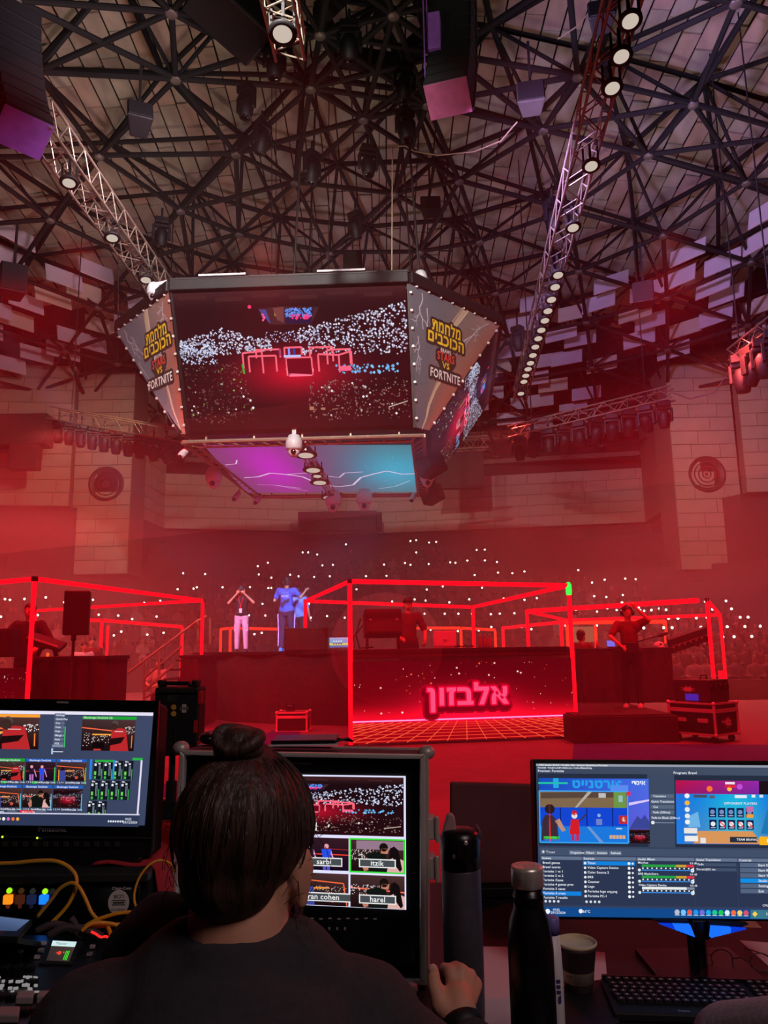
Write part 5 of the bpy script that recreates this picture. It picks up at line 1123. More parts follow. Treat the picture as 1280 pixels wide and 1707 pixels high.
def laptop(p, yaw, lab, mat, w_=.36, h=.24, tilt=.25, scr=None):
    t = T('laptop', lab, 'laptop', p); Rz = MX.Rotation(yaw, 3, 'Z'); Rl = Rz @ MX.Rotation(-tilt, 3, 'X')
    P('keyboard_base', MB().box(V(p) + Rz @ V((0, -.12, .012)), (w_, .24, .02), Rz), mat, t, bevel=.005); P('lid', MB().box(V(p) + V((0, 0, .02)) + Rl @ V((0, 0, h / 2)), (w_, .014, h), Rl), mat, t, bevel=.006)
    if scr: P('screen', MB().box(V(p) + V((0, 0, .02)) + Rl @ V((0, -.009, h / 2)), (w_ * .94, .004, h * .9), Rl), scr, t)
    return t
p = on(742, 13.1); t = laptop(p, PI - .1, 'pale laptop seen from behind on the booth desk', m_white, .38, .27, .2)
P('lid_mark', MB().box(p + V((0, -.055, .16)), (.06, .006, .03)), m_alu, t)
for k, px in enumerate((801, 809, 817)):
    p = on(px, 13.4); t = T('drink_bottle', ('clear bottle on the booth desk nearest the laptop', 'clear middle bottle of the three on the booth desk', 'clear bottle on the booth desk farthest from the laptop')[k], 'bottle', p, 'bottles on the booth desk'); P('body', MB().lathe(p, [(.034, 0), (.036, .01), (.036, .13), (.03, .16), (.013, .19), (.013, .205)], 14), M('clear_bottle', (150, 110, 110), .2), t, True); P('cap', MB().tube(p + V((0, 0, .205)), p + V((0, 0, .225)), .016, 12), m_white, t)
b = MB(); p = on(770, 12.9); b.path([p + V((x, rnd.uniform(-.03, .03), .012 + abs(math.sin(x * 30)) * .02)) for x in np.linspace(-.12, .2, 14)], .012, 5)
O('desk_cables', b, m_black, 'small tangle of dark cable beside the bottles on the booth desk', 'cable')
# big black monitor and bright laptop left of the booth
c0, c1 = aty(474, 1047, 15.9), aty(546, 1078, 15.9); t = T('stage_monitor', 'black box monitor standing at the stage edge left of the booth', 'monitor', ((c0.x + c1.x) / 2, 16.0, 1.46)); P('cabinet', MB().box(((c0.x + c1.x) / 2, 16.05, (c0.z + 1.46) / 2), (c1.x - c0.x, .3, c0.z - 1.46)), m_black, t, bevel=.012); P('rear_panel', MB().box(((c0.x + c1.x) / 2, 15.89, (c0.z + 1.46) / 2), (c1.x - c0.x - .08, .02, c0.z - 1.46 - .06)), m_drape, t)
cv = CV(1.6, 1); cv.grad(0, 0, 1.6, 1, (120, 190, 240), (60, 170, 220), (90, 120, 210), (190, 170, 235)); cv.up(); cv.rect(0, .55, 1.6, .8, (230, 220, 120)); cv.rect(0, .78, 1.6, 1, (40, 120, 190)); cv.up()
for k in range(4): cv.rect(.3 + .2 * k, .3, .42 + .2 * k, .45, (240, 250, 255)); cv.rect(.3 + .2 * k, .55, .42 + .2 * k, .68, (40, 60, 120))
cv.rect(0, 0, 1.6, .12, (205, 170, 220)); c0, c1 = aty(549, 1063, 16.4), aty(582, 1079, 16.4); t = T('stage_laptop', 'laptop with a bright blue screen on the stage left of the booth', 'laptop', ((c0.x + c1.x) / 2, 16.4, 1.46))
P('lid', MB().box(((c0.x + c1.x) / 2, 16.43, (c0.z + c1.z) / 2 + .01), (c1.x - c0.x + .02, .02, c0.z - c1.z + .03)), m_black, t, bevel=.004); P('keyboard_base', MB().box(((c0.x + c1.x) / 2, 16.3, 1.47), (c1.x - c0.x + .02, .24, .02)), m_black, t); P('screen', cv.mesh('screen', plane_fn((c0.x, 16.41, c0.z), (c1.x, 16.41, c0.z), (c1.x, 16.41, c1.z), (c0.x, 16.41, c1.z), .005), m_scr, .001), None, t)
# right desk: tilted console, cap, laptop
zr = 1.43; c = aty(1148, 1066, 15.5); t = T('tilted_console', 'dark tilted mixing console with small lights on the right desk', 'mixing console', (c.x, 15.5, zr)); Rc = MX.Rotation(-.30, 3, 'Y') @ MX.Rotation(.35, 3, 'X')
P('panel', MB().box(c, (.86, .10, .30), Rc), m_black, t, bevel=.012)
for k in range(7): P('knob', MB().tube(c + Rc @ V((-.36 + .12 * k, -.05, -.03)), c + Rc @ V((-.36 + .12 * k, -.075, -.03)), .016, 10), m_alu, t)
P('trim_line', MB().bar(c + Rc @ V((-.40, -.055, .0)), c + Rc @ V((.40, -.055, .0)), .01), m_alu, t)
P('stand', MB().bar((c.x + .2, 15.55, zr), c + V((.15, .05, -.02)), .06).bar((c.x - .2, 15.55, zr), c + V((-.2, .05, -.05)), .06), m_dark, t)
p = V((aty(1099, 1085, 15.2).x, 15.2, zr)); t = T('baseball_cap', 'white baseball cap lying on the right draped desk', 'cap', p); P('crown', MB().lathe(p, [(.10, 0), (.098, .04), (.08, .085), (.04, .105), (.001, .11)], 18), m_white, t, True); P('brim', MB().prism([p + V((-.075, -.06, .008)), p + V((.075, -.06, .008)), p + V((.055, -.17, .0)), p + V((-.055, -.17, 0))], (0, 0, .01)), m_white, t); P('logo', MB().box(p + V((0, -.092, .055)), (.04, .012, .04)), m_black, t)
p = V((aty(1019, 1085, 15.3).x, 15.3, zr)); laptop(p, .1, 'small laptop with a violet screen on the right draped desk', m_black, .17, .13, .2, E('violet_screen', (120, 120, 250), .9))
p = V((aty(996, 1085, 15.4).x, 15.4, zr)); b = MB(); b.lathe(p, [(.03, 0), (.03, .09), (.012, .13), (.012, .16)], 12)
O('small_bottle', b, M('amber_bottle', (220, 90, 40), .3), 'small orange bottle on the right desk beside the violet laptop', 'bottle', p, None, True)
# bits on the left desk
p = V((aty(66, 1085, 12.0).x, 12.0, 1.45)); t = T('keyboard_synth', 'dark slanted keyboard unit on the left draped desk', 'keyboard', p); Rq = MX.Rotation(.35, 3, 'X') @ MX.Rotation(.35, 3, 'Y')
P('panel', MB().box(p + V((.05, .1, .22)), (.55, .28, .07), Rq), m_black, t, bevel=.01); P('stand', MB().bar(p + V((-.1, .15, 0)), p + V((0, .1, .2)), .05).bar(p + V((.2, .15, 0)), p + V((.15, .1, .2)), .05), m_dark, t); P('strip_light', MB().bar(p + V((.05, .1, .22)) + Rq @ V((-.22, -.1, .04)), p + V((.05, .1, .22)) + Rq @ V((.22, -.1, .04)), .012), m_alu, t)
b = MB(); c = aty(6, 1050, 12.2); b.box((c.x, 12.2, 1.45 + .22), (.42, .3, .44)); b.box((c.x, 12.04, 1.45 + .22), (.36, .02, .38))
O('desk_monitor', b, m_black, 'dark boxy monitor back on the left desk at the frame edge', 'monitor', None, None, False, .012)
b = MB(); c = V((aty(80, 1085, 11.9).x, 11.9, 1.45)); b.lathe(c, [(.022, 0), (.022, .05), (.001, .06)], 12)
O('indicator_lamp', b, E('orange_indicator', (255, 90, 40), 1.2), 'small glowing orange lamp on the left draped desk', 'lamp', c)
# exit sign board and lit doorway under the stand
b = MB(); c, d = pbox(956, 1045, 990, 1070, 30, .2); b.box(c, d); O('lit_alcove', b, E('lit_alcove_light', (200, 140, 96), .4), 'warm lit alcove opening in the stand behind the green-tipped post', 'alcove')
b = MB(); c, d = pbox(950, 1018, 964, 1025, 24.0, .08); b.box(c, d); sg = O('row_sign', b, m_wall, 'small pale lettered sign above the lit alcove', 'sign')
# ================================================================ control desk
ZD = .72
b = MB(); t = T('control_desk', 'long dark control desk carrying the monitors, bottles and keyboards', 'desk', (0, 2.0, 0))
P('desk_top', MB().box((-.05, 1.935, ZD - .02), (3.3, 1.67, .04)), m_desk, t, bevel=.006)
for sx in (-1.6, -.5, .5, 1.5):
    for y in (1.3, 2.7): P('leg', MB().tube((sx, y, 0), (sx, y, ZD - .04), .025, 10), m_dark, t)
P('modesty_skirt', MB().box((-.05, 2.72, .36), (3.2, .02, .70)), m_drape, t)
def q4(pts, Ys): return [aty(x, y, Y) for (x, y), Y in zip(pts, Ys)]
def mon_frame(TL, TR, BR, BL):
    ux = (TR - TL).normalized(); uz = ((TL - BL).normalized()); n = ux.cross(uz).normalized(); n = n if n.y > 0 else -n
    return MX((ux, n, uz)).transposed(), n
# ---- left broadcast monitor
q = q4([(-118, 1163), (265, 1168), (251, 1428), (-118, 1428)], (1.97, 1.97, 1.90, 1.90)); R, n = mon_frame(*q); TL, TR, BR, BL = q
t = T('broadcast_monitor', 'big black broadcast monitor with switcher windows at the left edge', 'monitor', ((BL + BR) / 2)); 
def qb(q, n, th, off=0): return MB().prism([p + n * off for p in q], n * th)
P('cabinet', qb(q, n, .085, .012), m_black, t, bevel=.012)
sq = q4([(-104, 1183), (256, 1188), (241.5, 1376), (-104, 1372)], (1.966, 1.966, 1.914, 1.914))
bz = MB(); o4 = q
for k in range(4): a, c, e, f = o4[k], o4[(k + 1) % 4], sq[(k + 1) % 4], sq[k]; bz.prism([a, c, e, f], n * .012)
P('bezel', bz, m_blackgl, t)
def vmix(cv):
    W_, H_ = 2.0, 1.0; cv.rect(0, 0, W_, H_, (58, 66, 90)); cv.up(); BL_ = (60, 68, 92)
    cv.grad(0, 0, W_, H_, (52, 60, 84), (56, 62, 90), (60, 70, 98), (64, 74, 104)); cv.up(); cv.rect(0, 0, W_, .03, (232, 226, 246))
    def px(x, y): return ((x + 104 * 1.0 + 0) / 360 * 2.0, (y - 1186) / 188)
    def rr(x0, y0, x1, y1, c): a, b_ = px(x0, y0), px(x1, y1); cv.rect(a[0], a[1], b_[0], b_[1], c)
    def feed(x0, y0, x1, y1, kind):
        a, b_ = px(x0, y0), px(x1, y1)
        if kind == 'arena': arena_feed(cv, a[0], a[1], b_[0] - a[0], b_[1] - a[1], 320, 9, False)
        else: duel_feed(cv, a[0], a[1], b_[0] - a[0], b_[1] - a[1], kind)
    def tx(s, x, y, sz, c=(225, 228, 240)): a = px(x, y); cv.text(s, a[0], a[1], sz / 188 * 1.3, c, .02)
    rr(-70, 1192, 68, 1197.5, (250, 160, 50)); rr(139, 1194, 229, 1199, (30, 165, 50)); feed(-70, 1198, 67, 1252, 'red_back'); feed(139, 1200, 228, 1253, 'red_back'); tx('Blackmagic DeckLink (2)', 142, 1198, 3.6, (200, 240, 200))
    for i, s in enumerate(('Settings', 'Quick Play', 'Cut', 'Fade', 'Fade', 'Merge 1', 'Fade', 'FTB')): y = 1190 + 7 * i; rr(93, y, 110, y + 5.6, (96, 106, 132)); cv.up(); tx(s, 95.5, y + 4.4, 3.4)
    rr(111, 1213, 112.6, 1248, (60, 210, 100)); rr(91, 1244, 110, 1248, (130, 140, 160)); rr(90, 1250, 93, 1260, (170, 200, 230)); rr(93, 1255, 110, 1256.4, (220, 220, 235)); tx('Fullscreen', 205, 1191.5, 3.4); tx('Basic', 228, 1191.5, 3.4); tx('Settings', 240, 1191.5, 3.4)
    kinds = [('red_back', 'stage', 'lounge'), ('lounge', 'pair_dark', 'arena')]
    for r in range(2):
        for k in range(-2, 3):
            x0 = -3 + 52.5 * k - 2.5 * r; y0 = 1268 + 43.5 * r; kd = kinds[r][max(0, k)] if k >= 0 else ('lounge', 'pair')[k % 2]
            rr(x0, y0, x0 + 50, y0 + 5, (30, 160, 50) if (k < 1 and r == 0) else (36, 96, 190)); cv.up(); tx('Blackmagic DeckLink', x0 + 6, y0 + 4, 3.2); feed(x0, y0 + 5.5, x0 + 50, y0 + 36, kd); tx('1 2 3 4  Quick Play  Cut  Loop', x0 + 2, y0 + 40, 3.0); tx('PIP  Audio', x0 + 24, y0 + 40.5, 3.0, (200, 205, 220))
            if r == 0 and k < 2: rr(x0 + 11, y0 + 37.5, x0 + 20, y0 + 41, (40, 190, 60)); 
            rr(x0 + 48.5, y0 + 14, x0 + 50, y0 + 40, (70, 210, 90) if r == 0 else (80, 190, 220))
    cv.up()
    def strip(x, y):
        rr(x, y, x + 16, y + 31, (20, 24, 34)); cv.up(); rr(x + 1.5, y + 5, x + 5, y + 9, (230, 232, 240)); rr(x + 1.5, y + 18, x + 5, y + 24, (110, 210, 80)); rr(x + 1.5, y + 26, x + 5, y + 30, (70, 190, 80)); rr(x + 8, y + 4, x + 11.5, y + 6.5, (220, 225, 235)); rr(x + 9, y + 8, x + 9.8, y + 25, (150, 160, 180)); rr(x + 11, y + 8, x + 11.8, y + 25, (150, 160, 180)); rr(x + 13.5, y + 14, x + 14.6, y + 31, (60, 200, 90)); tx('Mix', x + 2, y + 3, 3)
    for j, (n_, y) in enumerate(((4, 1270), (4, 1303), (2, 1336))):
        for k in range(n_): strip(166 + 17 * k - 3 * j, y)
    rr(160, 1268, 164, 1301, (40, 130, 220)); rr(199, 1269, 202, 1301, (40, 140, 220)); rr(168, 1269, 200, 1272.5, (40, 170, 60)); rr(231, 1265, 248, 1269, (40, 180, 70)); rr(245, 1269, 248, 1357, (228, 222, 244)); cv.up()
    rr(-104, 1356, 250, 1358, (210, 210, 235)); rr(24, 1352, 40, 1356.5, (90, 100, 120)); rr(45, 1352, 69, 1356.5, (220, 30, 50)); rr(73, 1352, 90, 1356.5, (90, 100, 120)); tx('Record', 4, 1356, 3.6); tx('MultiCorder', 49, 1356, 3.4, (255, 220, 225)); rr(-104, 1358, 250, 1376, (46, 56, 84)); cv.up()
    for k, c in enumerate(((60, 160, 240), (240, 230, 190), (245, 240, 240), (220, 110, 190), (250, 120, 60), (250, 170, 60))): a = px(2 + 8 * k, 1366); cv.disc(a[0], a[1], .015, c)
    for k in range(7): a = px(198 + 4 * k, 1368); cv.disc(a[0], a[1], .009, (225, 230, 240))
    tx('19:52', 226, 1366, 4); tx('29/12/2024', 223, 1371, 4)
cv = CV(2, 1); vmix(cv); P('screen', cv.mesh('screen', plane_fn(*sq, .002), m_scr, .00025), None, t)
tcv = CV(1, 1); tcv.text('Panasonic', 0, 1, 1, (150, 140, 140), .01); p0 = aty(65, 1386, 1.905); tf = lambda u, v, l: p0 + R @ V((u * .0165, -.003 - l, (1 - v) * .0165))
P('maker_name', tcv.mesh('maker_name', tf, m_print, .0005), None, t)
for x, y in ((4, 1395), (62, 1397)): P('status_light', MB().ell(aty(x, y, 1.90), (.0025,) * 3, None, 8, 6), E('status_green', (190, 240, 60), 1.5), t)
bt = MB()
for k in range(16): bt.box(aty(-60 + 17 * k, 1407, 1.90), (.012, .006, .012), R)
P('front_buttons', bt, m_dark, t, bevel=.001); P('bezel_seam', MB().bar(aty(-116, 1394, 1.902), aty(252, 1397, 1.902), .003), m_dark, t); P('top_mark', MB().bar(aty(95, 1170.5, 1.964), aty(114, 1171, 1.964), .004), m_alu, t)
P('stand', MB().box((BL + BR) / 2 + V((.05, .07, -.0085)), (.38, .18, .016)), m_blackgl, t, bevel=.003)
# ---- rack under it
zt = BL.z - .018; yr = 1.84; c0 = aty(248, 1540, yr); xl = -1.0
rk = T('intercom_rack', 'black intercom rack unit with glowing square keys under the broadcast monitor', 'rack', ((xl + c0.x) / 2, 2.08, ZD)); P('case', MB().box(((xl + c0.x) / 2, 2.1, (ZD + zt) / 2), (c0.x - xl, .5, zt - ZD)), m_black, rk, bevel=.006); P('front_panel', MB().box(((xl + c0.x) / 2, yr, (ZD + zt) / 2 - .008), (c0.x - xl - .04, .02, zt - ZD - .05)), m_blackgl, rk, bevel=.004)
yf = yr - .012; RX = MX.Rotation(PI / 2, 3, 'X')
P('rack_lip', MB().box(((xl + c0.x) / 2, yr - .005, zt - .014), (c0.x - xl, .03, .018)), m_dark, rk, bevel=.003)
for x, c, s in ((16, (150, 230, 30), 1.3), (75.5, (150, 230, 30), 1.3), (36, (120, 80, 40), .25), (55, (70, 76, 70), .3), (88, (70, 66, 66), .25)):
    P('status_light', MB().lathe(aty(x, 1484 + x * .022, yf), [(.0062, 0), (.0055, .004), (.001, .006)], 14, 0, RX), E('led_%d' % x, c, s), rk)
for x, c, s in ((14, (255, 120, 20), 1.6), (34, (110, 52, 34), .35), (53, (46, 58, 110), .35), (73.5, (20, 110, 255), 1.6)):
    P('square_key', MB().box(aty(x, 1499, yf), (.019, .014, .019)), E('key_%d' % x, c, s), rk, bevel=.002)
for x, c in ((13, (150, 60, 30)), (33, (110, 44, 30)), (52, (40, 40, 60)), (72, (30, 40, 110))): P('status_light', MB().lathe(aty(x, 1511, yf), [(.005, 0), (.001, .005)], 12, 0, RX), E('dim_%d' % x, c, .35), rk)
tcv = CV(1, 1); 
for k in range(4): tcv.text('Channel %s' % 'ABCD'[k], .1 + 1.95 * k, 1, .5, (120, 110, 110))
p0 = aty(11, 1476, yf); P('panel_lettering', tcv.mesh('panel_lettering', lambda u, v, l: p0 + V((u * .0145, -.001 - l, (1 - v) * .0145)), m_print, .0003), None, rk)
tcv = CV(1, 1); tcv.text('Clear-Com', 0, 1, 1, (205, 200, 198), .03); p1 = aty(187, 1483, yf); P('maker_name', tcv.mesh('maker_name', lambda u, v, l: p1 + V((u * .0085, -.001 - l, (1 - v) * .0085)), m_print, .0003), None, rk)
tcv = CV(1, 1); tcv.disc(.5, .5, .5, (206, 200, 196), 36); tcv.up(); tcv.text('שוכר', .5, .33, .22, (40, 36, 40), .02, 'c'); tcv.poly([(.2, .40), (.15, .5), (.2, .62), (.8, .62), (.85, .5), (.8, .40)], (24, 20, 22)); tcv.text('054-4299695', .5, .84, .14, (60, 50, 54), .01, 'c', 0, .7); tcv.up(); tcv.poly([(.2, .44), (.16, .51), (.2, .58), (.8, .58), (.84, .51), (.8, .44)], (206, 200, 196)); tcv.up(); tcv.poly([(.25, .47), (.22, .51), (.25, .55), (.76, .55), (.79, .51), (.76, .47)], (70, 64, 66))
p2 = aty(198, 1504, yf); P('round_sticker', tcv.mesh('round_sticker', lambda u, v, l: p2 + V(((u - .5) * .047, -.001 - l, (.5 - v) * .052)), m_print, .0003), None, rk)
b = MB(); n_ = 14; vs = []
for i in range(n_ + 1):
    for j in range(9):
        u, v = i / n_, j / 8; x = c0.x - .14 + .17 * u + .004 * math.sin(9 * v); y = yr + .02 + .4 * v; z = zt + .006 + .004 * math.sin(8 * u + 5 * v) - (max(0, u - .82) / .18) ** 1.5 * .17
        vs.append((x, y, z))
b.add(vs, [(i * 9 + j, (i + 1) * 9 + j, (i + 1) * 9 + j + 1, i * 9 + j + 1) for i in range(n_) for j in range(8)])
o = O('red_lit_cloth', b, M('red_lit_cloth', (170, 34, 44), .9), 'red-lit cloth spread over the rack and hanging down its right end', 'cloth', None, None, True); sd = o.modifiers.new('t', 'SOLIDIFY'); sd.thickness = .004  # red light on the table cloth put into its colour
# ---- switcher panel, tablet, key rows
zs = .92
def qz(pts, z): return [atz(x, y, z) for x, y in pts]
sw = T('vision_switcher', 'black vision switcher panel with a small lit screen, left of the man', 'switcher', atz(60, 1640, ZD))
pq = qz([(-200, 1556), (190, 1558), (205, 1640), (195, 1745), (-200, 1745)], zs); P('chassis', MB().prism([p - V((0, 0, zs - ZD - .001)) for p in pq], (0, 0, zs - ZD - .001)), m_blackgl, sw, bevel=.006)
q = qz([(88, 1569), (128, 1571), (115, 1604), (77, 1602)], zs + .004); q = [p for p in q]
cv = CV(1.2, 1); cv.grad(0, 0, 1.2, 1, (60, 50, 46), (50, 40, 44), (60, 46, 40), (70, 60, 56)); cv.up(); cv.rect(0, 0, 1.2, .28, (205, 235, 235)); cv.up(); cv.text('Master', .22, .2, .2, (120, 130, 130)); cv.disc(.55, .62, .1, (235, 70, 50)); cv.disc(.42, .62, .05, (190, 60, 60)); cv.disc(.75, .58, .04, (220, 90, 60))
for x in (.85, .93, 1.0): cv.rect(x, .5, x + .04, .95, (60, 235, 50))
P('menu_screen', cv.mesh('menu_screen', plane_fn(*q, .001), m_scr, .0003), None, sw); P('screen_frame', MB().prism([q[0] + V((-.01, .008, -.006)), q[1] + V((.01, .008, -.006)), q[2] + V((.01, -.008, -.006)), q[3] + V((-.01, -.008, -.006))], (0, 0, .005)), m_black, sw)
legend = E('key_legend_white', (210, 205, 205), .38)
for k in range(26):
    x, y = rnd.uniform(-10, 68), 1630 + (k % 5) * 6 + rnd.uniform(-1, 1); c = atz(x, y, zs + .008); P('lit_key', MB().box(c, (rnd.uniform(.004, .009), .003, .004), MX.Rotation(rnd.uniform(-.5, .5), 3, 'Z')), legend, sw)
for x, y in ((73, 1572), (68, 1584), (62, 1595), (154, 1578), (149, 1590), (34, 1585)): P('button', MB().box(atz(x, y, zs + .004), (.010, .007, .006)), m_white, sw, bevel=.001)
for x0, y0, x1, y1 in ((25, 1663, 54, 1675), (-6, 1690, 30, 1706), (60, 1663, 85, 1674)): P('grey_key', MB().prism(qz([(x0 + 5, y0), (x1 + 3, y0), (x1, y1), (x0, y1)], zs), (0, 0, .012)), M('grey_key_%d' % x0, (150, 140, 140), .6), sw, bevel=.002)
for r in range(4):
    for k in range(8): P('panel_key', MB().box(atz(-90 + 20 * k + 4 * r, 1612 + 24 * r, zs + .004), (.016, .014, .008)), m_black, sw, bevel=.002)
q = q4([(-90, 1518), (50, 1534), (27, 1553), (-90, 1549)], (1.64, 1.64, 1.56, 1.56)); R, n = mon_frame(*q); t = T('small_tablet', 'small tablet tilted back showing a blue arena picture, at the left edge', 'tablet', (q[3] + q[2]) / 2); P('case', qb([q[0] + V((-.005, 0, .005)), q[1] + V((.006, 0, .004)), q[2] + V((.005, 0, -.006)), q[3] + V((-.005, 0, -.006))], n, .012, .003), m_black, t, bevel=.002)
cv = CV(2, 1); cv.grad(0, 0, 2, 1, (70, 90, 130), (60, 90, 140), (60, 76, 110), (90, 110, 150)); cv.up(); cv.disc(1.42, .55, .14, (170, 90, 100)); cv.disc(1.42, .55, .07, (240, 110, 90))
for _ in range(60): cv.disc(rnd.uniform(.9, 1.9), rnd.uniform(.05, .9), .012, (120, 150, 190), 5)
P('screen', cv.mesh('screen', plane_fn(*q, .001), m_scr, .0004), None, t); P('stand', MB().prism([q[3] + n * .01, q[2] + n * .01, q[2] + V((0, .12, -.06)), q[3] + V((0, .12, -.06))], (0, 0, -.01)), m_black, t)
# ---- yellow cables
def crv(pts, Y0, Y1, sub=5):
    P_ = [aty(x, y, Y0 + (Y1 - Y0) * i / (len(pts) - 1)) for i, (x, y) in enumerate(pts)]; out = []
    for i in range(len(P_) - 1):
        a, b_, c, d = P_[max(0, i - 1)], P_[i], P_[i + 1], P_[min(len(P_) - 1, i + 2)]
        for k in range(sub):
            t_ = k / sub; out.append(.5 * ((2 * b_) + (c - a) * t_ + (2 * a - 5 * b_ + 4 * c - d) * t_ ** 2 + (3 * b_ - a - 3 * c + d) * t_ ** 3))
    return out + [P_[-1]]
for lab, pts, Y0, Y1 in (('yellow cable arching over the top of the rack keys', [(-30, 1440), (0, 1439.5), (30, 1438), (60, 1435), (90, 1435), (110, 1442), (124, 1455), (128, 1470), (124, 1488), (110, 1513), (84, 1540)], 1.69, 1.64),
    ('yellow cable bent in an inverted V before the rack', [(62, 1528), (85, 1500), (100, 1481), (118, 1472), (130, 1477), (140, 1493), (152, 1520), (164, 1534)], 1.66, 1.62),
    ('thin orange cable looping at the right end of the rack', [(291, 1452), (284, 1440), (268, 1434), (250, 1441), (234, 1460), (225, 1483), (224, 1503), (230, 1517)], 1.70, 1.64),
    ('yellow cable topmost in the tangle beside the man', [(136, 1548), (150, 1539), (168, 1531), (195, 1523), (222, 1521), (247, 1525)], 1.60, 1.62),
    ('yellow cable second from the top in the tangle', [(136, 1552), (150, 1541), (165, 1538), (190, 1541), (215, 1550), (232, 1557)], 1.57, 1.60),
    ('yellow cable sagging through the middle of the tangle', [(180, 1570), (195, 1558), (212, 1552), (236, 1549), (252, 1551)], 1.57, 1.60),
    ('ochre cable low in the tangle', [(184, 1578), (198, 1563), (212, 1559), (224, 1566), (234, 1574)], 1.55, 1.58),
    ('ochre cable at the bottom of the tangle', [(182, 1585), (187, 1570), (184, 1556), (180, 1546)], 1.55, 1.58),
    ('dull orange cable crossing level through the tangle', [(150, 1546), (175, 1543), (205, 1541), (240, 1541), (262, 1540)], 1.59, 1.62)):
    O('cable', MB().path(crv(pts, Y0, Y1), .0036 if 'thin' not in lab else .0024, 8), m_yel, lab, 'cable', None, 'cables at the rack', True)
O('dark_cables', MB().path(crv([(60, 1552), (90, 1540), (120, 1548), (140, 1560)], 1.58, 1.60), .006, 7).path(crv([(80, 1560), (110, 1545), (150, 1552), (170, 1562)], 1.57, 1.59), .007, 7).path(crv([(118, 1530), (125, 1540), (130, 1556)], 1.58, 1.58), .006, 7), M('grey_sleeved_cable', (70, 56, 60), .7), 'bundle of dark grey cables below the yellow loop', 'cable', None, None, True)
O('red_light_string', MB().path(crv([(152, 1553), (160, 1557), (168, 1562), (176, 1561), (186, 1565), (187, 1570)], 1.56, 1.56), .0022, 6), E('red_string_light', (255, 40, 40), 1.2), 'short glowing red wire in the cable tangle', 'light')
# ---- wireless unit on a stand
q = q4([(258, 1146), (332, 1146), (329, 1258), (254, 1262)], (2.9,) * 4); R, n = mon_frame(*q); cc = sum(q, V((0, 0, 0))) / 4
wu = T('wireless_receiver', 'black wireless unit with two horns and a sticker on a tall stand', 'receiver', (cc.x, 2.96, 0)); P('body', qb(q, n, .11), m_black, wu, bevel=.008)
rb_ = MB()
for x in (268, 286, 304, 320): rb_.bar(aty(x, 1156, 2.895), aty(x - 2, 1250, 2.895), .004)
P('rib', MB().bar(aty(262, 1152, 2.895), aty(330, 1152, 2.895), .012).bar(aty(292, 1200, 2.895), aty(291, 1235, 2.895), .004), m_dark, wu)
for x0, x1 in ((261, 272), (318, 330)): P('horn', MB().prism([aty(x0, 1134, 2.92), aty(x1, 1134, 2.92), aty(x1 - 2, 1146, 2.92), aty(x0 + 2, 1146, 2.92)], (0, .06, 0)), m_black, wu, bevel=.006)
P('handle', MB().path([aty(274, 1146, 2.95), aty(278, 1139, 2.95), aty(314, 1139, 2.95), aty(318, 1146, 2.95)], .008, 8), m_black, wu)
for y in (1179, 1190): P('orange_badge', MB().lathe(aty(289.5, y, 2.897), [(.0098, 0), (.0098, .002), (.0065, .003), (.001, .003)], 18, 0, RX), M('badge_orange_%d' % y, (210, 150, 60), .6), wu)
tcv = CV(1, 1); tcv.rect(.25, 0, .75, 1, (196, 190, 184)); tcv.disc(.5, .5, .2, (40, 36, 36), 14); tcv.up(); tcv.disc(.5, .5, .1, (190, 186, 180), 10); tcv.line([(.12, .3), (.06, .5), (.12, .7)], .06, (170, 160, 160)); tcv.line([(.88, .3), (.94, .5), (.88, .7)], .06, (170, 160, 160))
p3 = aty(307, 1181, 2.895); P('sticker', tcv.mesh('sticker', lambda u, v, l: p3 + V(((u - .5) * .032, -.001 - l, (.5 - v) * .030)), m_print, .0004), None, wu)
tcv = CV(1, 1)
for k in range(4): tcv.text(('WIRELESS VIDEO', 'MODEL 5G-TX', 'INPUT 12V', 'MADE FOR TV')[k], 0, .25 * k + .2, .2, (120, 110, 110))
p4 = aty(280, 1158, 2.895); P('panel_lettering', tcv.mesh('panel_lettering', lambda u, v, l: p4 + V((u * .026, -.001 - l, -v * .022)), m_print, .0003), None, wu)
for y0, y1, x in ((1152, 1173, 335), (1200, 1221, 328), (1235, 1247, 333)): P('side_clip', MB().box((aty(x, y0, 2.92) + aty(x, y1, 2.92)) / 2, (.014, .05, aty(x, y0, 2.92).z - aty(x, y1, 2.92).z)), m_red, wu, bevel=.003)
b = aty(286, 1262, 2.95); P('pole', MB().tube((b.x, 2.96, .75), (b.x, 2.96, b.z + .02), .012, 10).tube((b.x, 2.96, .1), (b.x, 2.96, 1.03), .02, 10), m_black, wu); P('clamp', MB().box((b.x, 2.95, aty(286, 1350, 2.95).z), (.06, .05, .07)).tube((b.x - .04, 2.95, aty(286, 1350, 2.95).z), (b.x + .04, 2.95, aty(286, 1350, 2.95).z), .012, 10), m_black, wu, bevel=.005)
for k in range(3): a = 2 * PI * k / 3; P('leg', MB().tube((b.x, 2.96, .45), (b.x + .4 * math.cos(a), 2.96 + .3 * math.sin(a), .01), .01, 8), m_black, wu)
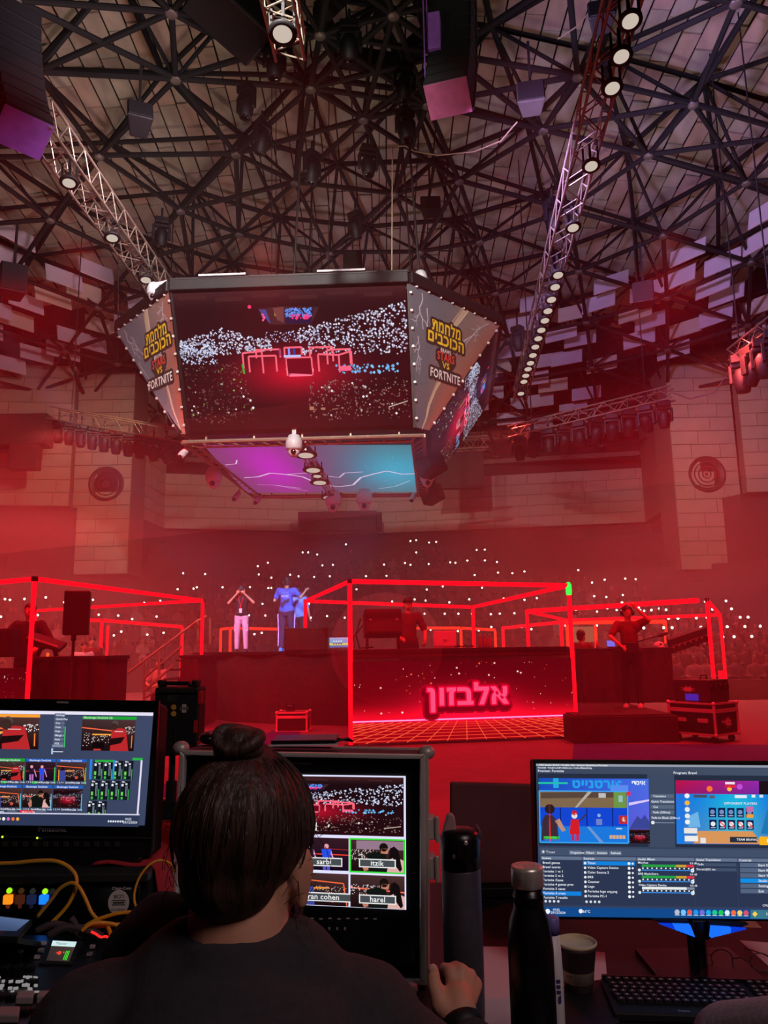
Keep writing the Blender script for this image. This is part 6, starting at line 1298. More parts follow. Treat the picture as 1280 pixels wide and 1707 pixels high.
# ---- centre monitor case
yc = 1.98; q = q4([(301, 1250), (709, 1257), (709, 1592), (292, 1578)], (2.0, 2.0, 1.96, 1.96)); TL, TR, BR, BL = q; BL = V((TL.x - .005, BL.y, ZD + .006)); BR = V((BR.x, BR.y, ZD + .006)); q = [TL, TR, BR, BL]; R, n = mon_frame(*q); mc = T('cased_monitor', 'monitor built into an open flight case in front of the man', 'monitor', ((BL + BR) / 2))
hw = (TR - TL).length
def rim(q, wdt, th, off): # four frame rails
    c = sum(q, V((0, 0, 0))) / 4; o = []
    for k in range(4):
        a, e = q[k], q[(k + 1) % 4]; i0 = a + (c - a).normalized() * wdt * 1.3; i1 = e + (c - e).normalized() * wdt * 1.3; o.append(MB().prism([a + n * off, e + n * off, i1 + n * off, i0 + n * off], n * th))
    return o
for x in rim(q, .014, .03, -.012): P('edge_rail', x, m_alu, mc, bevel=.003)
sh_ = MB()
for k in range(4): a, e = q[k], q[(k + 1) % 4]; d_ = (sum(q, V((0, 0, 0))) / 4 - (a + e) / 2).normalized() * .012; sh_.prism([a, e, e + d_, a + d_], n * .24)
P('case_shell', sh_, m_black, mc); P('case_back', qb(q, n, .01, .235), m_black, mc)
for k in range(2): a, e = q[0] + n * (.2), q[1] + n * (.2); P('edge_rail', MB().bar(a + V((0, 0, .002 - .0)), e + V((0, 0, .002)), .02, .006), m_alu, mc) if k == 0 else P('edge_rail', MB().bar(q[1] + V((.004, 0, 0)), q[2] + V((.004, 0, 0)), .006, .02), m_alu, mc)
inner = [TL + V((.02, 0, -.02)), TR + V((-.02, 0, -.02)), BR + V((-.02, 0, .02)), BL + V((.02, 0, .02))]; P('monitor_body', qb(inner, n, .06, .05), m_blackgl, mc, bevel=.004)
for k in (0, 1): p = (TL, TR)[k]; P('ball_corner', MB().ell(p + n * .02 + V((.004 * (1 if k else -1), 0, .003)), (.022, .022, .018), None, 12, 8), m_alu, mc, True)
for y in (1378, 1443):
    p = aty(719, y, 2.02); P('butterfly_latch', MB().box(p, (.018, .055, .05)).box(p + V((.008, -.01, 0)), (.012, .03, .026)).tube(p + V((.012, -.03, -.03)), p + V((.012, -.03, .03)), .006, 8), m_alu, mc, bevel=.003)
f5 = [aty(x, y, Y) for x, y, Y in ((340, 1289, 2.03), (676, 1293.5, 2.03), (677, 1516, 2.005), (338, 1500, 2.005))]
def multiview(cv):
    cv.rect(0, 0, 1.5, 1, (226, 226, 255)); cv.up(); g = .012
    def cell(x0, y0, x1, y1, kind, lab, bcol=None):
        if bcol: cv.rect(x0 - .012, y0 - .012, x1 + .012, y1 + .012, bcol); cv.up()
        if kind == 'arena': arena_feed(cv, x0, y0, x1 - x0, y1 - y0, 620, 12)
        else: duel_feed(cv, x0, y0, x1 - x0, y1 - y0, kind)
        xm, w_ = (x0 + x1) / 2, .03 + .021 * len(lab); yb = y1 - .06; cv.rect(xm - w_, yb - .035, xm + w_, yb + .03, (236, 236, 236)); cv.up(); cv.rect(xm - w_ + .008, yb - .027, xm + w_ - .008, yb + .022, (70, 76, 80)); cv.up(); cv.text(lab, xm, yb + .014, .055, (245, 245, 245), .01, 'c'); cv.up()
    cell(.012, .012, 1.485, .465, 'arena', 'PGM'); xs = (.012, .352, .715, 1.092, 1.488)
    cell(xs[0], .485, xs[1] - .014, .73, 'lounge', 'yoni'); cell(xs[1], .485, xs[2] - .014, .73, 'pair_dark', 'dolly'); cell(xs[2], .485, xs[3] - .014, .73, 'stage', 'sarbi'); cell(xs[3] + .004, .492, xs[4] - .006, .726, 'pair', 'itzik', (60, 220, 60))
    cell(xs[0], .748, xs[1] - .014, .985, 'stage', 'crane'); cell(xs[1], .748, xs[2] - .014, .985, 'lounge', 'shai'); cell(xs[2], .748, xs[3] - .014, .985, 'lounge', 'ran cohen'); cell(xs[3], .748, xs[4], .985, 'pair_dark', 'harel')
cv = CV(1.5, 1); multiview(cv); P('screen', cv.mesh('screen', plane_fn(*f5, .004), m_scr, .0003), None, mc)
P('screen_bezel', MB().prism([f5[0] + V((-.02, .006, .03)), f5[1] + V((.03, .006, .03)), f5[2] + V((.03, .006, -.09)), f5[3] + V((-.02, .006, -.09))], n * .02), m_blackgl, mc)
tcv = CV(1, 1); tcv.text('4K', 0, 1, 1, (190, 180, 176), .01); p5 = aty(341, 1281, 2.025); P('maker_name', tcv.mesh('maker_name', lambda u, v, l: p5 + V((u * .014, -.001 - l, (1 - v) * .014)), m_print, .0003), None, mc)
P('top_mark', MB().bar(aty(489, 1272, 2.03), aty(518, 1273, 2.03), .004), m_alu, mc)
kb = MB()
for k in range(8): kb.box(aty(520 + 15 * k, 1531 + (k % 2), 1.995), (.008, .003, .002))
for k in range(5): kb.box(aty(523 + 13 * k, 1548, 1.995), (.004, .003, .005))
P('front_marks', kb, m_alu, mc, kind='stuff')
zc = TL.z
b = MB(); a = aty(455, 1247, 2.08); c = aty(562, 1250, 2.08); zt_ = zc + .010
t = T('clipboard_tablet', 'thin black tablet with pale edge lying on the monitor case', 'tablet', ((a.x + c.x) / 2, 2.09, zc)); P('case', MB().box(((a.x + c.x) / 2, 2.10, zt_), (c.x - a.x, .13, .010)), m_blackgl, t, bevel=.003); P('paper_edge', MB().box(((a.x + c.x) / 2 + .002, 2.095, zt_ - .007), (c.x - a.x + .004, .13, .004)), m_paper, t); P('pen_loop', MB().path([(c.x, 2.04, zt_), (c.x + .03, 2.05, zt_ + .006), (c.x + .04, 2.08, zt_ - .005), (c.x, 2.1, zt_)], .003, 6), m_black, t)
p = aty(349, 1246, 2.10); O('computer_mouse', MB().ell((p.x, 2.12, zc + .016), (.032, .05, .018), None, 16, 10), m_blackgl, 'dark mouse lying on top of the monitor case behind the hair bun', 'mouse', (p.x, 2.12, zc), None, True)
# ---- dark board behind the bottles
q = q4([(751, 1305), (893, 1309), (893, 1447), (750, 1443)], (2.62,) * 4); q[2].z = q[3].z = ZD + .035; R, n = mon_frame(*q); t = T('monitor_back', 'flat dark board standing behind the steel-lidded bottles', 'board', (q[2] + q[3]) / 2); P('board', qb(q, n, .035), M('dull_red_black_board', (110, 56, 60), .8), t, bevel=.006); P('foot', MB().box((q[2] + q[3]) / 2 + V((0, .02, -.016)), (.3, .12, .03)), m_black, t, bevel=.004)
# ---- bottles, cup
def at_desk(x, Y, z=ZD): p = aty(x, 1085, Y); return V((p.x, Y, z))
p = at_desk(757, 1.78); hz2 = aty(757, 1380, 1.78).z - ZD; r0 = .0425; t = T('flip_lid_flask', 'tall slate flask with black flip lid and carry loop', 'bottle', p)
P('body', MB().lathe(p, [(.036, 0), (.04, .006), (.0415, .02), (r0, .1), (r0, hz2 - .085), (r0 - .002, hz2 - .078)], 40), m_grey, t, True); P('lid', MB().lathe(p, [(r0 + .001, hz2 - .080), (r0 + .0015, hz2 - .02), (r0 - .003, hz2 - .008), (.03, hz2 - .002), (.001, hz2)], 40), m_blackgl, t, True)
P('carry_loop', MB().bar(p + V((.008, -.036, hz2 - .022)), p + V((.044, -.012, hz2 - .014)), .006, .014).bar(p + V((.044, -.012, hz2 - .014)), p + V((.04, .03, hz2 - .004)), .006, .014), m_grey, t, bevel=.002); P('hinge_pin', MB().ell(p + V((.008, -.041, hz2 - .022)), (.006, .004, .006), None, 10, 6), m_steel, t, True)
P('spout', MB().prism([p + V((-.038, -.012, hz2 - .006)), p + V((-.008, -.012, hz2 - .006)), p + V((-.010, -.010, hz2 + .022)), p + V((-.016, -.010, hz2 + .031)), p + V((-.026, -.010, hz2 + .030)), p + V((-.030, -.010, hz2 + .018))], (0, .022, 0)), M('spout_silicone', (150, 120, 116), .5), t, bevel=.004); P('lock_button', MB().ell(p + V((-.018, -.041, hz2 - .05)), (.004, .004, .006), None, 8, 6), m_grey, t, True)
p = at_desk(862, 1.50); hb = aty(862, 1443, 1.5).z - ZD; t = T('steel_cap_bottle', 'black bottle with brushed steel cap in the middle of the desk', 'bottle', p); rr = .0405
P('body', MB().lathe(p, [(.034, 0), (.039, .006), (rr, .02), (rr, hb - .14), (rr - .002, hb - .115), (.035, hb - .09), (.0275, hb - .07), (.0265, hb - .058), (.028, hb - .055), (.028, hb - .048), (.0255, hb - .046), (.0255, hb - .03)], 40), m_blackgl, t, True); P('cap', MB().lathe(p, [(.0275, hb - .036), (.0295, hb - .034), (.0295, hb - .006), (.028, hb), (.022, hb + .0005), (.001, hb + .001)], 40), m_steel, t, True)
p = at_desk(897, 1.62); hh = aty(897, 1527, 1.62).z - ZD; t = T('white_tube_bottle', 'slim white tube with violet lettering behind the black bottle', 'bottle', p); P('body', MB().lathe(p, [(.014, 0), (.016, .004), (.017, hh * .6), (.014, hh - .03)], 24), m_white, t, True); P('cap', MB().lathe(p, [(.0145, hh - .032), (.0145, hh - .004), (.010, hh), (.001, hh)], 24), M('lilac_cap', (120, 110, 180), .4), t, True)
tcv = CV(1, 1); tcv.text('alll', 0, 1, 1, (60, 44, 110), .06); Pw = p + V((.007, -.0165, hh * .42)); P('lettering', tcv.mesh('lettering', lambda u, v, l: Pw + V(((1 - v) * -.010, -.001 - l, u * .03)), m_print, .0003), None, t)
p = atz(965, 1648, ZD + .012); p.z = ZD + .0115; t = T('paper_cup', 'two stacked dark paper cups with cream rims and lettering', 'cup', p); hc = .098
P('outer_cup', MB().lathe(p, [(.030, 0), (.031, .002), (.0425, hc - .012), (.0445, hc - .010), (.0445, hc - .006), (.0432, hc - .005), (.041, hc - .014), (.030, .008), (.001, .006)], 36), M('brown_card', (54, 36, 34), .7), t, True); P('inner_cup', MB().lathe(p, [(.0425, hc - .006), (.0455, hc - .002), (.046, hc + .002), (.044, hc + .004), (.0425, hc + .001), (.034, .018), (.001, .016)], 36), M('cream_card', (214, 196, 160), .7), t, True)
tcv = CV(1, 1); tcv.text("ring's house", 0, 1, 1, (104, 96, 96), 0)
def cupf(u, v, l): a = -PI / 2 - .95 + u * .36; z = .030 + (1 - v) * .017; r = .0312 + (z) * .118 + .0008 + l; return p + V((r * math.cos(a), r * math.sin(a), z))
P('lettering', tcv.mesh('lettering', cupf, m_print, .0003), None, t)
O('notebook', MB().prism(qz([(918, 1655), (1000, 1640), (1034, 1712), (942, 1730)], ZD + .001), (0, 0, .010)), m_black, 'thin black notebook lying under the paper cups', 'notebook', None, None, False, .002)
O('paper_sheet', MB().prism(qz([(793, 1578), (905, 1580), (1008, 1588), (1020, 1720), (800, 1720)], ZD), (0, 0, .0009)), m_paper, 'white sheet of paper under the black bottle and notebook', 'paper')
q = qz([(1232, 1568), (1310, 1574), (1330, 1640), (1282, 1612)], ZD); O('paper_sheet', MB().prism(q, (0, 0, .001)), m_paper, 'white sheet of paper at the right edge beyond the keyboard', 'paper')
O('sticky_note', MB().prism(qz([(1226, 1534), (1258, 1535), (1270, 1547), (1240, 1546)], ZD), (0, 0, .0008)), M('buff_note', (170, 140, 120), .9), 'small buff note lying behind the right monitor stand', 'note')
# ---- keyboard
k0, k1, k2 = atz(1003, 1631, ZD + .02), atz(1290, 1639, ZD + .02), atz(1037, 1712, ZD + .02); ux = (k1 - k0).normalized(); uy = (k2 - k0).normalized(); uy = (uy - ux * uy.dot(ux)).normalized(); R = MX((ux, uy, -ux.cross(uy).normalized() if ux.cross(uy).z < 0 else ux.cross(uy).normalized())).transposed()
kbd = T('keyboard', 'full-size black keyboard before the right monitor', 'keyboard', k0 + ux * .22 + uy * .08 - V((0, 0, .02))); 
def KP(a, c, e=0): return k0 + ux * a + uy * c + V((0, 0, e))
P('tray', MB().prism([KP(-.004, -.004, -.018), KP(.445, -.004, -.018), KP(.445, .168, -.018), KP(-.004, .168, -.018)], (0, 0, .018)), m_black, kbd, bevel=.004)
km = MB(); km.prism([(-.0078, -.0078, 0), (.0078, -.0078, 0), (.0078, .0078, 0), (-.0078, .0078, 0)], (0, 0, .004)); km.prism([(-.0066, -.0066, .004), (.0066, -.0066, .004), (.0066, .0066, .004), (-.0066, .0066, .004)], (0, 0, .004)); km.box((0, .0, .0083), (.004, .0045, .0006), None, 1); KMe = km.mesh('key', [M('keycap', (30, 28, 30), .45), M('key_legend', (190, 186, 190), .6)])
for r in range(6):
    for c in range(22):
        if c in (15, 19): continue
        inst('key', KMe, kbd, m4(KP(.014 + .0193 * c + (.004 * (r % 3) if c < 15 else 0), .016 + .0195 * r + (.006 if r else 0), .0005), R))
P('rear_rail', MB().bar(KP(.0, .0, .004), KP(.44, .0, .004), .008), m_blackgl, kbd)
tcv = CV(1, 1); tcv.text('Tripoo', 0, 1, 1, (200, 196, 200), .02); kp = KP(.13, .158, .0006); P('maker_name', tcv.mesh('maker_name', lambda u, v, l: kp + ux * u * .008 + uy * (v - 1) * .008 + V((0, 0, .001 + l)), m_print, .0003), None, kbd)
# ---- right monitor
ym = 2.02; q = q4([(888, 1266), (1320, 1269), (1322, 1536), (895, 1532)], (2.04, 2.04, 2.0, 2.0)); R, n = mon_frame(*q); rm = T('desktop_monitor', 'desktop monitor showing streaming software at the right', 'monitor', (V(((q[2].x + q[3].x) / 2, 2.05, ZD)))); P('cabinet', qb(q, n, .04, .008), m_black, rm, bevel=.006)
sq = q4([(893, 1273), (1311, 1276), (1314, 1528), (898.5, 1522.5)], (2.038, 2.038, 2.002, 2.002)); bz = MB()
for k in range(4): bz.prism([q[k], q[(k + 1) % 4], sq[(k + 1) % 4], sq[k]], n * .008)
P('bezel', bz, m_blackgl, rm)
def obs(cv):
    W_ = 1.66; 
    def px(x, y): return ((x - 893) / 418 * W_, (y - 1274) / 250)
    def rr(x0, y0, x1, y1, c): a, b_ = px(x0, y0), px(x1, y1); cv.rect(a[0], a[1], b_[0], b_[1], c)
    def tx(s, x, y, sz=4.4, c=(225, 230, 240), bo=.02): a = px(x, y); cv.text(s, a[0], a[1], sz / 250 * 1.25, c, bo)
    cv.grad(0, 0, W_, 1, (60, 70, 92), (52, 62, 92), (52, 62, 92), (70, 82, 104)); cv.up(); rr(893, 1274, 1311, 1278, (150, 156, 170)); cv.up(); tx('OBS Studio 30.2.3 - Profile: HD - Scenes: Brawlstars/Fortnite', 898, 1277.6, 3.4, (235, 235, 240))
    for s, x in (('File', 896), ('Edit', 903), ('View', 912), ('Docks', 921), ('Profile', 932), ('Scene Collection', 943), ('Tools', 968), ('Help', 978)): tx(s, x, 1282.3, 3.4)
    tx('Preview: Fortnite', 896, 1288.3, 4.6); tx('Program: Brawl', 1122, 1290, 4.6); rr(895, 1291, 1078, 1414, (38, 46, 66)); rr(1122, 1292, 1311, 1414, (38, 46, 66)); cv.up()
    # preview: an arena game, plain figures
    a, b_ = px(897, 1299), px(1080, 1408); cv.grad(a[0], a[1], b_[0], b_[1], (20, 80, 190), (30, 60, 190), (110, 90, 220), (70, 110, 230), 3); cv.up(); tx('טיינטרופ', 953, 1315, 16, (40, 160, 235), .05); tx('ידניא', 1052, 1309, 8, (230, 240, 255), .04); rr(896, 1306, 945, 1309, (40, 200, 160)); rr(921, 1299, 930, 1316, (40, 170, 220)); rr(1016, 1310, 1046, 1321, (90, 140, 240)); cv.up()
    rr(897, 1321, 1044, 1408, (30, 90, 210)); cv.up(); rr(898, 1322, 1043, 1350, (128, 104, 76)); cv.up(); cv.poly([px(900, 1324), px(1043, 1321), px(1043, 1331), px(900, 1334)], (88, 70, 60)); rr(898, 1349, 1043, 1381, (20, 70, 210)); rr(898, 1380, 1043, 1407, (28, 120, 220)); cv.up()
    for x in (931, 975, 1018): rr(x, 1349, x + 1.6, 1381, (10, 30, 110))
    cv.poly([px(978, 1322), px(985, 1322), px(960, 1349), px(956, 1349)], (180, 170, 160)); cv.poly([px(975, 1381), px(980, 1381), px(1003, 1407), px(996, 1407)], (110, 150, 210)); rr(1021, 1322, 1042, 1349, (110, 150, 70)); rr(1029, 1328, 1036, 1339, (150, 190, 190)); rr(996, 1324, 1008, 1332, (190, 190, 190))
    cv.up(); cv.poly([px(899, 1405), px(901, 1372), px(906, 1362), px(918, 1362), px(926, 1372), px(928, 1405)], (60, 44, 56)); cv.disc(*px(914, 1352), .034, (40, 30, 34)); cv.poly([px(922, 1372), px(934, 1390), px(940, 1388), px(930, 1368)], (190, 140, 120)); rr(912.5, 1342, 914.6, 1406, (255, 40, 40)); rr(903, 1398, 929, 1402, (60, 220, 80)); rr(903, 1403, 929, 1404.5, (70, 150, 240))
    cv.up(); cv.disc(*px(955, 1363), .020, (230, 220, 220)); cv.poly([px(949, 1369), px(946, 1394), px(964, 1394), px(962, 1369)], (210, 30, 40)); rr(949, 1394, 954, 1405, (190, 40, 90)); rr(957, 1394, 962, 1405, (190, 40, 90)); cv.disc(*px(955, 1358), .018, (200, 30, 40)); cv.line([px(963, 1372), px(975, 1360)], .01, (60, 50, 60)); cv.disc(*px(996, 1362), .012, (140, 170, 220)); rr(991, 1368, 1001, 1378, (110, 130, 200)); rr(1029, 1362, 1043, 1376, (190, 40, 50)); cv.disc(*px(1038, 1368), .018, (230, 220, 200))
    for k in range(5): rr(1013 + 5.4 * k, 1395, 1017.5 + 5.4 * k, 1401, (220, 170, 120))
    rr(1024, 1383, 1034, 1385, (200, 220, 240)); cv.line([px(897, 1321), px(1044, 1321), px(1044, 1408), px(897, 1408), px(897, 1321)], .008, (60, 170, 250)); rr(1043, 1321, 1049, 1328, (240, 40, 60)); cv.poly([px(1046, 1340), px(1080, 1334), px(1080, 1337), px(1046, 1345)], (220, 200, 250)); cv.poly([px(1046, 1384), px(1060, 1362), px(1066, 1368), px(1072, 1360), px(1080, 1372), px(1080, 1384)], (60, 70, 150)); cv.up()
    a, b_ = px(1046, 1385), px(1080, 1408); arena_feed(cv, a[0], a[1], b_[0] - a[0], b_[1] - a[1], 110, 3, False); rr(1080, 1291, 1122, 1414, (62, 74, 98)); cv.up()
    for i, s in enumerate(('Transition', 'Quick Transitions', 'Cut', 'Fade (300ms)', 'Fade to Black (300ms)')):
        y = 1325 + 9.1 * i
        rr(1082, y, 1121, y + 6.6, (88, 102, 126)); cv.up(); tx(s, 1086 if len(s) < 14 else 1083, y + 5, 3.9)
    rr(1083, 1372.5, 1121, 1373.6, (130, 145, 170)); cv.disc(*px(1085, 1373), .012, (240, 245, 250))
    # program: a lobby screen
    a, b_ = px(1124, 1301), px(1311, 1408); cv.grad(a[0], a[1], b_[0], b_[1], (40, 110, 220), (30, 130, 230), (20, 60, 170), (20, 60, 170), 3); cv.up(); cv.grad(*px(1124, 1301), *px(1262, 1324), (190, 20, 70), (160, 20, 90), (120, 40, 160), (150, 40, 170), 3); cv.up(); cv.disc(*px(1180, 1315), .02, (250, 120, 50)); cv.disc(*px(1230, 1311), .02, (190, 80, 220)); rr(1206, 1303, 1222, 1307, (240, 230, 235)); rr(1205, 1308, 1224, 1313, (220, 40, 60)); cv.disc(*px(1213, 1315), .016, (250, 200, 60)); rr(1262, 1301, 1311, 1324, (30, 16, 24))
    cv.field(*px(1137, 1324), *px(1311, 1407), 10, 8, lambda u, v: (20 + 60 * v, 120 + 70 * math.exp(-((u - .5) / .3) ** 2) - 20 * u, 226 - 30 * v)); cv.up(); cv.poly([px(1152, 1407), px(1160, 1386), px(1250, 1386), px(1268, 1407)], (216, 150, 90)); cv.poly([px(1144, 1380), px(1144, 1362), px(1160, 1354), px(1164, 1380)], (110, 180, 230)); cv.poly([px(1264, 1390), px(1275, 1350), px(1290, 1340), px(1311, 1390)], (30, 120, 180)); cv.up()
    for r in range(2):
        for k in range(5): x, y = 1178 + 15.2 * k, 1347 + 20 * r; rr(x, y, x + 12, y + 16, (14, 34, 80)); cv.up(); cv.disc(*px(x + 6, y + 7), .016, (120, 140, 190) if r == 0 else (235, 235, 235), 10); (cv.line([px(x + 2, y + 3), px(x + 10, y + 12)], .012, (230, 50, 60)) if r and k else None); rr(x + 2, y + 12.5, x + 10, y + 14, (190, 200, 230)); cv.up()
    rr(1239, 1344, 1250, 1353, (200, 110, 170)); rr(1239, 1357, 1250, 1363, (240, 160, 60)); tx('OPPONENT PLAYERS', 1202, 1341, 4.4)
    for y, c in ((1327, (240, 240, 245)), (1339, (250, 180, 60)), (1350, (235, 235, 240)), (1361, (230, 235, 240)), (1371, (240, 240, 240))): cv.disc(*px(1141, y), .017, c)
    for x, y, w_, c in ((1152, 1325, 22, (70, 80, 100)), (1178, 1326, 9, (90, 90, 110)), (1135, 1381, 22, (235, 230, 225)), (1136, 1394, 22, (240, 238, 235)), (1162, 1397, 9, (230, 230, 230)), (1211, 1395, 45, (40, 46, 60)), (1220, 1325, 20, (230, 235, 245)), (1248, 1324, 6, (235, 235, 240)), (1261, 1324, 6, (220, 225, 240))): rr(x, y, x + w_, y + (9 if w_ > 8 and y > 1380 else 5), c)
    rr(1260, 1394, 1311, 1408, (250, 180, 30)); cv.up(); tx('CANCEL', 1272, 1404, 7, (255, 250, 240), .04); tx('TEAM BRAWL', 1222, 1401, 4.2); cv.up()
    # panels
    rr(894, 1416, 1311, 1428, (66, 80, 106)); cv.disc(*px(900, 1423), .011, (235, 240, 245)); tx('Timer', 905, 1425, 4.6)
    for x, s in ((943, 'Properties'), (969, 'Filters'), (987, 'Interact'), (1010, 'Refresh')): rr(x, 1420, x + 20, 1427, (96, 110, 134)); cv.up(); tx(s, x + 3, 1425.2, 4)
    for x0, x1, s in ((896, 964, 'Scenes'), (965, 1054, 'Sources'), (1055, 1151, 'Audio Mixer'), (1152, 1222, 'Scene Transitions'), (1223, 1311, 'Controls')): rr(x0, 1430, x1, 1435.5, (100, 114, 140)); rr(x0, 1435.5, x1, 1508, (44, 54, 80)); cv.up(); tx(s, x0 + 2, 1434.6, 4.2)
    for i, s in enumerate(('Brawl games', 'Brawl scores', 'Fortnite 1 vs 1', 'Fortnite 2 vs 2', 'Fortnite Cases', 'Fortnite 4 games prev', 'Fortnite 5 cases', 'Fortnite 6 cross', 'Fortnite 7 results')):
        y = 1442 + 7.0 * i
        if i == 7: rr(896, y - 4.6, 962, y + 2, (20, 130, 220)); cv.up()
        tx(s, 899, y, 4.2)
    rr(966, 1437, 1052, 1443.5, (20, 130, 220)); cv.up()
    for i, s in enumerate(('Timer', 'Video Capture Device', 'Color Source 2', 'BRB', 'Counter', 'Logo', 'Fortnite logo org.png', 'Fortnite PC-1')):
        y = 1441.6 + 7.6 * i; tx(s, 973, y, 4.2); cv.disc(*px(969, y - 1.4), .009, (225, 232, 240), 8); cv.disc(*px(1042, y - 1.4), .010, (235, 240, 245), 8); cv.disc(*px(1048, y - 1.4), .007, (235, 240, 245), 8)
    for i, s in enumerate(('Mic/Aux', 'BRB Music/Intro', 'Video Capture Device')):
        y = 1441 + 18 * i; tx(s, 1057, y - 1, 3.8); tx('0.0 dB', 1143, y - 1, 3.4); L_ = [(1063, 1120, (40, 160, 70)), (1120, 1137, (200, 160, 50)), (1137, 1150, (220, 50, 70))] if i < 2 else [(1063, 1137, (232, 236, 236)), (1137, 1150, (130, 140, 160))]
        for x0, x1, c in L_: rr(x0, y + .2, x1, y + 4.4, c)
        for k in range(12): cv.disc(*px(1065 + 7.6 * k, y + 6.4), .006, (235, 240, 235), 5)
        rr(1063, y + 8.6, 1148, y + 10.2, (60, 140, 230)); cv.disc(*px(1147, y + 9.4), .013, (240, 245, 250), 8); cv.disc(*px(1059, y + 9.4), .010, (230, 235, 240), 8)
    rr(1154, 1438, 1220, 1443, (66, 80, 106)); tx('Fade', 1156, 1441.6, 4); tx('Duration', 1154, 1449.6, 4); rr(1168, 1446, 1220, 1451, (66, 80, 106)); tx('300 ms', 1170, 1449.8, 4)
    for i, s in enumerate(('Start Streaming', 'Start Recording', 'Start Virtual Camera', 'Studio Mode', 'Settings', 'Exit')): y = 1437 + 8.3 * i; rr(1226, y, 1311, y + 7, (20, 140, 225) if i == 3 else (84, 100, 128)); cv.up(); tx(s, 1256, y + 5.2, 4.4)
    for k in range(4): cv.disc(*px(902 + 7 * k, 1502), .009, (215, 222, 235), 6); cv.disc(*px(970 + 7 * k, 1502), .009, (215, 222, 235), 6)
    tx('CPU: 12.4%, 50.00 fps', 1262, 1506, 3.8); rr(893, 1511, 1311, 1526, (18, 74, 140)); cv.up(); tx('19:52', 914, 1517, 4); tx('29/12/2024', 910, 1521.5, 4); cv.disc(*px(905, 1518), .016, (240, 245, 250)); tx('16°C', 964, 1519.5, 4.6); cv.disc(*px(960, 1517), .014, (240, 240, 245))
    for k, c in enumerate(((190, 190, 200), (120, 200, 250), (240, 90, 70), (40, 150, 240), (120, 110, 220), (30, 170, 230), (40, 200, 140), (30, 200, 90), (220, 240, 250), (250, 110, 60), (240, 210, 110), (220, 80, 110))): cv.disc(*px(1120 + 10.4 * k, 1516.5), .017, c); rr(1116 + 10.4 * k, 1520.5, 1124 + 10.4 * k, 1521.5, (210, 225, 240))
    rr(1242, 1511.5, 1311, 1525, (60, 120, 140)); cv.up(); tx('LIVE', 1268, 1519, 4); cv.disc(*px(1249, 1518), .018, (250, 210, 80), 4)
cv = CV(1.66, 1); obs(cv); P('screen', cv.mesh('screen', plane_fn(*sq, .002), m_scr, .00025), None, rm)
bl = [E('stand_blue_a', (26, 110, 250), 1.1), E('stand_blue_b', (10, 60, 225), .9)]
for sg, pts in ((0, [(1100, 1541), (1152, 1542.5), (1160, 1563)]), (1, [(1245, 1549), (1186, 1545), (1184, 1564)])):
    a, c, e = [aty(x, y, 1.96) for x, y in pts]; w_ = MB()
    for k in range(9):
        f0, f1 = k / 9, (k + .8) / 9; w_.prism([a + (c - a) * f0, a + (c - a) * f1, a + (e - a) * f1, a + (e - a) * f0], (0, .012, 0), 0 if k > 3 else 1)
    P('light_wing', w_, bl, rm); P('wing_frame', MB().prism([a + V((-.012 if not sg else .012, .014, .006)), c + V((0, .014, .006)), e + V((0, .014, -.008))], (0, .02, 0)), m_black, rm)
P('neck', MB().prism([aty(1152, 1534, 1.99), aty(1190, 1534, 1.99), aty(1183, 1568, 1.99), aty(1160, 1568, 1.99)], (0, .05, 0)), m_blackgl, rm, bevel=.004)
pz = aty(1171, 1566, 1.99)
P('stand_foot', MB().box((pz.x, 2.04, ZD + .006), (.24, .2, .012)).tube((pz.x, 2.03, ZD), (pz.x, 2.03, pz.z + .02), .022, 14), m_blackgl, rm, bevel=.003)
# glasses
g = MB(); gc = [atz(1203, 1598, ZD + .02), atz(1268, 1604, ZD + .02)]; tg = T('eyeglasses', 'thin-framed eyeglasses lying between keyboard and right monitor', 'glasses', (gc[0] + gc[1]) / 2 - V((0, 0, .02)))
for c in gc: P('lens_rim', MB().path([c + V((.026 * math.cos(a), .004 * math.sin(a), .019 * math.sin(a))) for a in np.linspace(0, 2 * PI, 20)], .0013, 6), m_dark, tg)
P('bridge', MB().path([gc[0] + V((.026, 0, 0)), (gc[0] + gc[1]) / 2 + V((0, 0, .006)), gc[1] - V((.026, 0, 0))], .0014, 6), m_dark, tg)
for c, sx in ((gc[0], -1), (gc[1], 1)): P('temple', MB().path([c + V((sx * .026, 0, .008)), c + V((sx * .03, .05, .0)), c + V((sx * .02, .13, -.015))], .0014, 6), m_dark, tg)
# small bits by the hand
p = atz(678, 1655, ZD); O('earphone_case', MB().box(p + V((0, 0, .012)), (.045, .05, .024), MX.Rotation(.3, 3, 'Z')), M('pale_case', (196, 176, 172), .4), 'small pale rounded earphone case on the desk by the fist', 'case', p, None, True, .010)
p = atz(702, 1690, ZD); O('status_button', MB().ell(p + V((0, 0, .004)), (.008, .008, .006), None, 12, 8), E('mint_light', (170, 240, 210), .9), 'tiny glowing mint light on the desk left of the fist', 'light', p, None, True)
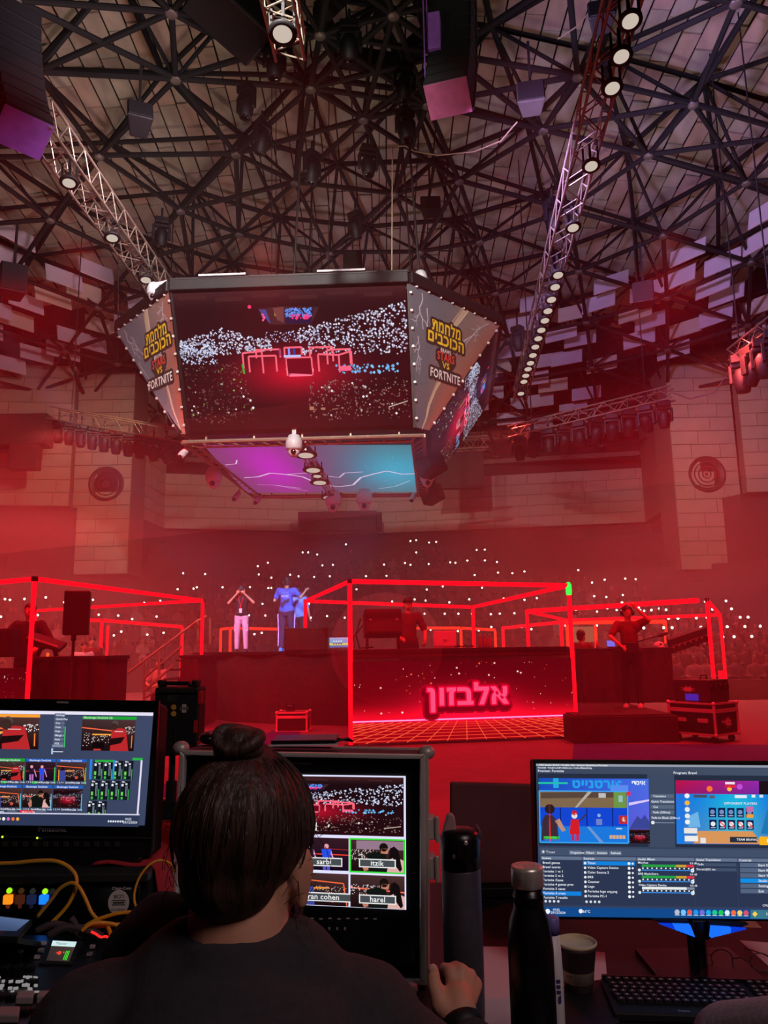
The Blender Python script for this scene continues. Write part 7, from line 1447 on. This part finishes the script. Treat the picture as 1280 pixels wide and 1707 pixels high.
# ================================================================ the operator in front, seen from behind
op = T('person', 'man with dark hair in a bun and black sweatshirt, seated with his back turned', 'person', (-.17, .95, 0))
HC = aty(416, 1392, .99); tilt = MX.Rotation(.0, 3, 'Z') @ MX.Rotation(.10, 3, 'Y')
Rh = MX.Rotation(-.28, 3, 'Z') @ MX.Rotation(.06, 3, 'Y') @ MX.Rotation(-.10, 3, 'X')
def HP(p): return HC + Rh @ V(p)
NB = aty(398, 1524, .97)       # base of the neck
shL, shR = aty(168, 1704, .97), aty(592, 1694, .99)
shL.z += -.02; shR.z += -.02
wr = aty(774, 1716, 1.43); el = V((.21, 1.18, .80)); pelv = V((-.20, .62, .52))
skin = MB(); skin.ell(HP((0, -.005, .008)), (.068, .090, .084), Rh, 24, 16); skin.ell(HP((0, .012, -.055)), (.062, .070, .064), Rh, 20, 14); skin.cap(HP((0, .088, -.01)), HP((0, .108, -.04)), .010, .016)
skin.cap(HP((0, .06, -.11)), HP((0, .07, -.115)), .026, .026)
for sg in (-1, 1):
    e = HP((sg * .074, -.002, -.034)); Re = Rh @ MX.Rotation(-sg * .5, 3, 'Z'); skin.ell(e, (.008, .016, .030), Re, 14, 10); skin.ell(e + Rh @ V((0, .004, -.028)), (.008, .011, .013), Rh, 10, 8)
skin.cap(NB + V((0, 0, -.03)), HP((0, -.008, -.075)), .062, .058, 20)
skin.cap(NB + V((-.1, .0, -.085)), NB + V((.1, 0, -.085)), .042, .042); skin.cap(NB + V((0, -.0, -.2)), pelv + V((0, 0, .05)), .11, .12, 16)
skin.cap(shR, el, .05, .042); skin.cap(el, wr, .042, .029, 14)
elL = V((-.345, 1.13, .985)); wrL = V((-.265, 1.18, 1.13)); skin.cap(shL, elL, .05, .042); skin.cap(elL, wrL, .04, .028); hand(skin, wrL, V((.15, .1, .9)), V((1, 0, .1)), 1, .9)
for sx in (-1, 1):
    kn = V((pelv.x + sx * .16, 1.12, .52)); skin.cap(pelv + V((sx * .09, 0, 0)), kn, .08, .06); skin.cap(kn, kn + V((0, .03, -.44)), .055, .04)
# right fist resting on the desk, thumb side up, knuckles to the lens
pc = aty(762, 1668, 1.47); skin.cap(wr, pc, .029, .030, 14)
for i, (x, y) in enumerate(((751, 1621), (769, 1617), (784, 1626), (794, 1641))):
    k = aty(x, y, 1.50 + .004 * i); skin.cap(aty(764 + 2.5 * i, 1690, 1.462), k, .0165, .0125, 10)
    m_ = k + V((-.008, .042 - .003 * i, -.010)); tp = m_ + V((-.004, .004, -.036)); en = tp + V((.0, -.026, -.006))
    skin.cap(k, m_, .0125 - .0006 * i, .0115, 10); skin.cap(m_, tp, .0115, .0105, 10); skin.cap(tp, en, .0105, .009, 10)
th0 = aty(736, 1676, 1.455); th1 = aty(724, 1643, 1.47); th2 = aty(722, 1616, 1.49); skin.cap(aty(768, 1702, 1.44), th0, .022, .0195, 10); skin.cap(th0, th1, .0195, .0135, 10); skin.cap(th1, th2, .0135, .0105, 10)
bme = solid(skin, m_skin, .005, 2); bo = P('body', bme, None, op)
nl = MB(); d_ = (th2 - th1).normalized(); nl.ell(th2 + V((-.002, -.010, .004)), (.0075, .003, .009), None, 10, 8); P('thumbnail', nl, M('nail', (206, 160, 140), .35), op, True)
P('watch_strap', MB().lathe(wr + (pc - wr) * .12, [(.0315, -.012), (.034, -.010), (.034, .010), (.0315, .012)], 24, 0, frame_from(pc - wr) @ MX.Rotation(-PI / 2, 3, 'X')), m_black, op, True)
# sweatshirt
tp = MB(); tp.cap(NB + V((-.06, .005, -.058)), shL + V((.03, 0, .0)), .056, .070, 16); tp.cap(NB + V((.06, .005, -.058)), shR + V((-.03, 0, .0)), .056, .070, 16); tp.cap(NB + V((-.06, .0, -.07)), NB + V((.06, 0, -.07)), .066, .066, 16); tp.cap(shL, shR, .085, .085, 16)
tp.lathe(NB + V((0, 0, -.045)), [(.085, -.03), (.078, .0), (.0715, .022), (.067, .03), (.060, .03), (.060, -.03)], 28, 0, MX.Rotation(-.12, 3, 'X'))
tp.ell((NB + pelv) / 2 + V((0, .0, .06)), (.21, .13, .22), None, 20, 14); tp.cap(NB + V((0, -.03, -.2)), pelv, .175, .17, 20); tp.cap(shL + V((.05, -.0, -.12)), shR + V((-.05, -.0, -.12)), .11, .11, 16)
tp.cap(shR, el, .072, .062, 16); tp.cap(el, el + (wr - el) * .86, .060, .042, 16)
tp.cap(shL, elL, .072, .062, 16); tp.cap(elL, elL + (wrL - elL) * .9, .058, .044, 16); tp.cap(aty(268, 1545, 1.16), aty(240, 1600, 1.12), .048, .06, 14)
sm = solid(tp, m_sweat, .009, 5); P('sweatshirt', sm, None, op)
lg = MB()
for sx in (-1, 1):
    kn = V((pelv.x + sx * .16, 1.12, .52)); lg.cap(pelv + V((sx * .08, 0, 0)), kn, .105, .08, 14); lg.cap(kn, kn + V((0, .03, -.42)), .078, .062, 14)
lg.cap(pelv + V((-.08, -.02, .02)), pelv + V((.08, -.02, .02)), .13, .13, 14); P('trousers', solid(lg, m_navy, .014, 3), None, op)
for sx in (-1, 1):
    kn = V((pelv.x + sx * .16, 1.12, .52)); sm = MB(); sm.cap((kn.x, 1.09, .05), (kn.x, 1.28, .042), .05, .042); P('shoe', solid(sm, m_black, .012, 2), None, op)
# hair: cap swept up into a bun, with loose strands
hm = MB(); hm.ell(HP((0, -.016, .016)), (.080, .100, .086), Rh, 28, 18); hm.ell(HP((0, -.046, -.034)), (.060, .052, .054), Rh, 22, 14)
hm.cap(HP((0, -.03, .085)), aty(399, 1258, .957), .034, .018, 14)
hme = solid(hm, m_hair, .006, 4); P('hair', hme, None, op)
bc = aty(398, 1244, .955); bn = MB(); Rb = MX.Rotation(.05, 3, 'Y') @ MX.Rotation(.5, 3, 'X')
bn.ell(bc, (.0285, .026, .0215), Rb, 20, 14)
for k in range(3):
    pts = []
    for a in np.linspace(0, 2 * PI, 26): pts.append(bc + Rb @ V(((.021 + .002 * k) * math.cos(a + k), (.020) * math.sin(a + k), -.008 + .009 * k + .004 * math.sin(2 * a))))
    bn.path(pts, .0085, 8)
P('hair_bun', solid(bn, m_hair, .0022, 1), None, op)
st_ = MB(); r = random.Random(3)
for k in range(420):
    th = r.uniform(0, 2 * PI); zz = r.uniform(-.75, 1.0); rr_ = math.sqrt(max(0, 1 - zz * zz)); p = V((.0806 * rr_ * math.cos(th), -.016 + .1005 * rr_ * math.sin(th), .010 + .0915 * zz))
    if p.y > .055 or zz < -.55: continue
    tgt = V((0, -.02, .110)); d = (tgt - p); nrm_ = V((rr_ * math.cos(th), rr_ * math.sin(th), zz)); pts = []
    L = r.uniform(.05, .11) / max(.03, d.length)
    for i in range(6):
        f = i / 5 * min(.9, L); q_ = p + d * f; e = V((q_.x / .080, (q_.y + .016) / .100, (q_.z - .010) / .091)); s_ = 1.0 / max(.2, e.length); q_ = V((q_.x * s_, (q_.y + .016) * s_ - .016, (q_.z - .010) * s_ + .010)) + nrm_ * (.0012 + (.004 * r.random() if k % 6 == 0 else 0) * (i / 5)); pts.append(HP(q_))
    st_.path(pts, .0007, 3)
for k in range(60):
    sg = r.choice((-1, -1, 1)); a = HP((sg * r.uniform(.06, .088), r.uniform(-.05, .03), r.uniform(-.08, .04))); d = Rh @ V((sg * r.uniform(.004, .02), r.uniform(-.01, .02), r.uniform(-.05, .03))); st_.path([a, a + d * .5 + V((sg * .003, 0, .004)), a + d], .00045, 3)
P('hair_strands', st_, m_hair, op, kind='stuff')
bd = MB(); bd.ell(HP((0, .034, -.080)), (.064, .056, .050), Rh, 18, 12); P('beard', solid(bd, m_hair, .006, 2), None, op)
for sg in (-1, 1):
    P('eye', MB().ell(HP((sg * .031, .080, .0)), (.013, .011, .010), Rh, 12, 8), m_white, op, True); P('iris', MB().ell(HP((sg * .031, .0905, .0)), (.006, .003, .006), Rh, 10, 6), m_glassk, op, True); P('brow', MB().cap(HP((sg * .017, .088, .022)), HP((sg * .047, .078, .025)), .005, .004, 6), m_hair, op, True)
P('mouth', MB().cap(HP((-.022, .084, -.078)), HP((.022, .084, -.078)), .006, .006, 6), M('lips_man', (150, 80, 74), .5), op, True)
def chair(x, y, label):
    t = T('office_chair', label, 'chair', (x, y, 0)); P('seat', MB().box((x, y, .40), (.48, .46, .08)), m_black, t, bevel=.03); P('column', MB().tube((x, y, .08), (x, y, .37), .03, 12), m_dark, t); P('backrest', MB().box((x, y - .27, .70), (.42, .05, .42), MX.Rotation(-.1, 3, 'X')), m_black, t, bevel=.03)
    for k in range(5): a = 2 * PI * k / 5; P('base_arm', MB().bar((x, y, .09), (x + .28 * math.cos(a), y + .28 * math.sin(a), .06), .045, .03), m_black, t); P('castor', MB().ell((x + .28 * math.cos(a), y + .28 * math.sin(a), .028), (.028,) * 3, None, 10, 8), m_rubber, t, True)
    P('back_support', MB().bar((x, y - .18, .37), (x, y - .29, .55), .05, .02), m_black, t); return t
chair(pelv.x, pelv.y, 'black office chair under the man with the bun')
# second operator: grey sleeve at the lower right corner
s2 = T('person', 'person in a grey sweatshirt at the lower right corner, only a sleeve showing', 'person', (.86, .80, 0)); e2 = aty(1216, 1738, 1.46); sh2 = V((.74, .98, 1.04)); p2 = V((.92, .72, .52)); n2 = V((.92, .88, 1.16)); w2_ = aty(1345, 1760, 1.60); sh3 = V((1.10, .96, 1.12)); e3 = V((1.22, 1.2, .90)); w3 = V((1.02, 1.55, .80))
sb = MB(); h2 = V((.92, .94, 1.33)); sb.ell(h2 + V((0, 0, .02)), (.074, .094, .1)); sb.ell(h2 + V((0, .02, -.06)), (.058, .07, .07)); sb.cap(h2 + V((0, .09, -.02)), h2 + V((0, .108, -.04)), .01, .016); sb.cap(n2, h2 + V((0, 0, -.08)), .06, .056); sb.cap(n2 + V((0, 0, -.1)), p2, .13, .13)
for a, c, e in ((sh2, e2, w2_), (sh3, e3, w3)): sb.cap(a, c, .05, .042); sb.cap(c, e, .04, .028); hand(sb, e, e - c, V((0, 0, 1)))
for sx in (-1, 1): kn = V((p2.x + sx * .13, 1.18, .52)); sb.cap(p2 + V((sx * .09, 0, 0)), kn, .08, .06); sb.cap(kn, kn + V((0, .03, -.44)), .055, .04)
P('body', solid(sb, m_skin, .009, 3), None, s2)
sv = MB(); sv.cap(n2 + V((0, 0, -.12)), p2 + V((0, 0, .04)), .165, .17, 16); sv.cap(sh2, sh3, .08, .08); sv.cap(sh2, e2, .074, .062, 18); sv.cap(e2, e2 + (w2_ - e2) * .9, .060, .05, 18); sv.ell(e2 + V((-.03, -.03, -.01)), (.05, .05, .045)); sv.cap(sh3, e3, .074, .06); sv.cap(e3, e3 + (w3 - e3) * .9, .058, .042)
P('sweatshirt', solid(sv, m_greysw, .009, 5), None, s2)
lg = MB()
for sx in (-1, 1): kn = V((p2.x + sx * .13, 1.18, .52)); lg.cap(p2 + V((sx * .08, 0, 0)), kn, .105, .08, 14); lg.cap(kn, kn + V((0, .03, -.42)), .078, .062, 14)
P('trousers', solid(lg, m_navy, .014, 3), None, s2); hm = MB(); hm.ell(h2 + V((0, -.016, .03)), (.082, .1, .094)); hm.ell(h2 + V((0, -.045, -.03)), (.06, .05, .05)); P('hair', solid(hm, m_hairb, .01, 2), None, s2)
for sx in (-1, 1): kn = V((p2.x + sx * .13, 1.18, .52)); sm = MB(); sm.cap((kn.x, 1.15, .05), (kn.x, 1.34, .042), .05, .042); P('shoe', solid(sm, m_black, .012, 2), None, s2)
for sg in (-1, 1): P('eye', MB().ell(h2 + V((sg * .031, .086, 0)), (.013, .011, .01), None, 10, 6), m_white, s2, True)
chair(p2.x, p2.y, 'black office chair under the person in grey at the right')
# ================================================================ haze: three stacked layers of thin smoke beyond the desk
hz0 = T('haze', 'thin red-lit stage haze filling the hall beyond the desk', 'haze', (0, 30, 0)); hz0['kind'] = 'stuff'
def haze(name, z1, dens, y0=4.2):
    b = MB(); b.box((0, y0 + 22, z1 / 2), (64, 44, z1)); m = bpy.data.materials.new(name); m.use_nodes = True; nt = m.node_tree; nt.nodes.remove(nt.nodes['Principled BSDF']); vs = nt.nodes.new('ShaderNodeVolumeScatter')
    vs.inputs['Color'].default_value = (1, .93, .92, 1); vs.inputs['Density'].default_value = dens; vs.inputs['Anisotropy'].default_value = .25; nt.links.new(vs.outputs[0], nt.nodes['Material Output'].inputs['Volume'])
    return P(name, b, m, hz0, kind='stuff')
haze('haze_layer', 3.8, .054, 8.0); haze('haze_layer', 5.8, .013, 8.0); haze('haze_layer', 8.5, .0035, 8.0)
for o in list(bpy.data.objects):
    if '_b' in o: del o['_b']
